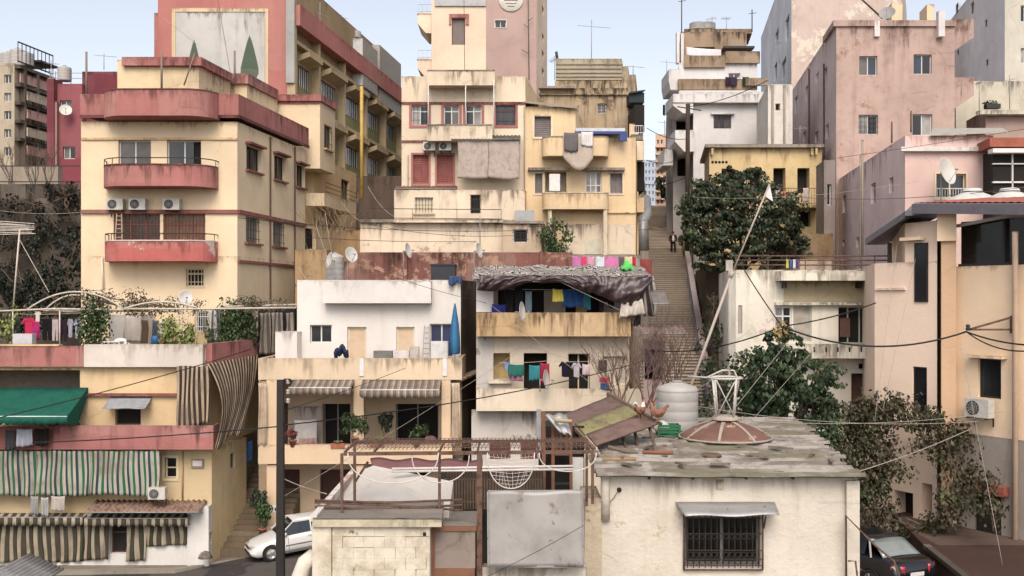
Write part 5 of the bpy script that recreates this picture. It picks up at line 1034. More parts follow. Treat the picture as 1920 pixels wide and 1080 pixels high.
up_l = [(922, 26, 570, 18, (44, 52, 120), 'royal blue bundle of cloth'), (948, 14, 545, 42, (36, 30, 34), 'black dress'), (966, 14, 540, 46, (30, 30, 36), 'black trousers'), (985, 12, 545, 40, (110, 130, 140), 'grey blue scarf'), (1036, 20, 541, 24, (214, 196, 60), 'yellow and blue towel'), (1055, 38, 542, 32, (38, 74, 124), 'blue checked sheet'), (1094, 14, 545, 34, (50, 110, 124), 'teal towel'), (1120, 16, 540, 42, (52, 40, 46), 'dark plum shirt'), (1140, 12, 545, 30, (40, 44, 44), 'black cloth')]
for i, (x, w_, y, h_, c_, l_) in enumerate(up_l):
    a, c = P(x, y, YC-.25), P(x+w_, y+1, YC-.25); lab = l_+' on the upper balcony under the brown tarpaulin'; mt = clothm('ul%d' % i, c_)
    (shirt if 'shirt' in l_ else pants if 'trousers' in l_ else cloth_item)(a, c, h_/F*44, mt, lab)
cable([P(918, 541, YC-.25), P(1170, 541, YC-.25)], .012, 'clothes line on the upper balcony under the tarpaulin', mat=WIREW, s=.05)
lo_l = [(945, 10, 678, 16, (120, 140, 190), 'light blue shirt'), (953, 30, 682, 22, (38, 110, 96), 'green towel'), (955, 26, 704, 9, (140, 92, 120), 'mauve cloth below the green towel'), (992, 20, 684, 28, (44, 130, 140), 'teal striped towel'), (1013, 17, 680, 38, (160, 40, 66), 'dark red towel'), (1048, 24, 678, 28, (34, 30, 48), 'black long sleeved shirt'), (1072, 18, 680, 26, (178, 170, 176), 'grey and red shirt'), (1092, 14, 682, 20, (206, 180, 190), 'pale pink cloth'), (1122, 16, 674, 20, (70, 60, 60), 'round dark hat like bag'), (1124, 20, 706, 10, (208, 44, 96), 'bright pink cloth'), (1126, 16, 717, 12, (60, 92, 136), 'blue bucket like bag')]
for i, (x, w_, y, h_, c_, l_) in enumerate(lo_l):
    a, c = P(x, y, YC-.95), P(x+w_, y+1, YC-.95); lab = l_+' on the middle balcony line of the tarpaulin house'; mt = clothm('ll%d' % i, c_)
    (shirt if 'shirt' in l_ else cloth_item)(a, c, h_/F*43.5, mt, lab)
cable([P(935, 680, YC-.95), P(1034, 676, YC-.95)], .012, 'left clothes line on the middle balcony', mat=WIREW, s=.04); cable([P(1038, 677, YC-.95), P(1150, 672, YC-.95)], .012, 'right clothes line on the middle balcony', mat=WIREW, s=.08)
pk = [(1074, 14, (206, 110, 176), 'orchid pink towel'), (1090, 10, (222, 50, 110), 'hot pink towel'), (1102, 12, (220, 150, 180), 'pink patterned towel'), (1117, 16, (208, 216, 220), 'pale blue white towel'), (1134, 24, (214, 116, 172), 'wide pink towel'), (1160, 10, (110, 90, 96), 'small patterned cloth'), (1171, 14, (214, 200, 150), 'striped yellow cloth'), (1186, 6, (190, 40, 60), 'narrow red cloth')]
for i, (x, w_, c_, l_) in enumerate(pk): cloth_item(P(x, 480, 51.5), P(x+w_, 480.5, 51.5), (24+i % 3)/F*51.5, clothm('pk%d' % i, c_), l_+' on the line above the tarpaulin roof', folds=1.5, amp=.03)
cable([P(1062, 480, 51.5), P(1200, 480, 51.5)], .015, 'clothes line above the tarpaulin roof', mat=WIREW, s=.03)
m = MB(); m.grid(lambda u, v: P(1166+22*u, 506, 46)+Vector((0, .4*v, .35*math.sin(u*3.1)*math.sin(v*3.1)+.06*math.sin(u*11+v*7))), 10, 8); tag(m.build('bag', clothm('lime', (80, 200, 90)), thick=.1), 'bright green plastic bag lying on the tarpaulin roof', 'bag')
for px, py, l_ in ((976, 585, 'white dish seen edge on in front of the ochre parapet'), (1021, 712, 'white dish seen edge on below the dark red towel')): dish(P(px, py, 43.0 if py < 600 else 42.8), .42, 74, 6, l_, pole=.5)
# lean-tos between this house and the stair
b = Bldg('shack', 'pink rendered shack with dark window and wavy sheet roof right of the tarpaulin house', [plaster('shack_pink', (176, 152, 148), dirt=.5, drip=.3), paint('grey_roof', (140, 128, 122), .8, dirt=.6)], cat='shack'); f = b.block(foot(1206, 1248, 43.5, 3), ZY(640, 43.5), .3); hole(f[0], 1209, 655, 1243, 712, .8, VOID, b.root); b.done()
awning(f[0], 1204, 1290, 610, 626, 1.6, paint('pink_sheet', (140, 118, 112), .8, dirt=.6), None, val=0, corr=.25, amp=.04, label='sagging pinkish sheet roof of the shack beside the lower stairway')
awning(f[0], 1225, 1256, 545, 570, 1.2, paint('grey_sheet2', (120, 112, 108), .7, dirt=.6), None, val=0, label='torn grey awning jutting over the stairway')
for i, (x, c_) in enumerate(((1212, (70, 50, 80)), (1222, (48, 58, 96)), (1234, (40, 80, 64)))): cloth_item(P(x, 660, 43.3), P(x+9, 660, 43.3), .9, clothm('sk%d' % i, c_), ('purple', 'navy', 'dark green')[i]+' garment hanging in the pink shack window')
for i, (px, py) in enumerate(((1165, 770), (1215, 765), (1262, 745))): bare_bush(P(px, py, 38+i), 3.1, .6, 9, ('left', 'middle', 'right')[i]+' bare branching shrub behind the plank roof', seed=40+i, group='bare shrubs behind the plank roof', mat=paint('red_twig', (112, 88, 78), .9), thick=.032)
# ================================================================ right side, far
WH2 = plaster('far_white', (220, 216, 214), dirt=.3, drip=.4, stain=(130, 118, 108)); WBR = plaster('far_brown_parapet', (160, 136, 110), dirt=.9, drip=1.2, stain=(74, 60, 48)); BLW = plaster('pale_blue_wall', (230, 230, 236), dirt=.4, drip=.4, stain=(140, 144, 156), patch=(206, 204, 200), pamt=.08)
Y = 84.; b = Bldg('apartment_building', 'white stepped building with stained brown parapets on the right of the stairway', [WH2, WBR, plaster('grey_side', (172, 166, 162), dirt=.5, drip=.4)])  # shade on the left faces is put into their grey colour
f = b.block(foot(1300, 1441, Y-4, 10), ZY(172, Y-4), 10, (0, 0, 0, 2)); A = f[0]; r_ = b.root
win(A, 1338, 216, 1371, 241, paint('mauve_frame', (128, 98, 98), .7), GLASS, root=r_, n=3, bars=6, hb=3, hood=WH2)
balcony(A, 1262, 176, 1441, 190, .6, WH2, r_) ; m = MB(); px_box(A, m, 1272, 148, 1420, 168, -1.5, -1.2); m.build('parapet', WBR, r_); m = MB(); px_box(A, m, 1398, 146, 1440, 160, -1.1, -.8); m.build('parapet', WBR, r_)
g = b.block(foot(1273, 1420, Y+1, 10), ZY(118, Y+1), 10, (0, 0, 0, 2)); win(g[0], 1366, 137, 1388, 146, WHITE, GLASSB, root=r_)
m = MB(); px_box(g[0], m, 1283, 104, 1360, 126, .003, .25); px_box(g[0], m, 1360.3, 96, 1425, 118, .003, .3); m.build('stained_parapet', WBR, r_)
h = b.block(foot(1276, 1400, Y+6, 8), ZY(60, Y+6), 12, (1, 1, 1, 2)); b.block(foot(1283, 1410, Y+6.5, 4), ZY(54, Y+6.5), ZY(60, Y+6), 1)
hole(h[0], 1300, 88, 1340, 100, .4, VOID, r_)
m = MB(); px_box(h[0], m, 1358, 86, 1415, 90, -.5, 1.5); m.build('shed_roof', DARKF, r_)
# left (street) side: stacked balconies
for k, (x0, x1, yt, yb) in enumerate(((1262, 1300, 176, 212), (1254, 1276, 130, 168), (1266, 1302, 244, 284), (1246, 1262, 280, 310))):
    m = MB(); Yk = Y-4.5+(2 if x0 < 1262 else 0)+.07*k; a, c = P(x0, yt, Yk), P(x1, yb, Yk); m.box(a.x, a.y, a.z-.9, c.x, a.y+4, a.z); m.hexa([(c.x-.8, a.y, c.z), (c.x, a.y, c.z), (c.x, a.y+4, c.z), (c.x-.8, a.y+4, c.z), (a.x, a.y, a.z-.901), (c.x, a.y, a.z-.901), (c.x, a.y+4, a.z-.901), (a.x, a.y+4, a.z-.901)]); m.build('balcony', WH2, r_)
s2 = b.block(foot(1262, 1300, Y-1, 14), ZY(190, Y-1), 8, (2, 2, 2, 2)); s3 = b.block(foot(1250, 1262, Y+3, 10), ZY(205, Y+3), 8, 2)
for x0, y0, x1, y1 in ((1268, 214, 1298, 243), (1270, 290, 1290, 330)): hole(s2[0], x0, y0, x1, y1, 1.2, VOID, r_)
for px, yt in ((1270, 60), (1278, 62)): m = MB(); px_box(h[0], m, px-1, yt, px+4, 118, .003, .6); m.build('pier', WH2, r_)
b.done()
cloth_item(P(1287, 88, Y+4), P(1352, 93, Y+4), .7, clothm('longwhite', (222, 216, 220)), 'long white sheet drying on the stained roof terrace', folds=3)
for i, (x, w_, c_) in enumerate(((1360, 10, (60, 44, 60)), (1370, 12, (70, 56, 76)), (1392, 12, (40, 60, 50)))): cloth_item(P(x, 144, Y-3), P(x+w_, 144, Y-3), .7, clothm('fr%d' % i, c_), ('plum', 'violet', 'dark green')[i]+' garment on the white building roof line')
for x, c_, l_ in ((1243, (30, 36, 40), 'leftmost'), (1248, (40, 44, 52), 'middle'), (1253, (34, 38, 42), 'rightmost')): cloth_item(P(x, 196, 86), P(x+4, 196, 86), .9, clothm('bl%d' % x, c_), l_+' black garment hung over the street near the white building')
for i, px in enumerate((1308, 1326)): tank(P(px, 57, Y+9), .75, .7, ('left', 'right')[i]+' one of two round tanks on the stepped white building', mat=paint('tank_grey', (160, 160, 156), .6, dirt=.4), group='round tanks on the stepped white building')
for px, yt, Yq, l_ in ((1278, -5, 90, 'tall thin mast on the left of the stepped white building'), (1410, 18, 90, 'thin mast on the right of the stepped white building')): m = MB(); m.tube([P(px, 60, Yq), P(px, yt, Yq)], .05, 5); m.tube([P(px-6, yt+8, Yq), P(px+8, yt+6, Yq)], .03, 4); tag(m.build('mast', DARKF), l_, 'mast')
for px, py, l_ in ((1246, 238, 'lower'), (1250, 125, 'upper')): antenna(P(px, py+15, 84), 1.2, l_+' antenna poking into the sky gap above the stairway', arm=.8)
# dark pole with cables
m = MB(); m.tube([P(1288, 470, 74), P(1290, 195, 74)], .16, 8); m.tube([P(1270, 200, 74), P(1315, 207, 74)], .05, 4); tag(m.build('utility_pole', paint('dark_wood', (70, 56, 50), .9, dirt=.5)), 'dark wooden cable pole beside the top of the stairway', 'pole')
# pale blue / peeling tall buildings
b = Bldg('apartment_building', 'tall pale blue building with peeling pink and cream end wall at the top right', [BLW, plaster('peeling_pink', (206, 184, 172), dirt=.5, drip=.9, stain=(140, 112, 98), patch=(220, 208, 190), pamt=.3)]); Y = 92
xr_, Yr = P(1484, 0, Y).x, Y; far = 112.
fo = [P(1484, 0, Y), P(1690, 0, Y), P(1700, 0, far), P(1427, 0, far+10)]; f = b.block([(p.x, p.y) for p in fo], ZY(-90, Y), 12, (1, 1, 1, 0)); r_ = b.root; S = f[3]
for x0, y0, x1, y1 in ((1454, 65, 1460, 92), (1473, 40, 1480, 80), (1452, 125, 1457, 155), (1466, 120, 1474, 152)): win(S, x0, y0, x1, y1, GREYF, GLASSL, root=r_, n=1, dep=.3)
b.done()
b = Bldg('apartment_building', 'very pale blue block with small windows at the far right top corner', [BLW, plaster('cream_far', (214, 208, 192), dirt=.4, drip=.3), plaster('bluegrey_far', (176, 184, 200), dirt=.3, drip=.2)]); Y = 80
fo = [P(1884, 0, Y), P(1990, 0, Y), P(2000, 0, 100), P(1764, 0, 104)]; f = b.block([(p.x, p.y) for p in fo], ZY(-90, Y), 12, (1, 0, 0, 0)); r_ = b.root
for x0, y0, x1, y1 in ((1914, 10, 1930, 40), (1914, 90, 1930, 118), (1914, 170, 1930, 190)): win(f[0], x0, y0, x1, y1, WHITE, GLASSL, root=r_)
for x0, y0, x1, y1 in ((1846, 40, 1851, 54), (1848, 114, 1853, 126), (1792, 10, 1797, 28), (1820, 8, 1826, 30), (1794, 96, 1798, 106)): win(f[3], x0, y0, x1, y1, GREYF, GLASS, n=1, root=r_, dep=.2)
b.done()
b = Bldg('apartment_building', 'cream parapet building with roof terrace behind the pink house at the right edge', [plaster('cream_parapet', (212, 204, 184), dirt=.4, drip=.5), plaster('taupe', (176, 150, 138), dirt=.5)]); Y = 66
f = b.block(foot(1792, 1990, Y+3, 8), ZY(152, Y+3), 12, 0); f = b.block(foot(1848, 1990, Y-2, 4), ZY(206, Y-2), 12, 1); trim(f[0], 1838, 206, 1990, 214, .6, plaster('cream_parapet', (0, 0, 0)), b.root); b.done()
# mauve brown building
BPK = plaster('brown_pink', (190, 162, 150), dirt=.8, drip=1.4, stain=(92, 66, 58), patch=(164, 128, 112), pamt=.14); LAV = plaster('lavender_side', (214, 194, 192), dirt=.5, drip=.8, stain=(110, 84, 84), patch=(206, 186, 176), pamt=.1)  # cooler light on the left face is put into the lavender colour
Y = 64.; b = Bldg('apartment_building', 'big brownish pink building with four front windows on the right', [BPK, LAV])
x0 = P(1568, 0, Y); D = corner(1568, Y, 1484); f = b.block(foot(1568, 1790, Y, D), ZY(42, Y), 12, (0, 0, 0, 1)); A, S = f[0], f[3]; r_ = b.root
b.block([(P(1561, 0, Y).x, Y-.15), (P(1790, 0, Y).x, Y-.15), (P(1790, 0, Y).x+1, Y+4), (P(1561, 0, Y).x+.6, Y+4)], ZY(39, Y), ZY(50, Y), 0, rim=.3)
for i, (a, c, d, e, p) in enumerate(((1611, 105, 1645, 141, GLASSB), (1713, 102, 1747, 139, GLASSB), (1610, 215, 1646, 252, GLASSL), (1711, 214, 1748, 254, GLASSL))): win(A, a, c, d, e, WHITE, p, root=r_, bars=0 if i != 2 else 5, hb=4)
for x, y, X, Y_ in ((1546, 130, 1551, 165), (1530, 140, 1535, 158), (1510, 165, 1515, 195), (1490, 185, 1496, 215), (1548, 236, 1554, 262), (1528, 250, 1534, 270), (1506, 250, 1511, 268)): win(S, x, y, X, Y_, WHITE, GLASSL if X % 2 else GLASS, n=1, root=r_, dep=.2)
m = MB(); u, _ = S.uz(1519); m.tube([S.w(u, ZY(55, Y), .08), S.w(u, 14, .08)], .06, 5); m.build('drain_pipe', BROWNF, r_); m = MB(); u, _ = S.uz(1547); m.tube([S.w(u, ZY(90, Y), .08), S.w(u, 14, .08)], .06, 5); m.build('drain_pipe', BROWNF, r_)
for yt, yb in ((36, 95), (145, 200)):   # jutting right balconies
    a, c = P(1788, yt, Y+.3), P(1826, yt+34, Y+.3); m = MB(); m.box(a.x, a.y, c.z, c.x, a.y+4, a.z); m.hexa([(a.x, a.y, c.z-.8), (a.x+.1, a.y, c.z-.8), (a.x+.1, a.y+4, c.z-.8), (a.x, a.y+4, c.z-.8), (a.x, a.y, c.z-.001), (c.x, a.y, c.z-.001), (c.x, a.y+4, c.z-.001), (a.x, a.y+4, c.z-.001)]); m.build('balcony', BPK, r_)
m = MB(); px_box(A, m, 1760, 20, 1772, 68, .003, .4); m.build('white_duct', WH2, r_); m = MB(); px_box(A, m, 1640, 38, 1650, 68, .003, .2); m.build('stained_duct', WH2, r_)
b.done()
for px, x2, h_, l_ in ((1672, 1692, 45, 'cream roof stair head left of the gap'), (1738, 1752, 40, 'cream chimney like roof box right of the gap')): 
    b = Bldg('roof_box', l_+' on the brownish pink building', [YEL], cat='roof room'); b.block(foot(px, x2, Y+6, 2), ZY(5 if px < 1700 else 8, Y+6), ZY(45, Y+6)-1); b.done()
m = MB(); m.tube([P(1655, 35, Y+2), P(1590, -25, Y+2)], .06, 5); tag(m.build('roof_pole', BROWNF), 'slanted rod on the roof of the brownish pink building', 'pole')
dish(P(1664, 26, Y+1.5), .5, -30, 30, 'grey dish on the roof of the brownish pink building', mat=GREYF)
# low cream wall building between
b = Bldg('apartment_building', 'cream low rise with drain pipes between the white and pink buildings', [plaster('cream_low', (228, 222, 212), dirt=.5, drip=.6)]); f = b.block(foot(1440, 1486, 70, 8), ZY(158, 70), 12); win(f[0], 1454, 194, 1463, 207, GREYF, VOID, n=1, root=b.root)
for px in (1448, 1470): m = MB(); u, _ = f[0].uz(px); m.tube([f[0].w(u, ZY(160, 70), .1), f[0].w(u, 15, .1)], .07, 6); m.build('drain_pipe', CONC, b.root)
b.done()
# yellow house
YO = plaster('yellow_old', (216, 188, 134), dirt=.6, drip=.7, stain=(96, 72, 50)); Y = 66.; b = Bldg('house', 'old yellow house with dark door openings behind the big dark tree', [YO, CONC, plaster('yellow_side', (190, 170, 140), dirt=.6, drip=.5)])
f = b.block(foot(1330, 1541, Y, 7), ZY(276, Y), 10, (0, 0, 0, 2)); A = f[0]; r_ = b.root
ft = foot(1322, 1546, Y-.4, 8); b.block(ft, ZY(270, Y-.4), ZY(276, Y-.4)-.002, 1)
for x0, x1, y0, y1 in ((1353, 1377, 316, 360), (1405, 1429, 317, 360), (1450, 1473, 315, 362), (1495, 1518, 315, 362)): hole(A, x0, y0, x1, y1, .7, VOID, r_)
for i in range(5): m = MB(); m.lathe(A.px(1336+i*6.5, 304, .0), [(.001, .02), (.09, .02), (.09, .0)], 8, Vector((0, -1, 0))); m.build('vent_hole', VOID, r_)
for x in (1336, 1523, 1531): m = MB(); px_box(A, m, x-2, 278, x+2, 290, .003, .35); m.build('eave_bracket', YO, r_)
m = MB(); px_box(A, m, 1440, 384, 1541, 389, .003, 1.2); m.build('balcony_slab', YO, r_); railing([A.px(1440, 384, 1.15), A.px(1541, 384, 1.15)], 1.05, IRON, r_, step=.16)
hole(A, 1495, 395, 1520, 425, .5, VOID, r_)
b.done()
for i, x in enumerate((1442, 1452, 1506)): cloth_item(A.px(x, 352, 1.2), A.px(x+10, 352, 1.2), .9, clothm('yh%d' % i, ((206, 200, 196), (190, 176, 180), (206, 190, 184))[i]), ('left', 'middle', 'right')[i]+' pale cloth over the yellow house balcony rail')
plastic_chair(P(1472, 383, Y-.8), 0, paint('orange_plastic', (200, 110, 70), .6), 'orange chair on the yellow house balcony')
b = Bldg('stone_wall', 'dry stone wall right of the big dark tree', [plaster('dry_stone', (150, 122, 88), dirt=1., drip=.2, stain=(58, 48, 36))], cat='wall'); b.block(foot(1440, 1562, 60, 1), ZY(438, 60), 8); b.done()
b = Bldg('grey_annex', 'grey cement annex below the brownish pink building', [plaster('cement', (150, 136, 128), dirt=.6, drip=.5)]); f = b.block(foot(1545, 1566, 60.5, 3), ZY(300, 60.5), 10); win(f[0], 1551, 345, 1559, 385, WHITE, VOID, n=1, root=b.root); b.done()
# pink house
PK1 = plaster('pink_house', (228, 194, 184), dirt=.3, drip=.35, stain=(150, 110, 100)); PK2 = plaster('pink_side', (248, 220, 216), dirt=.4, drip=.7, stain=(150, 120, 122), patch=(188, 184, 186), pamt=.06)
Y = 47.; b = Bldg('house', 'pale pink house with large dish and grilled window on the right', [PK1, PK2, CONC]); D = corner(1697, Y, 1566)
f = b.block(foot(1697, 1862, Y, D), ZY(254, Y), 6, (0, 0, 0, 1), rim=.5); A, S = f[0], f[3]; r_ = b.root
trim(A, 1690, 275, 1864, 283, .25, WHT, r_)
win(A, 1755, 326, 1811, 372, CREAMF, GLASS, root=r_, sur=CREAMF, sw=.08, n=2); railing([A.px(1752, 374, .3), A.px(1812, 374, .3)], .5, WHITE, r_, step=.12)
for x, y, X, Y_ in ((1633, 346, 1642, 383), (1667, 335, 1675, 363), (1580, 368, 1586, 400), (1605, 446, 1611, 465), (1580, 450, 1584, 462)): win(S, x, y, X, Y_, WHITE, GLASS, n=1, root=r_, dep=.25)
u, _ = S.uz(1617); m = MB(); m.tube([S.w(u, ZY(262, Y+4), .1), S.w(u, 8, .1)], .05, 6); m.build('drain_pipe', CONC, r_)
b.done()
dish(P(1772, 322, Y-1.4), .62, 38, 14, 'large round dish in front of the pink house window', pole=1.6)
m = MB(); q = [P(1745, 252, Y-.2), P(1890, 246, Y-.5), P(1880, 240, Y+4), P(1748, 240, Y+4)]; m.hexa([v-UP*.06 for v in q]+q); tag(m.build('roof_sheets', paint('tin_pale', (176, 170, 158), .6, dirt=.5)), 'flat metal roof sheets resting on the pink house roof', 'roof sheet')
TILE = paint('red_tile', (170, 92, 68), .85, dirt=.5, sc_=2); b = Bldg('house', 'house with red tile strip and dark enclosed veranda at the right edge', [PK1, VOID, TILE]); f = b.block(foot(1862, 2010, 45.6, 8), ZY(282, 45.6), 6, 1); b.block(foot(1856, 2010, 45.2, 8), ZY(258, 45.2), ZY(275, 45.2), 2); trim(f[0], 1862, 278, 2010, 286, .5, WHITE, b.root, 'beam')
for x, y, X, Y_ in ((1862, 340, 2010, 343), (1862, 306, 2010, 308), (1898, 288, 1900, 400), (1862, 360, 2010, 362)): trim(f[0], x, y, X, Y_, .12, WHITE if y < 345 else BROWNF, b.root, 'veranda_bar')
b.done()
# ================================================================ pale house with rounded corner
PAL = plaster('pale_cream_old', (232, 224, 206), dirt=.5, drip=.8, stain=(110, 102, 84), patch=(196, 168, 160), pamt=.12); PALB = plaster('pale_beige', (206, 188, 148), dirt=.3, drip=.2)
Y = 41.; b = Bldg('house', 'pale old house with curved corner and pierced balcony parapet behind the green tree', [PAL, PALB, CONC]); pts = []
Dd = corner(1372, Y, 1361); rr = 1.0; a = P(1372, 0, Y)
ft = [(P(1380, 0, Y).x, Y), (P(1650, 0, Y).x, Y), (P(1650, 0, Y).x+1, Y+7), (P(1361, 0, Y+4).x+.3, Y+7), (P(1361.5, 0, Y+1.2).x, Y+1.2), (P(1366, 0, Y+.35).x, Y+.35)]
f = b.block(ft, ZY(506, Y), 2, (0, 0, 0, 0, 0, 0), rim=.3); A = f[0]; r_ = b.root
b.block([(P(1361, 0, Y+.6).x, Y+.6), (P(1374, 0, Y+.2).x, Y+.2), (P(1376, 0, Y+.6).x, Y+.8), (P(1363, 0, Y+1).x, Y+1.2)], ZY(487, Y), ZY(507, Y), 0)
m = MB(); px_box(A, m, 1465, 508, 1636, 526, .003, .9); m.build('canopy', PAL, r_); m = MB(); px_box(A, m, 1470, 527.5, 1636, 565, .002, .03); m.build('beige_band', PALB, r_)
for x in (1473, 1613): m = MB(); px_box(A, m, x-2, 528, x+2, 540, .03, .5); m.build('canopy_bracket', IRON, r_)
trim(A, 1455, 567, 1640, 572, .25, PAL, r_)
win(A, 1452, 575, 1484, 620, WHITE, GLASSL, root=r_, n=2, dep=.15, trans=.4); win(A, 1487, 574, 1522, 640, paint('mint_frame', (176, 190, 170), .7), paint('old_shutter', (186, 174, 162), .8, dirt=.5), root=r_, n=1, dep=.15)
win(A, 1572, 575, 1638, 645, paint('mint_frame', (176, 190, 170), .7), VOID, root=r_, n=3, dep=.5)
m = MB(); px_box(A, m, 1575, 596, 1594, 632, -.3, -.25); m.build('open_shutter', SHUT, r_)
win(A, 1384, 572, 1392, 625, GREYF, paint('pale_pane', (200, 178, 158), .6), n=1, root=r_, dep=.1); 
u0, u1, z0, z1 = A.rect(1475, 645, 1645, 672, .9); bal = MB(); ribbon(bal, A, bpath(u0, u1, .9, .6), z0, z1, .1); top = [A.w(p[0], z0-.002, p[1]) for p in bpath(u0, u1, .9, .6)]; bal.face(top[::-1]); bal.face([v+UP*.1 for v in top]); ob = bal.build('balcony', PAL, r_)
for x in (1527, 1549, 1571, 1593, 1615, 1631): m = MB(); px_box(A, m, x-1.6, 651, x+1.6, 660, .88, .905); m.build('pierced_slot', VOID, ob)
hole(A, 1596, 700, 1636, 760, .5, SHUT, r_); hole(A, 1610, 682, 1622, 692, .3, VOID, r_)
b.done()
f_ = A; t = thing('roof_railing', 'rusty pipe railing along the roof terrace of the pale old house', 'railing', A.px(1500, 506, 0)); 
for px in (1380, 1405, 1440, 1475, 1510, 1545, 1580, 1615, 1640, 1680): m = MB(); m.tube([P(px, 506, Y-.1), P(px, 478, Y-.1)], .025, 4); m.build('post', RUST, t)
m = MB()
for py in (480, 488, 497): m.tube([P(1378, py, Y-.1), P(1700, py, Y-.1)], .03, 5)
m.build('rail', RUST, t)
for i, (x, c_) in enumerate(((1474, (206, 200, 90)), (1481, (90, 110, 160)), (1487, (220, 220, 226)), (1493, (110, 80, 150)))): cloth_item(P(x, 486, Y-.2), P(x+4, 486, Y-.2), .35, clothm('rr%d' % i, c_), ('yellow', 'blue', 'white', 'violet')[i]+' strip of cloth on the rusty roof railing')
b = Bldg('roof_room', 'low shed with brown boards behind the rusty roof railing', [plaster('shed_beige', (170, 150, 130), dirt=.7)], cat='shed'); b.block(foot(1500, 1560, Y+4, 2), ZY(486, Y+4), 11); b.done()
# ================================================================ orange building, near right
OR1 = plaster('peach_plaster', (250, 218, 180), dirt=.16, drip=.12, stain=(170, 130, 98)); OR2 = plaster('peach_dark', (226, 184, 144), dirt=.2, drip=.1, stain=(150, 104, 70)); OR3 = plaster('pale_peach_side', (250, 220, 194), dirt=.16, drip=.15, stain=(170, 140, 124)); GRB = plaster('grey_base', (168, 158, 148), dirt=.5, drip=.1, stain=(110, 96, 86)); ROOFG = paint('roof_grey', (108, 104, 112), .6, dirt=.3)
b = Bldg('house', 'near peach coloured house with tall dark slit windows and glazed roof veranda at the right', [OR1, OR3, OR2, GRB, ROOFG])
# front plane runs towards the camera on the right
pA = P(1790, 0, 34); pB = P(1990, 0, 30.8); pL = P(1640, 0, 36.5); pM = P(1757, 0, 34.2)
zt = ZY(402, 34); zb = 1
f = b.block([(pA.x, pA.y), (pB.x, pB.y), (pB.x+8, pB.y+12), (pA.x+6, pA.y+10)], ZY(500, 34), zb, (0, 0, 0, 0)); A = f[0]; r_ = b.root
g = b.block([(pL.x, pL.y), (pM.x, pM.y), (pM.x+2, pM.y+8), (pL.x+2, pL.y+8)], ZY(493, 36), zb, (1, 1, 1, 1)); S = g[0]
zt2 = ZY(415, 34.5); n_ = S.N
q0 = S.w(*S.uz(1697, 500)); h = b.block([(q0.x, q0.y), (pM.x+.003, pM.y), (pM.x+2, pM.y+7), (q0.x+2, q0.y+7)], zt2, ZY(493, 36)-.002, (1, 1, 1, 1)); S2 = h[0]
pr_ = b.block([(pM.x-.002, pM.y-.35), (pA.x-.1, pA.y-.35), (pA.x+3, pA.y+8), (pM.x+3, pM.y+8)], ZY(400, 34), zb, (2, 2, 2, 2))
trim(pr_[0], 1757, 393, 1793, 452, .15, OR1, r_, 'pillar_cap')
hw = S2.op; u0, u1, z0, z1 = S.rect(1716, 456, 1741, 566); 
for ff in (S, S2): ff.op.append((0, 0, 0, 0, .1)) if False else None
def slit(face, x0, y0, x1, y1):
    u0, z1 = face.uz(x0, y0); u1, _ = face.uz(x1, y0); _, z0 = face.uz(x0, y1); m = MB(); face.bx(m, u0, u1, z0, z1, .01, .05); w_ = m.build('window', IRON, r_); m = MB(); face.bx(m, u0+.06, u1-.06, z0+.06, z1-.06, .052, .058); m.build('pane', glass('slit_glass', (30, 32, 40), .1), w_)
slit(S, 1716, 456, 1741, 566); win(S, 1711, 687, 1738, 775, IRON, glass('slit_glass', (30, 32, 40), .1), n=1, root=r_, dep=.15)
for q_ in ((1676, 918, 1712, 1004), (1728, 905, 1748, 960)): hole(S, *q_, .6, VOID, r_)  # openings in the wall, made near-black for the dark shadow at its base
m = MB(); u0, u1, z0, z1 = S.rect(1690, 446, 1728, 452, .2); S.bx(m, u0, u1, z0, z1, .06, .3); m.build('hood', OR1, r_)
trim(S, 1640, 540, 1696, 544, .08, OR3, r_)
win(A, 1833, 672, 1877, 745, IRON, GLASS, n=1, root=r_, dep=.25, hood=OR1); 
# veranda glass + roof
VG = glass('veranda_glass', (50, 46, 46), .15)
def onA(px, py, d=0): return A.px(px, py, d)
u0, zz0 = A.uz(1793, 500); _, zz1 = A.uz(1793, 400); m = MB(); A.bx(m, u0, A.L, zz0, 14.05, -.3, -.25); m.build('veranda_glazing', VG, r_)
m = MB(); A.bx(m, u0, A.L, zz0, zz0+.09, -.24, -.1); 
for k in (1.6, 3.2, 4.8): A.bx(m, u0+k, u0+k+.08, zz0+.091, 14.04, -.24, -.12)
m.build('veranda_frame', DARKF, r_); m = MB(); m.bar(A.w(u0, zz0+1.35, -.05), A.w(A.L, zz0+1.75, -.05), .1); m.build('veranda_rail', WHITE, r_)
rf = [A.w(-.9, 14.35, 1.0), A.w(A.L+1, 13.9, 1.0), A.w(A.L+1, 14.7, -6), A.w(-.9, 15.0, -6)]; m = MB(); m.hexa([v for v in rf]+[v+UP*.32 for v in rf]); m.build('roof', ROOFG, r_)
rt = [v+UP*.34 for v in rf]; m = MB(); m.grid(lambda u, v: (rt[0].lerp(rt[1], u)).lerp(rt[3].lerp(rt[2], u), v*.95+.05)+UP*(.03*abs(math.sin(u*70))), 140, 2, smooth=False); m.build('roof_tiles', TILE, r_)
# left sloping canopy over terrace
q = [P(1622, 455, 36.6), P(1697, 404, 34.6), P(1757, 404, 38), P(1660, 455, 41)]; m = MB(); m.hexa([v-UP*.08 for v in q]+[v+UP*.14 for v in q]); m.build('canopy_roof', ROOFG, r_); m = MB(); m.bar(P(1668, 497, 36.3), P(1668, 455, 36.3), .12); m.build('post', IRON, r_)
q = [P(1697, 402, 34.4), P(1790, 396, 33.6), P(1800, 378, 38), P(1715, 385, 38)]; m = MB(); m.hexa([v-UP*.05 for v in q]+[v+UP*.1 for v in q]); m.build('canopy_roof', ROOFG, r_)
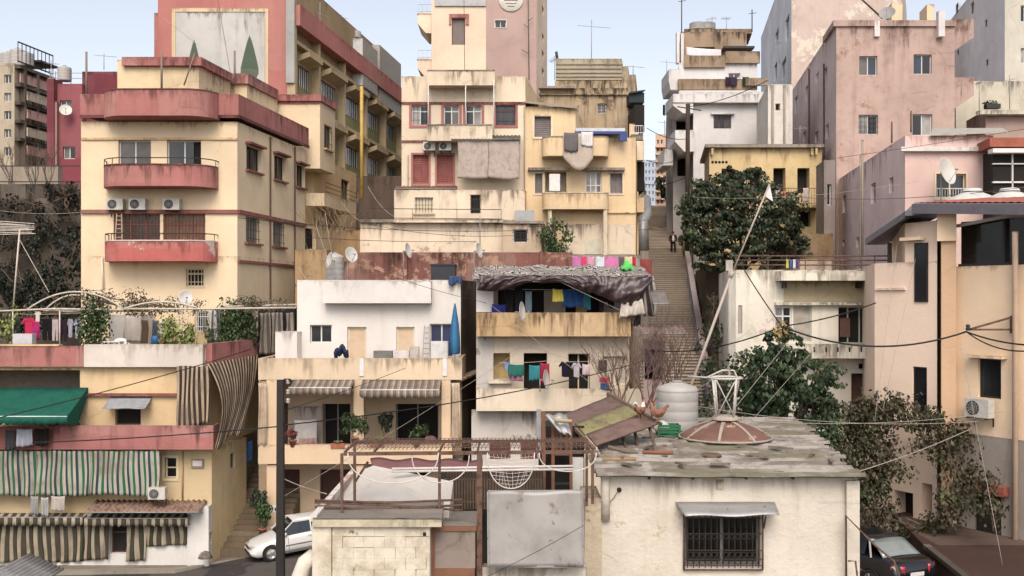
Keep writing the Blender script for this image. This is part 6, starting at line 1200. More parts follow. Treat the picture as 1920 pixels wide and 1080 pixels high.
# lower grey render, drain pipe
m = MB(); u1_, za = A.uz(1798, 790); A.bx(m, .02, A.L, zb, ZY(815, 33.2), .003, .05); m.build('grey_plinth', GRB, r_)
u, _ = A.uz(1911); m = MB(); m.tube([A.w(u, 2, .2), A.w(u, zz0+.3, .2), A.w(u+.2, zz0+1, .5)], .09, 8); m.build('drain_pipe', paint('peach_pipe', (222, 190, 160), .5), r_)
m = MB(); px_box(A, m, 1831, 925, 1876, 1018, .055, .09); m.build('door', VOID, r_); m = MB(); px_box(A, m, 1826, 905, 1882, 922, .06, .35); m.build('door_hood', TILE, r_)
b.done()
for i, (px, Yd) in enumerate(((1823, 37), (1893, 36))): m = MB(); m.lathe(P(px, 380, Yd), [(.001, .42), (.35, .36), (.8, .15), (.95, 0), (.95, -.05), (.001, -.05)], 24); m.lathe(P(px, 380, Yd)+UP*.4, [(.001, .12), (.3, .1), (.34, 0)], 16); tag(m.build('roof_dome', paint('dome_white', (206, 206, 200), .5, dirt=.3)), ('left', 'right')[i]+' one of two shallow white domes on the tiled roof of the peach house', 'dome', 'white domes on the peach house roof')
ac_unit(A, 1808, 746, 1853, 'air conditioner on the peach wall at the right', d=.06)
t = thing('cable_bracket', 'rusty triangular bracket carrying cables on the peach wall', 'bracket', A.px(1897, 610, .1)); m = MB(); m.bar(A.px(1897, 592, .08), A.px(1897, 625, .08), .08); m.bar(A.px(1897, 595, .1), A.px(1820, 617, 1.4), .06); m.bar(A.px(1897, 618, .1), A.px(1820, 618, 1.4), .06); m.build('frame', RUST, t); m = MB(); m.lathe(A.px(1815, 620, 1.45), [(.05, 0), (.08, .05), (.05, .1), (.08, .15), (.03, .2)], 10); m.build('insulator', IRON, t)
BRK = A.px(1812, 622, 1.45)
# ================================================================ foreground houses
def loft(mb, pts, rad, n=10, sq=1.):
    pts = [Vector(p) for p in pts]; vs = []; fs = []; L = len(pts); prev = None
    for i, p in enumerate(pts):
        d = (pts[min(i+1, L-1)]-pts[max(i-1, 0)]).normalized(); a = d.cross(UP if abs(d.z) < .95 else Vector((1, 0, 0))).normalized() if prev is None else (prev-d*prev.dot(d)).normalized(); prev = a; b = d.cross(a); r = rad[i] if isinstance(rad[i], tuple) else (rad[i], rad[i])
        for k in range(n): t = 2*math.pi*k/n; vs.append(p+a*math.cos(t)*r[0]+b*math.sin(t)*r[1])
    for i in range(L-1):
        for k in range(n): fs.append((i*n+k, i*n+(k+1) % n, (i+1)*n+(k+1) % n, (i+1)*n+k))
    fs.append(tuple(range(n))[::-1]); fs.append(tuple((L-1)*n+k for k in range(n))); mb.idx(vs, fs)
FW = plaster('foreground_cream', (222, 212, 196), dirt=.5, drip=.4, stain=(140, 122, 98), seed=2, bump=.9, patch=(196, 178, 150), pamt=.1); FWP = plaster('peeling_pilaster', (206, 190, 162), dirt=.8, drip=.6, stain=(120, 96, 70), patch=(150, 124, 96), pamt=.3, bump=1)
Y = 22.; b = Bldg('low_house', 'low cream foreground house with corrugated roof and barred window', [FW, FWP], cat='house')
ftH = [(P(1128, 0, Y).x, Y), (P(1598, 0, Y).x, Y), (P(1598, 0, Y).x+1.2, Y+8.6), (P(1128, 0, Y).x+1.2, Y+8.6)]
f = b.block(ftH, ZY(893, Y), 2.5, 0); A = A_H = f[0]; r_ = b.root
b.block([(P(1584, 0, Y).x, Y-.12), (P(1612, 0, Y-.12).x, Y-.12), (P(1612, 0, Y-.12).x+.9, Y+7), (P(1598, 0, Y).x+.6, Y+7)], ZY(900, Y), 2.4, 0)
b.block([(P(1096, 0, Y-.05).x, Y-.05), (P(1128.2, 0, Y).x, Y-.05), (P(1128.2, 0, Y).x, Y+1.5), (P(1096, 0, Y).x, Y+1.5)], ZY(935, Y), 2.4, 1)
m = MB(); m.lathe(P(1135, 975, Y-.02), [(.001, 0), (.1, 0), (.1, (975-892)/F*Y), (.06, (975-892)/F*Y+.06), (.001, (975-892)/F*Y+.08)], 14); m.build('round_pilaster', FW, r_)
u0, u1, z0, z1 = A.rect(1284, 968, 1426, 1062); A.op.append((u0, u1, z0, z1, .3)); W = u1-u0
m = MB(); 
for q in ((u0+.003, u0+.06, z0, z1), (u1-.06, u1-.003, z0, z1), (u0+.06, u1-.06, z0+.003, z0+.07), (u0+.06, u1-.06, z1-.06, z1-.003), ((u0+u1)/2-.03, (u0+u1)/2+.03, z0+.07, z1-.06)): A.bx(m, *q, -.2, -.14)
wn = m.build('window', paint('grey_alu', (122, 118, 112), .6), r_); m = MB(); A.bx(m, u0+.05, u1-.05, z0+.05, z1-.05, -.19, -.17); m.build('pane', glass('black_glass', (24, 22, 22), .15), wn)
GI = paint('grille_iron', (66, 58, 52), .7, dirt=.4); m = MB()
for k in range(13): u = u0+.05+(W-.1)*k/12; m.tube([A.w(u, z0-.02, .04), A.w(u, z1+.02, .04)], .011, 5)
for z in (z0+.03, z0+.17, z0+.36, z1-.36, z1-.03): m.tube([A.w(u0-.04, z, .045), A.w(u1+.04, z, .045)], .011, 4)
for k in range(12):
    u = u0+.05+(W-.1)*(k+.5)/12
    for zc, r in ((z0+.265, .05), (z1-.43, .045), (z0+.1, .05)): m.tube([A.w(u+math.cos(a*.785)*r, zc+math.sin(a*.785)*r*1.2, .045) for a in range(9)], .007, 4, False)
m.build('grille', GI, wn)
m = MB()
for k in range(2): m.tube([A.w((u0-.03, u1+.03)[k], z0-.06, .06), A.w((u0-.03, u1+.03)[k], z1+.05, .06)], .022, 5)
m.tube([A.w(u0-.03, z0-.06, .06), A.w(u1+.03, z0-.06, .06)], .022, 5); m.build('grille_frame', RUST, wn)
t = thing('window_hood', 'bent grey metal sheet hood above the big barred window', 'awning', A.px(1360, 968, .1)); m = MB()
ha = [A.w(A.uz(1266, 941)[0], A.uz(1266, 941)[1], .02), A.w(A.uz(1452, 941)[0], A.uz(1452, 941)[1], .02)]; hb = [A.px(1285, 968, .62), A.px(1462, 966, .62)]
m.grid(lambda u, v: ha[0].lerp(ha[1], u).lerp(hb[0].lerp(hb[1], u), v)+UP*(.02*math.sin(u*9)*v), 20, 3); m.build('sheet', GALV, t, thick=.01)
for k, px in enumerate((1282, 1432)): m = MB(); m.bar(A.px(px, 990, .02), A.px(px+4, 968, .5), .03); m.build('bracket', RUST, t)
for x, y in ((1161, 918),): m = MB(); m.lathe(A.px(x, y, 0), [(.05, .003), (.05, .03), (.02, .03), (.02, .1), (.001, .1)], 10, Vector((0, -1, 0))); m.build('wall_hook', IRON, r_)
for x in (1218, 1300, 1400, 1488): m = MB(); px_box(A, m, x-2, 893, x+2, 899, .003, .2); m.build('roof_hook', IRON, r_)
m = MB(); px_box(A, m, 1345, 900, 1357, 917, .003, .05); m.build('patched_block', FWP, r_)
b.done()
# corrugated roof
def rust_roof(name):
    s = NT(name); pos = s.n('NewGeometry').outputs['Position']; a = s.noise(pos, 1, 8, .7, (.8, 1.6, 1)); c = s.noise(pos, .5, 4, .6, (.5, 1.6, 1)); d = s.noise(pos, 1, 6, .7, (2.5, 14, 4))
    x = s.mix(s.ss(a, .42, .58), C(158, 150, 140), C(112, 102, 90)); x = s.mix(s.ss(c, .5, .62), x, C(108, 102, 78)); x = s.mix(s.ss(d, .55, .7), x, C(74, 60, 50)); x = s.mix(s.ss(a, .62, .68), x, C(178, 170, 160)); x = s.mix(s.ss(c, .36, .3), x, C(136, 100, 80))
    uv = s.n('UVMap'); sp = s.n('SeparateXYZ'); s.l(uv.outputs[0], sp.inputs[0]); x = s.mix(s.math('MULTIPLY', s.ss(sp.outputs[1], .55, .1), s.ss(c, .3, .6, .35, .95)), x, C(62, 52, 44))   # valleys darkened so the corrugation shows
    s.l(x, s.b.inputs['Base Color']); s.b.inputs['Roughness'].default_value = .85; MATS[name] = s.m; return s.m
RR = rust_roof('corrugated_rust'); t = thing('corrugated_roof', 'mossy rusted corrugated sheet roof of the low foreground house', 'roof', (6, Y+1, ZY(893, Y)))
zr = ZY(893, Y)+.04; rx0, rx1 = P(1120, 0, Y-.35).x, P(1616, 0, Y-.35).x
for j in range(4):
    for i in range(2+j % 2):
        nc = 2+j % 2; ya, yb = Y-.35+j*2.31, Y-.35+j*2.31+2.37; xa = rx0+(rx1-rx0)*i/nc+j*.33; xb = rx0+(rx1-rx0)*(i+1)/nc+.1+j*.33; o = rnd.uniform(0, .02)+j*.02+i*.004; sk = rnd.uniform(-.03, .03)
        m = MB(); m.grid(lambda u, v: Vector((xa+(xb-xa)*u+sk*v, ya+(yb-ya)*v+sk*2*(u-.5), zr+o+.07*math.sin(v*2.37*6.283/.42)+.06*v+.03*noise.noise(Vector((u*2+i, v+j, 0))))), 12, 110, lambda u, v: (u, .5+.5*math.sin(v*2.37*6.283/.42)), smooth=True); m.build('roof_sheet', RR, t, thick=.012)
m = MB()
for i in range(22):
    x = rx0+.1+(rx1-rx0-.2)*rnd.random()**1.2; y = Y+rnd.uniform(0, 7.5); L_ = rnd.uniform(.05, .3); a = rnd.random()*3.14; z = zr+.13+(y-Y)*.012
    m.hexa([Vector((x, y, z))+Vector((math.cos(a)*sx*L_, math.sin(a)*sx*L_, 0))+Vector((-math.sin(a)*sy*.05, math.cos(a)*sy*.05, 0))+UP*dz for dz in (0, .04) for sx, sy in ((-1, -1), (1, -1), (1, 1), (-1, 1))])
tag(m.build('debris', paint('debris_mix', (128, 112, 98), .9, dirt=.7, rust=(90, 66, 54), ramt=.3)), 'loose stones, boards and dry scraps scattered over the corrugated roof', 'debris', kind='stuff')
ZR = zr+.1
for i, (x0, y0, x1, y1, Yq, c_, l_) in enumerate(((1130, 868, 1192, 861, 23.2, (168, 132, 84), 'pale wooden pole lying at the left edge of the corrugated roof'), (1205, 848, 1262, 852, 24.2, (150, 90, 64), 'reddish brown stick lying on the roof left of the rusty dome'), (1140, 838, 1195, 852, 24, (120, 100, 84), 'grey board lying under the plank roof'))):
    m = MB(); p, q = P(x0, y0, Yq), P(x1, y1, Yq); p.z = max(p.z, ZR+.03); q.z = max(q.z, ZR+.03); m.tube([p, q], .05, 7); tag(m.build('stick', paint('stick%d' % i, c_, .85)), l_, 'stick')
m = MB(); o = P(1333, 858, 23.9); m.lathe(o, [(.001, .0), (.2, .0), (.26, .05), (.2, .09), (.001, .1)], 14); tag(m.build('rusty_lid', RUST), 'rusty lid lying in front of the dome', 'lid')
# big tank
tank((P(1270, 0, 28.5).x, 28.5, ZR+.05), .575, 1.3, 'big pale plastic water tank on the corrugated roof')
# inverted dish and its frame
t = thing('dish_dome', 'big rusty upturned dish with white ribs lying on the corrugated roof', 'dome', (P(1360, 0, 26.6).x, 26.6, ZR)); o = Vector((P(1360, 0, 26.6).x, 26.6, ZR+.04)); Rr = 1.19
DR = paint('dish_rust', (122, 84, 68), .5, dirt=.5, rust=(206, 176, 146), ramt=.2, sc_=1.6, spec=.5); DW = paint('dish_rib', (172, 158, 144), .6, dirt=.5, rust=(130, 90, 70), ramt=.25)
dz = lambda r: .42*(1-(r/Rr)**2)+.06
m = MB(); m.lathe(o, [(.3, dz(.3)), (.5, dz(.5)), (.7, dz(.7)), (.9, dz(.9)), (1.08, dz(1.08)), (Rr, dz(Rr)), (Rr, .02), (1.0, .15), (.3, .3)], 48); m.build('shell', DR, t)
m = MB(); m.tube([o+Vector((math.cos(a*.131)*Rr, math.sin(a*.131)*Rr, .05)) for a in range(49)], .03, 6, False); m.build('rim', DW, t)
for k in range(8):
    a = k*.785+.45; m = MB(); w_ = .05
    for i in range(8):
        r0, r1 = .28+i*.114, .28+(i+1)*.114; nx = Vector((-math.sin(a), math.cos(a), 0)); d0 = Vector((math.cos(a), math.sin(a), 0)); ww = w_*(1-.4*i/8); m.face([o+d0*r0-nx*ww+UP*(dz(r0)+.014), o+d0*r1-nx*ww+UP*(dz(r1)+.014), o+d0*r1+nx*ww+UP*(dz(r1)+.014), o+d0*r0+nx*ww+UP*(dz(r0)+.014)])
    m.build('rib', DW, t, thick=.02)
m = MB(); m.lathe(o, [(.001, .62), (.3, .6), (.36, .53), (.36, .5)], 24); m.build('hub_plate', DW, t)
FWH = paint('frame_white', (206, 200, 190), .5, dirt=.3, rust=(130, 92, 74), ramt=.15); t2 = thing('feed_frame', 'white tube frame with top ring standing on the rusty dish', 'frame', o+UP*.55)
tp = o+Vector((0, 0, 1.58)); bs = o+UP*.56; m = MB(); m.tube([tp+Vector((math.cos(a*.262)*.42, math.sin(a*.262)*.42, 0)) for a in range(25)], .03, 6, False); m.build('ring', FWH, t2)
for k in range(4):
    a = k*1.5708+.5; bb = bs+Vector((math.cos(a)*.3, math.sin(a)*.3, 0)); tt = tp+Vector((math.cos(a)*.42, math.sin(a)*.42, 0)); m = MB(); m.tube([bb, tt], .03, 6); m.build('leg', FWH, t2)
    a2 = a+1.5708; m = MB(); m.tube([bb, tp+Vector((math.cos(a2)*.42, math.sin(a2)*.42, 0))], .016, 5); m.build('brace', FWH, t2)
m = MB(); m.tube([tp+Vector((-.9, .4, .0)), tp+Vector((-.45, .1, .0)), tp+Vector((-.1, -.1, .2)), tp+Vector((.2, -.1, .2)), tp+Vector((.35, 0, -.1)), tp+Vector((.3, .1, -.5))], .025, 6); m.build('bent_tube', FWH, t2)
# crate
GC = paint('green_plastic', (26, 110, 70), .5); t = thing('crate', 'green plastic crate with a clear bag in front of the big tank', 'crate', (P(1253, 0, 27.2).x, 27.2, ZR+.03)); o = Vector((P(1253, 0, 27.2).x, 27.2, ZR+.03)); m = MB(); w_, d_, h_ = .28, .2, .3
for z in (0, .09, .18, .26):
    for q in ((-w_, -d_, w_, -d_+.02), (-w_, d_-.02, w_, d_), (-w_, -d_+.02, -w_+.02, d_-.02), (w_-.02, -d_+.02, w_, d_-.02)): m.box(o.x+q[0], o.y+q[1], o.z+z, o.x+q[2], o.y+q[3], o.z+z+.055)
for sx in (-1, 1):
    for sy in (-1, 1): m.box(o.x+sx*w_-.02, o.y+sy*d_-.02, o.z, o.x+sx*w_+.02, o.y+sy*d_+.02, o.z+.315)
m.box(o.x-w_, o.y-d_, o.z-.01, o.x+w_, o.y+d_, o.z+.012); m.build('body', GC, t)
m = MB(); m.grid(lambda u, v: o+Vector((-.18+.3*math.cos(u*6.28)*math.sin(v*3.14)*.7, .12*math.sin(u*6.28)*math.sin(v*3.14), .22-.17*math.cos(v*3.14)+.03*math.sin(u*20+v*9))), 14, 8); tag(m.build('plastic_bag', paint('bag_pale', (190, 190, 180), .3, spec=.6)), 'clear crumpled bag lying in the green crate', 'bag')
# plank roof shed
PL = [paint('plank_dark', (112, 88, 80), .9, dirt=.7, sc_=2.5), paint('plank_moss', (138, 130, 84), .9, dirt=.5, rust=(112, 92, 80), ramt=.3, sc_=2), paint('plank_brown', (124, 96, 86), .9, dirt=.7, sc_=2.5)]
t = thing('plank_roof', 'sloping roof of weathered mossy planks on thin posts', 'roof', P(1130, 870, 25)); a, bq, c, d = P(1058, 778, 26.2), P(1146, 742, 27.6), P(1234, 797, 25.6), P(1118, 838, 24.4)
for i in range(3):
    v0, v1 = i/3+.008, (i+1)/3-.008; m = MB(); q = [a.lerp(d, v0), bq.lerp(c, v0), bq.lerp(c, v1), a.lerp(d, v1)]; ex = (q[1]-q[0]).normalized()*rnd.uniform(-.06, .06); q[1] += ex; q[0] -= ex; up_ = UP*(.01*i)
    nu = 16; m.grid(lambda u, v: q[0].lerp(q[1], u).lerp(q[3].lerp(q[2], u), v)+up_+UP*.015*noise.noise(Vector((u*6, v*3, i))), nu, 4); m.build('plank', PL[i], t, thick=.05)
WD = paint('old_wood', (122, 98, 80), .9, dirt=.6)
for p, q in (((1217, 800, 25.8), (1240, 880, 23.6)), ((1190, 808, 25.8), (1199, 852, 25.4)), ((1168, 820, 25.4), (1174, 842, 25.2)), ((1140, 742, 27.7), (1240, 795, 25.9))): m = MB(); m.tube([P(*p), P(*q)], .045, 6); m.build('post', WD, t)
m = MB(); m.bar(P(1140, 738, 27.6), P(1228, 790, 25.9), .1); m.bar(P(1060, 783, 26), P(1114, 842, 24.3), .08); m.build('beam', WD, t)
m = MB(); m.tube([P(1222, 765, 26), P(1230, 752, 26)], .03, 5); m.tube([P(1223, 800, 26), P(1221, 757, 26)], .03, 5); tag(m.build('perch', WD), 'stick perch rising behind the hens', 'stick')
# hens
def hen(o, yaw, body, neck, label):
    c, s_ = math.cos(R(yaw)), math.sin(R(yaw)); W = lambda x, y, z: Vector(o)+Vector((x*c-y*s_, x*s_+y*c, z))
    t = thing('hen', label, 'hen', o, None); m = MB()
    loft(m, [W(-.22, 0, .34), W(-.17, 0, .29), W(-.08, 0, .22), W(.02, 0, .2), (W(.1, 0, .23)), W(.14, 0, .3), W(.15, 0, .38), W(.16, 0, .43), W(.185, 0, .46), W(.2, 0, .46)], [(.012, .03), (.04, .06), (.09, .1), (.105, .11), (.085, .09), (.05, .055), (.034, .036), (.033, .036), (.03, .03), (.008, .01)], 12); m.build('body', body, t)
    m = MB(); loft(m, [W(.09, 0, .26), W(.145, 0, .32), W(.152, 0, .38), W(.165, 0, .43), W(.185, 0, .455)], [(.055, .06), (.053, .058), (.037, .04), (.035, .037), (.026, .028)], 12); m.build('neck_feathers', neck, t)
    m = MB()
    for k in range(5): m.face([W(-.15, -.03+.015*k, .28), W(-.13, -.03+.015*k, .34), W(-.25-.01*k, -.04+.02*k, .46-.02*abs(k-2)), W(-.3, -.04+.02*k, .4)])
    m.build('tail', neck, t, thick=.012)
    for sy in (-1, 1): m = MB(); m.grid(lambda u, v: W(-.17+.24*u, sy*(.1+.015*math.sin(u*3.1)), .3-.12*v*math.sin(.4+u*2.4)), 6, 4); m.build('wing', body, t, thick=.02)
    m = MB()
    for k in range(4): m.face([W(.16+.015*k, 0, .48), W(.175+.015*k, 0, .48), W(.165+.015*k, 0, .515)])
    m.build('comb', paint('comb_red', (170, 40, 36), .6), t, thick=.012); m = MB(); loft(m, [W(.2, 0, .458), W(.235, 0, .45)], [.012, .002], 6); m.build('beak', YELB, t)
    for sy in (-1, 1): m = MB(); m.tube([W(0, sy*.04, .14), W(.01, sy*.045, .0)], .01, 5); m.tube([W(-.02, sy*.045, .006), W(.05, sy*.045, .006)], .008, 4); m.build('leg', YELB, t)
YELB = paint('beak_yellow', (190, 140, 70), .6); HB = clothm('hen_brown', (160, 112, 86)); HW = clothm('hen_white', (228, 222, 214))
hp = lambda u, v: a.lerp(d, v).lerp(bq.lerp(c, v), u)+UP*.05
hen(hp(.88, .78), 55, HB, HW, 'brown hen with white neck standing near the top corner of the plank roof'); hen(hp(.97, .92)+Vector((.12, -.1, 0)), 150, HB, HB, 'reddish brown hen sitting at the very right end of the plank roof')
# shed frame with brown door
t = thing('shed_frame', 'brown timber door frame of the ramshackle shed behind the pergola', 'shed', P(1035, 925, 25)); BW = paint('brown_wood', (130, 84, 58), .8, dirt=.6)
for x0, y0, x1, y1, Yq, mt, nm in ((1016, 772, 1023, 925, 24.6, BW, 'door_post'), (1006, 768, 1015, 845, 24.7, GALV, 'metal_post'), (1034, 792, 1040, 925, 24.7, BW, 'door_post'), (1068, 785, 1073, 925, 24.7, BW, 'door_post'), (1040.5, 850, 1067, 854, 24.75, BW, 'cross_rail'), (1040.5, 905, 1067, 909, 24.75, IRON, 'cross_rail'), (1073.5, 858, 1094, 925, 25, WHITE, 'white_panel')):
    m = MB(); p, q = P(x0, y1, Yq), P(x1, y0, Yq); m.box(p.x, Yq, p.z, q.x, Yq+.09, q.z); m.build(nm, mt, t)
for x0, x1 in ((1040.5, 1047), (1049, 1054), (1060, 1066)): m = MB(); p, q = P(x0, 848, 24.8), P(x1, 800+rnd.uniform(-6, 8), 24.8); m.box(p.x, 24.8, p.z, q.x, 24.85, q.z); m.build('door_slat', BW, t)
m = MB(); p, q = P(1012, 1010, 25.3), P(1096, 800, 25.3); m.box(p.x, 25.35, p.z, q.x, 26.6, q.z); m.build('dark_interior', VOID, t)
m = MB(); qa, qb, qc, qd = P(1022, 778, 24.4), P(1062, 775, 24.6), P(1072, 815, 24.2), P(1050, 812, 24.2); m.grid(lambda u, v: qa.lerp(qb, u).lerp(qd.lerp(qc, u), v)+UP*.03*math.sin(u*12), 10, 6); m.build('sheet_scrap', GALV, t, thick=.012)
m = MB(); m.tube([P(1040, 788, 24.2), P(1072, 790, 24.2)], .05, 7); m.build('timber_end', paint('pale_timber', (176, 156, 118), .8), t)
# slat fence, white slab, red tarp
t = thing('slat_fence', 'dark brown slat fence behind the pergola', 'fence', P(920, 950, 23.6))
for k in range(34): px = 838+k*5.3; m = MB(); p, q = P(px, 955, 23.6), P(px+3.2, 880+rnd.uniform(0, 7), 23.6); m.box(p.x, 23.6, p.z, q.x, 23.63, q.z); m.build('slat', paint('slat_brown', (104, 84, 68), .9, dirt=.7), t)
for py in (898, 940): m = MB(); p, q = P(832, py+2, 23.64), P(1016, py, 23.64); m.box(p.x, 23.635, p.z, q.x, 23.7, q.z); m.build('fence_rail', WD, t)
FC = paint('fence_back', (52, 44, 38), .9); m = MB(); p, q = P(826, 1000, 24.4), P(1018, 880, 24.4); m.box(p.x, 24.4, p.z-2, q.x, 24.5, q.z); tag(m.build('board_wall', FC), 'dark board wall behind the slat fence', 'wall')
m = MB(); q = [P(700, 882, 24.6), P(905, 884, 24.6), P(905, 863, 25.8), P(694, 860, 25.8)]; m.grid(lambda u, v: q[0].lerp(q[1], u).lerp(q[3].lerp(q[2], u), v)+UP*.03*math.sin(u*20), 30, 3); tag(m.build('tarp', clothm('tarp_plum', (136, 92, 94)), thick=.02), 'plum coloured tarp strip behind the rusty pergola', 'tarp')
for y0, y1, l_ in ((879, 874, 'upper'), (884, 880, 'lower')): m = MB(); m.tube([P(735, y0, 23.4), P(1075, y1, 23.4)], .03, 6); tag(m.build('pipe', paint('pvc_white', (216, 208, 202), .4)), l_+' white plastic pipe running behind the pergola', 'pipe')
FSL = plaster('foreground_slab', (134, 126, 116), dirt=.9, drip=0, stain=(94, 86, 76), bump=1); WSL = plaster('white_slab', (214, 206, 196), dirt=.4, drip=0, stain=(150, 136, 120), bump=.5); 
t = thing('white_roof_slab', 'whitewashed sloping roof slab behind the rusty pergola', 'roof', P(700, 950, 22)); m = MB(); q = [P(600, 958, 21.2), P(842, 958, 21.2), P(850, 903, 22.8), P(700, 873, 24.6), P(668, 885, 24.)]; n5 = 5; lo_ = [v-UP*1.2 for v in q]
m.face(q)
for i in range(5): j = (i+1) % 5; m.face([lo_[i], lo_[j], q[j], q[i]])
m.build('slab', WSL, t); m = MB(); m.bar(P(588, 972, 19.6), P(664, 884, 24.), .12); m.build('pink_edge', plaster('pink_worn', (196, 160, 148), dirt=.8, drip=0, patch=(214, 206, 196), pamt=.5), t)
# block wall with real joints
def blockmat():
    s = NT('painted_blocks'); pos = s.n('NewGeometry').outputs['Position']; n = s.noise(pos, 2.2, 7, .7); n2 = s.noise(pos, .9, 6, .7); c = s.mix(s.ss(n, .4, .66), C(220, 210, 190), C(186, 172, 146)); c = s.mix(s.ss(n2, .6, .66), c, C(120, 112, 78)); s.l(c, s.b.inputs['Base Color']); s.b.inputs['Roughness'].default_value = .9
    bp = s.n('Bump'); bp.inputs['Distance'].default_value = .03; bp.inputs['Strength'].default_value = .7; s.l(n, bp.inputs['Height']); s.l(bp.outputs[0], s.b.inputs['Normal']); MATS['painted_blocks'] = s.m; return s.m
Y = 19.6; BM = blockmat(); t = thing('block_wall', 'cream painted concrete block wall with mossy slab on top, bottom centre left', 'wall', P(700, 1080, Y)); xL, xR = P(588, 0, Y).x, P(806, 0, Y).x; zt = ZY(985, Y); m = MB()
for row in range(9):
    z1 = zt-row*.21; x = xL+.36; first = .2 if row % 2 else .4
    while x < xR-.02:
        x2 = min(x+(first if first else .4), xR); first = 0; o = rnd.uniform(-.006, .006); g1 = .009 if rnd.random() < .3 else .0015; g2 = .012 if rnd.random() < .3 else .0015; m.box(x+g1, Y+o, z1-.209, x2-g1, Y+.2, z1-g2); x = x2
m.box(xL-.02, Y-.03, 4.4, xL+.34, Y+.22, zt); m.box(xL, Y+.035, 4.4, xR-.004, Y+.19, zt-.001); m.build('blocks', BM, t)
m = MB(); q = [P(586, 978, Y-.1), P(828, 1000, Y-.1), P(832, 958, 21.2), P(596, 950, 21.2)]
zz = zt+.15; q = [Vector((v.x, v.y, zz)) for v in q]; m.grid(lambda u, v: q[0].lerp(q[1], u).lerp(q[3].lerp(q[2], u), v)+UP*.012*noise.noise(Vector((u*8, v*4, 1))), 24, 8)
m2 = MB(); lo_ = [v-UP*.16 for v in q]; m2.hexa(lo_+[v-UP*.02 for v in q]); m2.build('slab_edge', plaster('mossy_edge', (206, 194, 166), dirt=.8, drip=.6, stain=(66, 64, 36), bump=1.), t); m.build('slab', FSL, t)
m = MB(); m.box(P(793, 0, Y).x, Y-.006, ZY(1005, Y), P(799, 0, Y).x, Y+.0, ZY(998, Y)); m.build('drain_hole', VOID, t)
m = MB(); m.box(P(590, 0, Y).x-.1, Y+.25, 3.4, P(806, 0, Y).x, 21.3, zt-.002); m.build('room', WSL, t)
# curved concrete stub at the foot of the wall
m = MB(); m.tube([P(560, 1120, 19.8), P(562, 1080, 19.8), P(572, 1055, 19.8), P(590, 1042, 19.9)], .16, 10); tag(m.build('concrete_curb', FW), 'curved cream concrete stub at the foot of the block wall', 'curb')
# gate
GTE = paint('gate_brown', (134, 88, 60), .7, dirt=.4); t = thing('gate', 'brown metal gate with grey boarded panel beside the block wall', 'gate', P(850, 1090, 19.9)); Yg = 19.9
for x0, y0, x1, y1, mt, nm in ((799, 990, 815, 1120, GTE, 'jamb'), (815.2, 988, 893, 996, GTE, 'lintel'), (815.2, 1066, 890, 1120, GTE, 'lower_panel'), (894, 846, 904, 1120, RUST, 'post')): m = MB(); p, q = P(x0, y1, Yg), P(x1, y0, Yg); m.box(p.x, Yg, p.z, q.x, Yg+.08, q.z); m.build(nm, mt, t)
m = MB(); p, q = P(815.3, 1066, Yg+.03), P(891, 996, Yg+.03); m.box(p.x, Yg+.03, p.z, q.x, Yg+.06, q.z); m.build('board_panel', plaster('wet_board', (146, 132, 122), dirt=.9, drip=.5, stain=(90, 80, 74)), t)
m = MB(); q = [P(830, 985, 20), P(895, 985, 20), P(900, 958, 22.5), P(835, 958, 22.5)]; m.hexa([v-UP*.08 for v in q]+q); tag(m.build('roof_slab', FSL), 'grey slab over the brown gate', 'slab')
# sheet metal panel
t = thing('metal_screen', 'big dented grey sheet metal panel fixed above a cream wall', 'panel', P(1005, 1080, 19.7)); m = MB(); q = [P(916, 1062, 19.6), P(1094, 1063, 19.6), P(1092, 921, 19.7), P(915, 922, 19.7)]
m.grid(lambda u, v: q[0].lerp(q[1], u).lerp(q[3].lerp(q[2], u), v)+Vector((0, .03*noise.noise(Vector((u*2.5, v*2, 4))), .02*math.sin(u*9)*v)), 30, 20); m.build('sheet', paint('sheet_grey', (164, 160, 156), .5, .1, dirt=.5, rust=(128, 114, 102), ramt=.25, sc_=1.3), t, thick=.01); m = MB()
for p, k in ((q[0], q[1]), (q[3], q[2]), (q[0], q[3]), (q[1], q[2])): m.bar(p+Vector((0, .03, 0)), k+Vector((0, .03, 0)), .04)
m.build('frame', GALV, t)
b = Bldg('low_wall', 'cream wall below the sheet metal panel at the bottom', [FW], cat='wall'); b.block(foot(902, 1098, 20, .3), ZY(1064, 20), 3); b.done()
# rusty pergola with hanging hoops
t = thing('pergola', 'rusty pipe pergola with wire mesh and hanging white hoops', 'pergola', P(880, 960, 20)); Yp = 20.
pts = [(645, 853), (895, 848), (1112, 846)]
for Yq, dy_ in ((20., 0), (21.6, -0)): 
    m = MB(); m.bar(P(645, 851, 20)+Vector((0, Yq-20, 0)), P(1114, 847, 20)+Vector((0, Yq-20, 0)), .065); m.build('beam', RUST, t)
for px in (645, 700, 823, 895, 1010, 1108): p = P(px, 849, 20); m = MB(); m.bar(p+Vector((0, .05, .0)), p+Vector((0, 1.55, 0)), .035); m.build('cross_beam', RUST, t)
for px, yb, Yq in ((641, 960, 20), (665, 940, 21.6), (824, 950, 20.4), (1100, 940, 21.6), (1111, 935, 20)): m = MB(); top = P(px, 850, 20); x = P(px, 0, Yq).x; m.bar((x, Yq, ZY(yb, Yq)-.1), (x, Yq, top.z), .055); m.build('post', RUST, t)
m = MB(); m.bar(P(665, 905, 21.6), P(690, 866, 21.6), .05); m.build('brace', RUST, t)
m = MB(); p0 = P(645, 849, 20)+UP*.05; L = P(1112, 847, 20)-P(645, 849, 20)
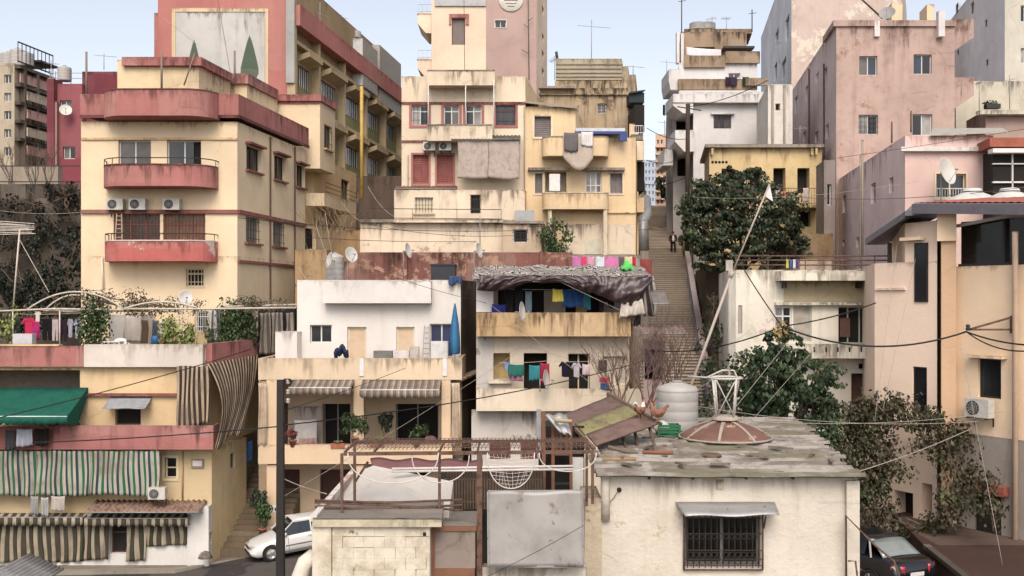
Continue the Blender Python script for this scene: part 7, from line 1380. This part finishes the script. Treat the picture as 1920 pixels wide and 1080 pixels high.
for k in range(60): u = k/60; m.tube([p0+L*u+Vector((0, 0, .01)), p0+L*min(1, u+.02)+Vector((0, 1.6, .01+.02*math.sin(k)))], .006, 3, False); m.tube([p0+L*min(1, u+.02)+Vector((0, 0, .012)), p0+L*u+Vector((0, 1.6, .012))], .006, 3, False)
for k in range(7): m.tube([p0+Vector((0, .2+k*.22, .015)), p0+L+Vector((0, .2+k*.22, .015))], .006, 3, False)
m.build('wire_mesh', RUST, t)
for px, yb, c_, l_ in ((595, 0, 0, 0),): pass
for y0, y1 in ((950, 945), (938, 935), (942, 955)): m = MB(); m.tube([P(590, y0, 20.3), P(720, y0+5, 20.4), P(868, y1+2, 20.5)], .025, 5); m.build('pipe', RUST, t)
HO = paint('hoop_white', (212, 202, 196), .5, dirt=.2); t = t
for i, (x0, x1, yb, Yh) in enumerate(((652, 822, 906, 19.9), (772, 880, 905, 20), (914, 1002, 916, 19.9), (1011, 1118, 884, 19.9))):
    m = MB(); m.tube([P((x0+x1)/2-(x1-x0)/2*math.cos(a*math.pi/20), 849+(yb-849)*math.sin(a*math.pi/20)**.8, Yh) for a in range(21)], .012, 6)
    o = tag(m.build('hoop', HO), ('wide white hoop hanging leftmost', 'white hoop hanging beside the middle pergola post', 'white hoop with netting hanging before the slat fence', 'white hoop hanging at the right pergola corner')[i], 'hoop', 'white hoops hanging from the pergola')
m = MB(); cx = 958
for k in range(12):
    x = 918+k*7.4; hh = 66*max(.05, 1-((x-cx)/46)**2)**.5; m.tube([P(x, 852, 19.93), P(x+6*math.sin(k), 850+hh*.55, 19.98), P(x+(cx-x)*.15, 849+hh, 19.93)], .0035, 3, False)
for k in range(9):
    y = 856+k*7; hw = 43*max(.05, 1-((y-852)/66)**2)**.5; m.tube([P(cx-hw, y, 19.94), P(cx, y+4, 19.98), P(cx+hw, y, 19.94)], .0035, 3, False)
tag(m.build('netting', HO), 'tangled string netting stretched inside the third hoop', 'netting')
# rusty stair rail right of the low house
t = thing('stair_rail', 'thin brown tube rail running down at the right end of the low house', 'railing', P(1590, 1080, 21.5)); m = MB(); m.tube([P(1587, 1120, 21.7), P(1586, 967, 21.7), P(1640, 1022, 21.2), P(1676, 1052, 21), P(1700, 1120, 21)], .025, 6); m.tube([P(1590, 1052, 21.6), P(1604, 1052, 21.5), P(1612, 1120, 21.4)], .02, 5); m.build('tube', RUST, t)
# utility pole
t = thing('utility_pole', 'black square utility pole with insulators in front of the beige gallery', 'pole', P(526, 1085, 26)); m = MB(); p = P(526, 1100, 26); q = P(526, 712, 26); m.hexa([p+Vector((sx*.1, sy*.1, 0)) for sx, sy in ((-1, -1), (1, -1), (1, 1), (-1, 1))]+[q+Vector((sx*.08, sy*.08, 0)) for sx, sy in ((-1, -1), (1, -1), (1, 1), (-1, 1))]); m.build('post', paint('pole_black', (44, 38, 36), .7, dirt=.5), t)
m = MB(); m.tube([P(533, 712, 26), P(545, 712, 25.9)], .03, 5); m.build('arm', IRON, t)
for k, py in enumerate((716, 735, 752)): m = MB(); m.lathe(P(540, py+4, 25.95), [(.03, 0), (.055, .03), (.03, .06), (.055, .09), (.03, .12), (.001, .13)], 10); m.build('insulator', paint('porcelain', (180, 172, 164), .3), t)
# long leaning mast
t = thing('leaning_mast', 'long pale mast leaning right from the big tank, held by wires', 'pole', P(1283, 800, 29)); m = MB(); p, q = P(1283, 726, 29), P(1443, 345, 29); m.tube([p-Vector((.15, 0, .9)), p.lerp(q, .55)], .042, 7); m.tube([p.lerp(q, .55), q], .026, 6); m.tube([p.lerp(q, .54), p.lerp(q, .57)], .06, 7); m.build('tube', paint('mast_pale', (184, 166, 152), .6, dirt=.3), t)
m = MB(); m.face([q, q+Vector((.1, 0, -.5)), q+Vector((-.12, 0, -.35))]); m.build('rag', WHITE, t, thick=.01)
def PL_(px, Y, z): return Vector((P(px, 0, Y).x, Y, z))
# ================================================================ trees
tree('tree', 'big dense dark tree beside the upper stairway, in front of the yellow house', (P(1400, 500, 59).x, 59, 8.0), [(P(1340, 480, 57), (1.2, 1.4, .9)), (P(1395, 490, 57), (1.3, 1.4, .7)), (P(1308, 400, 57.5), (.9, 1.2, 1.2)), (P(1372, 332, 59), (.9, 1., .6)), (P(1350, 385, 58), (2.0, 2, 1.7)), (P(1395, 350, 59), (1.5, 1.6, 1.0)), (P(1420, 395, 58), (2.2, 2, 1.7)), (P(1325, 430, 57), (1.4, 1.6, 1.4)), (P(1380, 455, 57), (1.9, 1.6, 1.3)), (P(1455, 440, 58), (1.4, 1.4, 1.2)), (P(1484, 470, 59), (1.2, 1.3, .9))], LEAFD, BARK, 40000, .17, tr=.3, seed=5)
LEAFG = leafmat('leaf_glossy', (62, 82, 50), (38, 52, 34), (84, 104, 62)); tree('tree', 'glossy green tree in front of the pale house, tangled in cables', (P(1475, 900, 34).x, 34, 3.2), [(P(1472, 650, 33.4), (.6, .8, .7)), (P(1445, 715, 33), (1.0, 1.2, 1.0)), (P(1515, 705, 34), (1.0, 1.2, .8)), (P(1490, 780, 33), (1.4, 1.3, 1.2)), (P(1415, 775, 33.5), (.9, 1.1, .8)), (P(1530, 770, 34.5), (.7, 1, .8)), (P(1470, 840, 33), (1.6, 1.2, .8))], LEAFG, BARK, 34000, .12, tr=.18, seed=9)
m = MB(); leaves(m, P(1466, 622, 33.2), (.28, .2, .38), 200, .1); tag(m.build('flower_cluster', leafmat('leaf_gold', (186, 160, 96), (150, 124, 70))), 'golden yellow dry cluster at the cable hub on the tree top', 'plant')
creeper('creeper', 'brown autumn creeper curtain hanging over the wall below the peach house', [(P(1625, 800, 34.5), (1.1, .3, .8)), (P(1690, 780, 33.6), (1.2, .3, .45)), (P(1760, 810, 33), (.8, .3, .6)), (P(1600, 880, 34), (.8, .4, .9)), (P(1665, 860, 33.5), (.8, .3, .7)), (P(1640, 935, 33.6), (.7, .3, .8)), (P(1795, 870, 32.6), (.55, .3, .9)), (P(1785, 950, 32.4), (.45, .3, .7)), (P(1850, 925, 31), (.4, .25, .5)), (P(1580, 800, 35), (.7, .4, .6)), (P(1640, 755, 34.5), (.6, .3, .4)), (P(1720, 990, 33), (1.1, .3, .3)), (P(1865, 970, 30.4), (.3, .2, .4))], LEAFB, 1700, .12, thick=.3)
creeper('shrub', 'sparse green shrub growing beside the lower stairway', [(P(1345, 590, 48), (.7, .6, .9)), (P(1350, 650, 45), (.8, .6, .8)), (P(1345, 720, 42), (.8, .8, .8))], LEAFD, 500, .15, cat='shrub')
creeper('shrub', 'dark undergrowth between the stairway and the glossy tree', [(P(1365, 760, 39), (1.2, .8, 1.0)), (P(1340, 810, 37), (1., .6, .8)), (P(1400, 700, 38), (.8, .6, .8))], LEAFD, 700, .15, cat='shrub')
creeper('shrub', 'yellow green shrub on the stair parapet near the walking man', [(P(1296, 448, 78.6), (.7, .5, 1.2))], LEAFY, 420, .2, cat='shrub')
creeper('shrub', 'dark green bush overhanging the far end of the stairway', [(P(1255, 350, 100), (1.1, 1, 1.2))], LEAFD, 700, .28, cat='shrub')
b = Bldg('retaining_wall', 'dark earth retaining wall right of the lower stairway', [plaster('dark_earth', (96, 82, 68), dirt=1., drip=.3, stain=(40, 36, 28))], cat='wall'); b.block([(xr(47)+.5, 47.5), (P(1372, 0, 46).x, 46), (P(1372, 0, 60).x, 60), (xr(62)+.5, 62)], ZY(560, 50), 2); b.block([(xr(60)+.5, 60.1), (P(1380, 0, 60).x, 60.1), (P(1400, 0, 70).x, 70), (xr(72)+.5, 72)], ZY(500, 62), 6); b.done()
# paving and dark car, bottom right
BRP = plaster('brick_paving', (78, 56, 48), dirt=.7, drip=0, stain=(90, 62, 52)); m = MB(); q = [(P(1735, 0, 31).x, 31.0), (P(1905, 0, 24).x, 24.), (40, 24), (40, 36), (P(1735, 0, 33).x, 36)]; lo_ = [(x, y, 2.6) for x, y in q]; hi_ = [(x, y, 4.0) for x, y in q]; m.face(hi_)
for i in range(5): j = (i+1) % 5; m.face([lo_[i], lo_[j], hi_[j], hi_[i]])
struct(m.build('paving', BRP)); m = MB(); m.bar(P(1735, 0, 31)*0+Vector((q[0][0], 30.95, 4.02)), Vector((q[1][0], 23.95, 4.02)), .2, .12); struct(m.build('kerb', plaster('dark_kerb', (92, 84, 76), dirt=.8, drip=0)))
def car(o, yaw, pitch, pm, label, name='parked_car', rear=False):
    """x forward, origin on the ground at the middle; 4.35 m saloon"""
    o = Vector(o); cy_, sy_ = math.cos(R(yaw)), math.sin(R(yaw)); cp, sp = math.cos(R(pitch)), math.sin(R(pitch))
    def W(x, y, z): X = x*cp+z*sp; Z = -x*sp+z*cp; return o+Vector((X*cy_-y*sy_, X*sy_+y*cy_, Z))
    t = thing(name, label, 'car', o, None)
    st = [(2.17, .42, .34, .62, .62), (2.1, .3, .5, .74, .72), (1.9, .22, .66, .83, .8), (1.4, .2, .8, .86, .84), (.95, .2, .9, .86, .84), (.4, .2, .93, .86, .83), (-.4, .2, .95, .86, .83), (-1.1, .2, .97, .86, .83), (-1.5, .21, .99, .85, .82), (-1.95, .26, .96, .82, .76), (-2.12, .34, .88, .76, .7), (-2.18, .45, .62, .68, .66)]
    m = MB(); vs = []; nn = 12
    for x, zb, zt_, hw, ht in st: vs += [W(x, -hw*.96, zb), W(x, -hw, zb+(zt_-zb)*.35), W(x, -hw*.995, zb+(zt_-zb)*.75), W(x, -ht*.97, zt_-.03), W(x, -ht*.85, zt_), W(x, -ht*.3, zt_+.02), W(x, ht*.3, zt_+.02), W(x, ht*.85, zt_), W(x, ht*.97, zt_-.03), W(x, hw*.995, zb+(zt_-zb)*.75), W(x, hw, zb+(zt_-zb)*.35), W(x, hw*.96, zb)]
    fs = [(i*nn+k, i*nn+(k+1) % nn, (i+1)*nn+(k+1) % nn, (i+1)*nn+k) for i in range(len(st)-1) for k in range(nn)]; fs += [tuple(range(nn))[::-1], tuple((len(st)-1)*nn+k for k in range(nn))]; m.idx(vs, fs); bo = m.build('body', pm, t)
    cab = [(.98, .92, .8, .91), (.3, 1.4, .62, .93), (-.1, 1.44, .63, .94), (-.7, 1.42, .62, .95), (-1.05, 1.36, .6, .97), (-1.62, .98, .72, .99)]
    # roof panel
    m = MB(); m.idx([W(x, s_*hw*k, z-(.0 if k < .9 else .035)) for x, z, hw in ((.32, 1.405, .6), (-.1, 1.445, .61), (-.7, 1.425, .61), (-1.03, 1.37, .58)) for s_, k in ((-1, 1), (-1, .6), (1, .6), (1, 1))], [(i*4+k, i*4+k+1, i*4+k+5, i*4+k+4) for i in range(3) for k in range(3)]); m.build('roof', pm, t, thick=.03)
    GC_ = glass('car_glass', (30, 44, 58), .06)
    m = MB(); m.grid(lambda u, v: W(.97-.64*v, (-.74+.18*v)+(1.48-.36*v)*u, .93+.46*v+.03*math.sin(u*3.14)), 8, 3); m.build('windscreen', GC_, t, thick=.012)
    m = MB(); m.grid(lambda u, v: W(-1.6+.56*v, (-.68+.13*v)+(1.36-.26*v)*u, .99+.37*v+.03*math.sin(u*3.14)), 8, 3); m.build('rear_window', paint('rear_glass_reflection', (130, 140, 140), .1, spec=.8) if rear else GC_, t, thick=.012)  # bright reflection on the rear window is put into the pane's pale colour
    for s_ in (-1, 1):
        sec = [(.93, .93, .34, 1.36), (.2, .95, .12, 1.39), (-.35, .95, -.38, 1.39), (-.42, .96, -.44, 1.38), (-1.0, .97, -.92, 1.32), (-1.3, .98, -1.0, 1.3)]
        for i in (0, 1, 3): a0, a1 = sec[i], sec[i+1]; m = MB(); m.face([W(a0[0], s_*.815, a0[1]), W(a1[0], s_*.815, a1[1]), W(a1[2], s_*.625, a1[3]), W(a0[2], s_*.635, a0[3]) if i else W(.3, s_*.635, 1.36)]); m.build('side_window', GC_, t, thick=.012)
        for x0, x1 in ((-.35, -.37), (.97, .34), (-1.28, -1.0)): m = MB(); m.bar(W(x0, s_*.822, .94), W(x1, s_*.632, 1.4), .05, .03); m.build('pillar', pm, t)
        m = MB(); m.bar(W(.34, s_*.63, 1.4), W(-1.0, s_*.61, 1.36), .05); m.build('roof_rail', pm, t)
        m = MB(); loft(m, [W(.78, s_*.86, .98), W(.72, s_*.97, 1.0)], [.05, .07], 8); m.build('mirror', pm, t)
        for z, x0, x1 in ((.52, .75, -1.1), (.3, .95, -1.2)): m = MB(); m.bar(W(x0, s_*.87, z), W(x1, s_*.87, z), .02, .045); m.build('side_moulding', paint('moulding', (120, 112, 106), .6), t)
        for x in (.62, -.38): m = MB(); m.bar(W(x, s_*.868, .3), W(x, s_*.85, .9), .012); m.build('door_gap', IRON, t)
        m = MB(); m.bar(W(-.2, s_*.875, .8), W(-.36, s_*.875, .8), .03); m.build('door_handle', pm, t)
        m = MB(); m.grid(lambda u, v: W(2.1-.28*u+.0, s_*(.4+.37*u), .5+.14*v), 5, 3); m.build('headlight', glass('headlight', (176, 172, 160), .1), t, thick=.05)
        m = MB(); m.grid(lambda u, v: W(-2.16+.16*u, s_*(.42+.36*u), .62+.24*v), 5, 3); m.build('tail_light', paint('tail_red', (200, 30, 46), .2, spec=.8), t, thick=.05)
        for x in (1.35, -1.3):
            ax = (W(0, s_, 0)-W(0, 0, 0)).normalized(); c_ = W(x, s_*.72, .31)
            m = MB(); m.lathe(c_, [(.36, .1), (.37, .168), (.33, .17), (.33, .1)], 24, ax); m.build('wheel_arch', VOID, t)
            m = MB(); m.lathe(c_, [(.2, .0), (.3, .0), (.315, .04), (.315, .14), (.29, .175), (.21, .175), (.2, .14)], 28, ax); wl = m.build('wheel', paint('tyre', (36, 34, 34), .85), t)
            m = MB(); m.lathe(c_, [(.001, .12), (.19, .1), (.21, .168), (.19, .17), (.18, .14)], 24, ax); v1 = (W(1, 0, 0)-W(0, 0, 0)).normalized(); v2 = ax.cross(v1)
            for k in range(5): a_ = k*1.2566; dd = v1*math.cos(a_)+v2*math.sin(a_); m.bar(c_+ax*.165, c_+ax*.165+dd*.19, .06, .02)
            m.build('rim', paint('rim_alu', (178, 176, 172), .35, .5), wl)
    m = MB(); m.bar(W(-2.19, -.24, .62), W(-2.19, .24, .62), .02, .11); m.build('plate', WHITE, t)
    m = MB(); m.bar(W(2.15, -.5, .36), W(2.15, .5, .36), .06, .1); m.build('grille', IRON, t); m = MB(); m.bar(W(2.14, -.3, .56), W(2.14, .3, .56), .04, .07); m.build('front_grille', IRON, t)
    return t
th = R(205); xw, yw = P(510, 0, 41.5).x, 41.5; fx, fy = math.cos(th), math.sin(th)   # near front wheel touches here
# near side is +y side of the car (left of travel)
lx, ly = -math.sin(th), math.cos(th); oc = Vector((xw-fx*1.35-lx*.86, yw-fy*1.35-ly*.86, 0)); oc.z = rz(oc.x)+.05
car(oc, 205, 5, paint('car_white', (220, 218, 214), .25, dirt=.05, spec=.6, bump=0), 'white saloon car parked nose left below the beige gallery')
car((10.45, 30.5, 3.22), 112, 0, paint('car_black', (26, 26, 30), .2, dirt=0, spec=.7, bump=0), 'black car seen from behind at the bottom right', rear=True)
m = MB(); m.grid(lambda u, v: P(560+30*u, 985, 43.6)+Vector((0, .6*v, .5*math.sin(u*3.1)*math.sin(v*3.1)+.08*math.sin(u*15+v*9)-.5)), 12, 10); tag(m.build('rubble_heap', FSL), 'grey heap of rubble behind the white car', 'rubble')
pot_plant(P(492, 1004, 43.2), .5, 1.1, 'green potted plant beside the street column behind the white car', LEAF, 500, .13); pot_plant(P(486, 960, 43.6)-UP*.3, .4, .9, 'dark climbing plant against the street column', LEAFD, 350, .13)
m = MB(); m.lathe(P(385, 1046, 41.2)*1, [(.001, 0), (.3, 0), (.2, .2), (.001, .3)], 10); tag(m.build('stone', CONC), 'grey stone lying by the white corner wall', 'stone')
m = MB(); m.grid(lambda u, v: P(-20+70*u, 1078-14*u*0, 30)+Vector((0, 2.5*v, .04*math.sin(u*60)-.5*u)), 60, 3); tag(m.build('metal_sheet', GALV, thick=.02), 'pale corrugated sheet corner at the bottom left', 'roof sheet')
# ================================================================ walking man
def skin(name, nodes, edges, mat, parent, sub=2):
    me = bpy.data.meshes.new(name); o0 = org[parent]; me.from_pydata([tuple(Vector(n[0])-o0) for n in nodes], edges, []); ob = bpy.data.objects.new(name, me); sc.collection.objects.link(ob); ob.parent = parent; org[ob] = o0
    md = ob.modifiers.new('Skin', 'SKIN'); md.use_smooth_shade = True
    for i, n in enumerate(nodes): sv = me.skin_vertices[0].data[i]; sv.radius = n[1] if isinstance(n[1], tuple) else (n[1], n[1]); sv.use_root = i == 0
    s_ = ob.modifiers.new('Sub', 'SUBSURF'); s_.levels = sub; s_.render_levels = sub; me.materials.append(mat); return ob
mo = Vector((P(1262, 0, 80).x, 80, stair_z(80)+.0)); t = thing('person', 'man in a dark open jacket and white shirt walking down the stairway', 'person', mo)
M = lambda x, y, z: mo+Vector((x, y, z))
SK_ = paint('skin_tone', (150, 104, 82), .6, dirt=.1, bump=0); JK = clothm('jacket_dark', (62, 44, 46)); TR = clothm('trousers_dark', (40, 34, 38)); SH_ = clothm('shirt_white', (226, 222, 218)); HR = paint('hair_dark', (40, 32, 28), .8)
legL = [M(-.1, 0, .93), M(-.12, -.06, .5), M(-.12, .0, .1)]; legR = [M(.1, 0, .93), M(.12, -.2, .56), M(.12, -.16, .2)]
nd = [(M(0, 0, .97), .1), (M(0, 0, 1.2), .1), (M(0, 0, 1.4), .09), (M(0, -.01, 1.52), .05), (M(0, -.03, 1.6), (.075, .09)), (M(0, -.03, 1.72), (.06, .075)),
      (legL[0], .08), (legL[1], .055), (legL[2], .04), (M(-.12, -.16, .04), .035), (legR[0], .08), (legR[1], .055), (legR[2], .04), (M(.12, -.32, .14), .035),
      (M(-.19, 0, 1.42), .05), (M(-.27, .04, 1.16), .04), (M(-.25, -.08, .93), .03), (M(-.25, -.12, .84), (.022, .035)), (M(.19, 0, 1.42), .05), (M(.27, .02, 1.16), .04), (M(.27, -.1, .94), .03), (M(.27, -.15, .86), (.022, .035))]
ed = [(0, 1), (1, 2), (2, 3), (3, 4), (4, 5), (0, 6), (6, 7), (7, 8), (8, 9), (0, 10), (10, 11), (11, 12), (12, 13), (2, 14), (14, 15), (15, 16), (16, 17), (2, 18), (18, 19), (19, 20), (20, 21)]
skin('body', nd, ed, SK_, t)
skin('trousers', [(M(0, 0, .98), .16), (legL[0], .11), (legL[1], .09), (M(-.12, 0, .12), .075), (legR[0], .11), (legR[1], .09), (M(.12, -.17, .2), .075)], [(0, 1), (1, 2), (2, 3), (0, 4), (4, 5), (5, 6)], TR, t)
skin('jacket', [(M(0, .03, .9), (.2, .15)), (M(0, .02, 1.15), (.2, .15)), (M(0, .02, 1.38), (.19, .13)), (M(0, .03, 1.47), .08), (M(-.2, 0, 1.42), .08), (M(-.285, .04, 1.16), .07), (M(-.26, -.08, .95), .055), (M(.2, 0, 1.42), .08), (M(.285, .02, 1.16), .07), (M(.28, -.1, .96), .055)], [(0, 1), (1, 2), (2, 3), (2, 4), (4, 5), (5, 6), (2, 7), (7, 8), (8, 9)], JK, t)
skin('shirt', [(M(0, -.08, .93), (.1, .1)), (M(0, -.1, 1.12), (.11, .12)), (M(0, -.06, 1.34), (.08, .1)), (M(0, -.03, 1.44), .05)], [(0, 1), (1, 2), (2, 3)], SH_, t)
for s_, q in ((-1, M(-.12, -.1, .04)), (1, M(.12, -.26, .13))): m = MB(); loft(m, [q+Vector((0, .12, 0)), q, q-Vector((0, .1, .01)), q-Vector((0, .16, .02))], [.045, .055, .05, .02], 10); m.build('shoe', IRON, t)
m = MB(); m.lathe(M(0, -.015, 1.62), [(.088, -.02), (.09, .05), (.075, .12), (.001, .15)], 14); m.build('hair', HR, t)
m = MB(); loft(m, [M(0, -.115, 1.63), M(0, -.14, 1.605), M(0, -.115, 1.6)], [.008, .015, .01], 6); m.build('nose', SK_, t)
for s_ in (-1, 1):
    m = MB(); m.lathe(M(s_*.032, -.112, 1.64), [(.012, 0), (.001, .006)], 8, Vector((0, -1, 0))); m.build('eye', IRON, t)
    for k in range(4): bb = M(s_*.26-.02+.012*k, -.13, .85); m = MB(); m.tube([bb, bb+Vector((0, -.02, -.05-.008*(k in (1, 2)))), bb+Vector((0, .0, -.08))], .008, 5); m.build('finger', SK_, t)
    bb = M(s_*.235, -.13, .88); m = MB(); m.tube([bb, bb+Vector((-s_*.02, -.03, -.03))], .009, 5); m.build('thumb', SK_, t)
# ================================================================ cables
hub = P(1466, 612, 33)
cl = [([P(-40, 792, 30), P(470, 655, 36)], .02, 'black cable rising from the left edge over the green awning', WIRE, .1), ([P(60, 830, 28), P(519, 800, 26)], .02, 'black cable from the left over the lower pink band to the utility pole', WIRE, .05),
      ([P(533, 797, 26), P(1205, 678, 40)], .022, 'black cable from the utility pole across the gallery to the right', WIRE, .25), ([P(1205, 655, 40), hub], .028, 'thick black cable reaching the tree top hub from the left', WIRE, .35), ([hub, P(1642, 568, 36)], .028, 'thick black cable from the hub up to the peach house', WIRE, .1),
      ([hub, BRK], .035, 'thick black cable sagging from the hub to the wall bracket', WIRE, .55), ([BRK, P(1950, 648, 27)], .03, 'upper black cable from the bracket to the right edge', WIRE, .1), ([BRK, P(1950, 655, 27)], .024, 'lower black cable from the bracket to the right edge', WIRE, .25),
      ([P(1393, 502, 40), hub], .026, 'black cable dropping from the pale house corner to the hub', WIRE, .05), ([P(1310, 762, 30), P(1835, 790, 31)], .012, 'pale wire crossing in front of the glossy tree', WIREW, .25), ([P(1390, 788, 29), P(1880, 772, 29)], .012, 'second pale wire crossing the brown creeper', WIREW, .2),
      ([P(1570, 896, 23), P(1822, 803, 30)], .02, 'pale rope from the corrugated roof corner up to the creeper', WIREW, .08), ([P(1370, 775, 27), P(1478, 640, 32)], .014, 'thin pale wire rising to the hub', WIREW, .0), ([P(1400, 800, 27), P(1540, 640, 34)], .012, 'thin pale wire right of the white tube frame', WIREW, .0), ([P(1540, 300, 45), P(1960, 235, 38)], .012, 'thin brown wire before the pink house, upper', RUST, .05),
      ([P(1330, 345, 55), P(1930, 350, 34)], .014, 'thin brown wire before the pink house, lower', RUST, .6), ([P(1300, 370, 50), P(1720, 340, 46)], .012, 'thin wire over the big dark tree', WIREW, .3), ([P(1800, 640, 30), P(1880, 1060, 28)], .012, 'thin pale wire hanging down the peach wall', WIREW, .0),
      ([P(445, 408, 46), P(985, 432, 54)], .016, 'thin black wire from the yellow building to the cream house', WIRE, .25), ([P(572, 445, 52), P(1250, 425, 60)], .016, 'thin black wire along the terrace wall', WIRE, .5), ([P(990, 425, 54), P(1215, 412, 60)], .016, 'thin wire crossing the column balcony', WIRE, .1),
      ([P(690, 420, 53), P(985, 440, 53)], .014, 'thin wire sagging over the long terrace wall', WIRE, .3), ([P(533, 898, 26), P(612, 926, 21)], .02, 'pale rope from the utility pole to the block wall roof', WIREW, .03), ([P(533, 770, 26), P(760, 690, 40)], .012, 'thin wire from the pole past the awnings', WIRE, .05),
      ([P(533, 930, 26), P(1000, 640, 40)], .011, 'thin wire rising from the pole to the tarpaulin house', WIREW, .1), ([P(990, 500, 44), P(1180, 590, 42)], .012, 'thin pale wire over the tarpaulin', WIREW, .0), ([P(905, 560, 43), P(1110, 720, 40)], .012, 'thin pale wire across the middle balcony', WIREW, .0),
      ([P(1213, 240, 70), P(1290, 260, 74)], .03, 'upper wire across the sky gap above the stairway', WIRE, .3), ([P(1212, 300, 72), P(1289, 290, 74)], .03, 'middle wire across the sky gap above the stairway', WIRE, .4), ([P(1208, 345, 76), P(1289, 330, 74)], .03, 'lower wire across the sky gap above the stairway', WIRE, .3),
      ([P(1290, 200, 74), P(1440, 150, 66)], .03, 'wire from the dark pole to the low cream building', WIRE, .3), ([P(405, -20, 48), P(436, 160, 52)], .02, 'pale wire across the painted panel', WIREW, 0), ([P(296, 26, 60), P(372, 85, 49)], .02, 'pale wire from the salmon wall to the roof room', WIREW, 0), ([P(870, -10, 72), P(872, 215, 55)], .02, 'thin wire running down the cream tower', WIRE, 0), ([P(1395, 660, 33), P(1290, 740, 29)], .012, 'thin pale wire between tank and glossy tree', WIREW, .1),
      ([P(1690, 395, 36), P(1640, 790, 33)], .012, 'thin wire down the pale side of the peach house', WIREW, .0), ([P(1720, 470, 35), P(1655, 770, 33)], .012, 'second thin wire down the peach house side', WIREW, .0), ([P(0, 395, 46), P(152, 398, 47)], .014, 'thin wire left of the yellow building', WIREW, .1), ([P(700, 505, 46), P(912, 568, 43)], .012, 'thin wire between the white house and the tarpaulin house', WIRE, .1)]
for pts_, r_c, l_, mt, s_ in cl: cable(pts_, r_c*(.62 if mt is WIREW else .85), l_, mt, s=s_)
railing([P(690, 412, 55), P(940, 414, 55)], .6, IRON, None, step=2.2, r=.02, rails=2); tag(sc.collection.objects[-1], 'thin wire fence on the long cream terrace wall', 'fence')
# ================================================================ extra clutter
for i, (px, py, Y, h, l_) in enumerate(((96, 157, 69, 1.6, 'left short antenna on the magenta building'), (600, 150, 66, 5, 'thin pipe standing against the long balcony facade'), (1462, 120, 88, 2.2, 'antenna by the foot of the tall peeling building'), (1040, 150, 64, 1.5, 'bent antenna left of the concrete roof room'), (1335, 60, 92, 1.4, 'left roof antenna above the stained parapets'), (1362, 56, 92, 1.2, 'right roof antenna above the stained parapets'), (1836, 205, 66, 2.0, 'thin antenna on the cream terrace behind the pink house'), (1893, 205, 65, 2.2, 'thin antenna at the right end of the cream terrace'), (1500, 270, 66, 1.2, 'small antenna on the old yellow house'), (900, 470, 53, 1.8, 'antenna rising above the red wall'), (640, 60, 76, 1.3, 'antenna beside the squat roof tanks'))): antenna(P(px, py, Y), h, l_, arm=.5, yaw=i*.7)
t = thing('rooftop_planter', 'row of low dark pots on the cream terrace behind the pink house', 'planter', P(1855, 200, 65)); m = MB(); p = P(1850, 203, 65); m.box(p.x, 65, p.z, p.x+.9, 65.4, p.z+.3); m.build('trough', IRON, t); m = MB(); leaves(m, P(1857, 196, 65.2), (.5, .2, .3), 120, .15); m.build('foliage', LEAFD, t)
for i, (x0, y0, x1, y1, Y) in enumerate(((592, 420, 660, 560, 50), (610, 400, 640, 540, 50.5), (640, 380, 720, 420, 56), (560, 500, 620, 540, 47.5), (690, 350, 760, 410, 58))): cable([P(x0, y0, Y), P(x1, y1, Y)], .016, ('first', 'second', 'third', 'fourth', 'fifth')[i]+' slack pale wire in the tangle above the white house, counted from the left wall' if False else ('pale wire looping down behind the grey roof tank', 'pale wire beside the dry shrubs above the white house', 'pale wire running under the yellow pole', 'pale wire loop at the left corner of the white house roof', 'pale wire below the long gallery by the cream house')[i], WIREW, s=.5)
for i, (px, y0, y1, Y, l_) in enumerate(((1672, 228, 268, 60, 'short rusty pole before the brown pink building, left'), (1708, 208, 248, 60, 'short rusty pole before the brown pink building, right'), (1617, 262, 480, 49.5, 'grey standpipe beside the pink house side wall'))): m = MB(); m.tube([P(px, y1, Y), P(px, y0, Y)], .05, 5); tag(m.build('pole', RUST if i < 2 else CONC), l_, 'pole')
for i, (px, w_, c_) in enumerate(((232, 10, (120, 60, 60)), (286, 12, (90, 92, 110)), (300, 10, (210, 204, 196)), (312, 9, (60, 56, 60)))): cloth_item(P(px, 600, 46.8), P(px+w_, 600, 46.8), .9, clothm('tx%d' % i, c_), ('maroon', 'slate', 'white', 'charcoal')[i]+' cloth hung at the back of the planted terrace')

m = MB(); m.tube([A_H.px(1161, 918, .1), A_H.px(1150, 935, .03), A_H.px(1134, 952, .03)], .008, 4); tag(m.build('wire', IRON), 'thin wire running down from the hook on the low house', 'cable')
cable([P(915, 1080, 19.4), P(1094, 985, 19.4)], .006, 'thin slack wire crossing the sheet metal panel', IRON, s=.03)
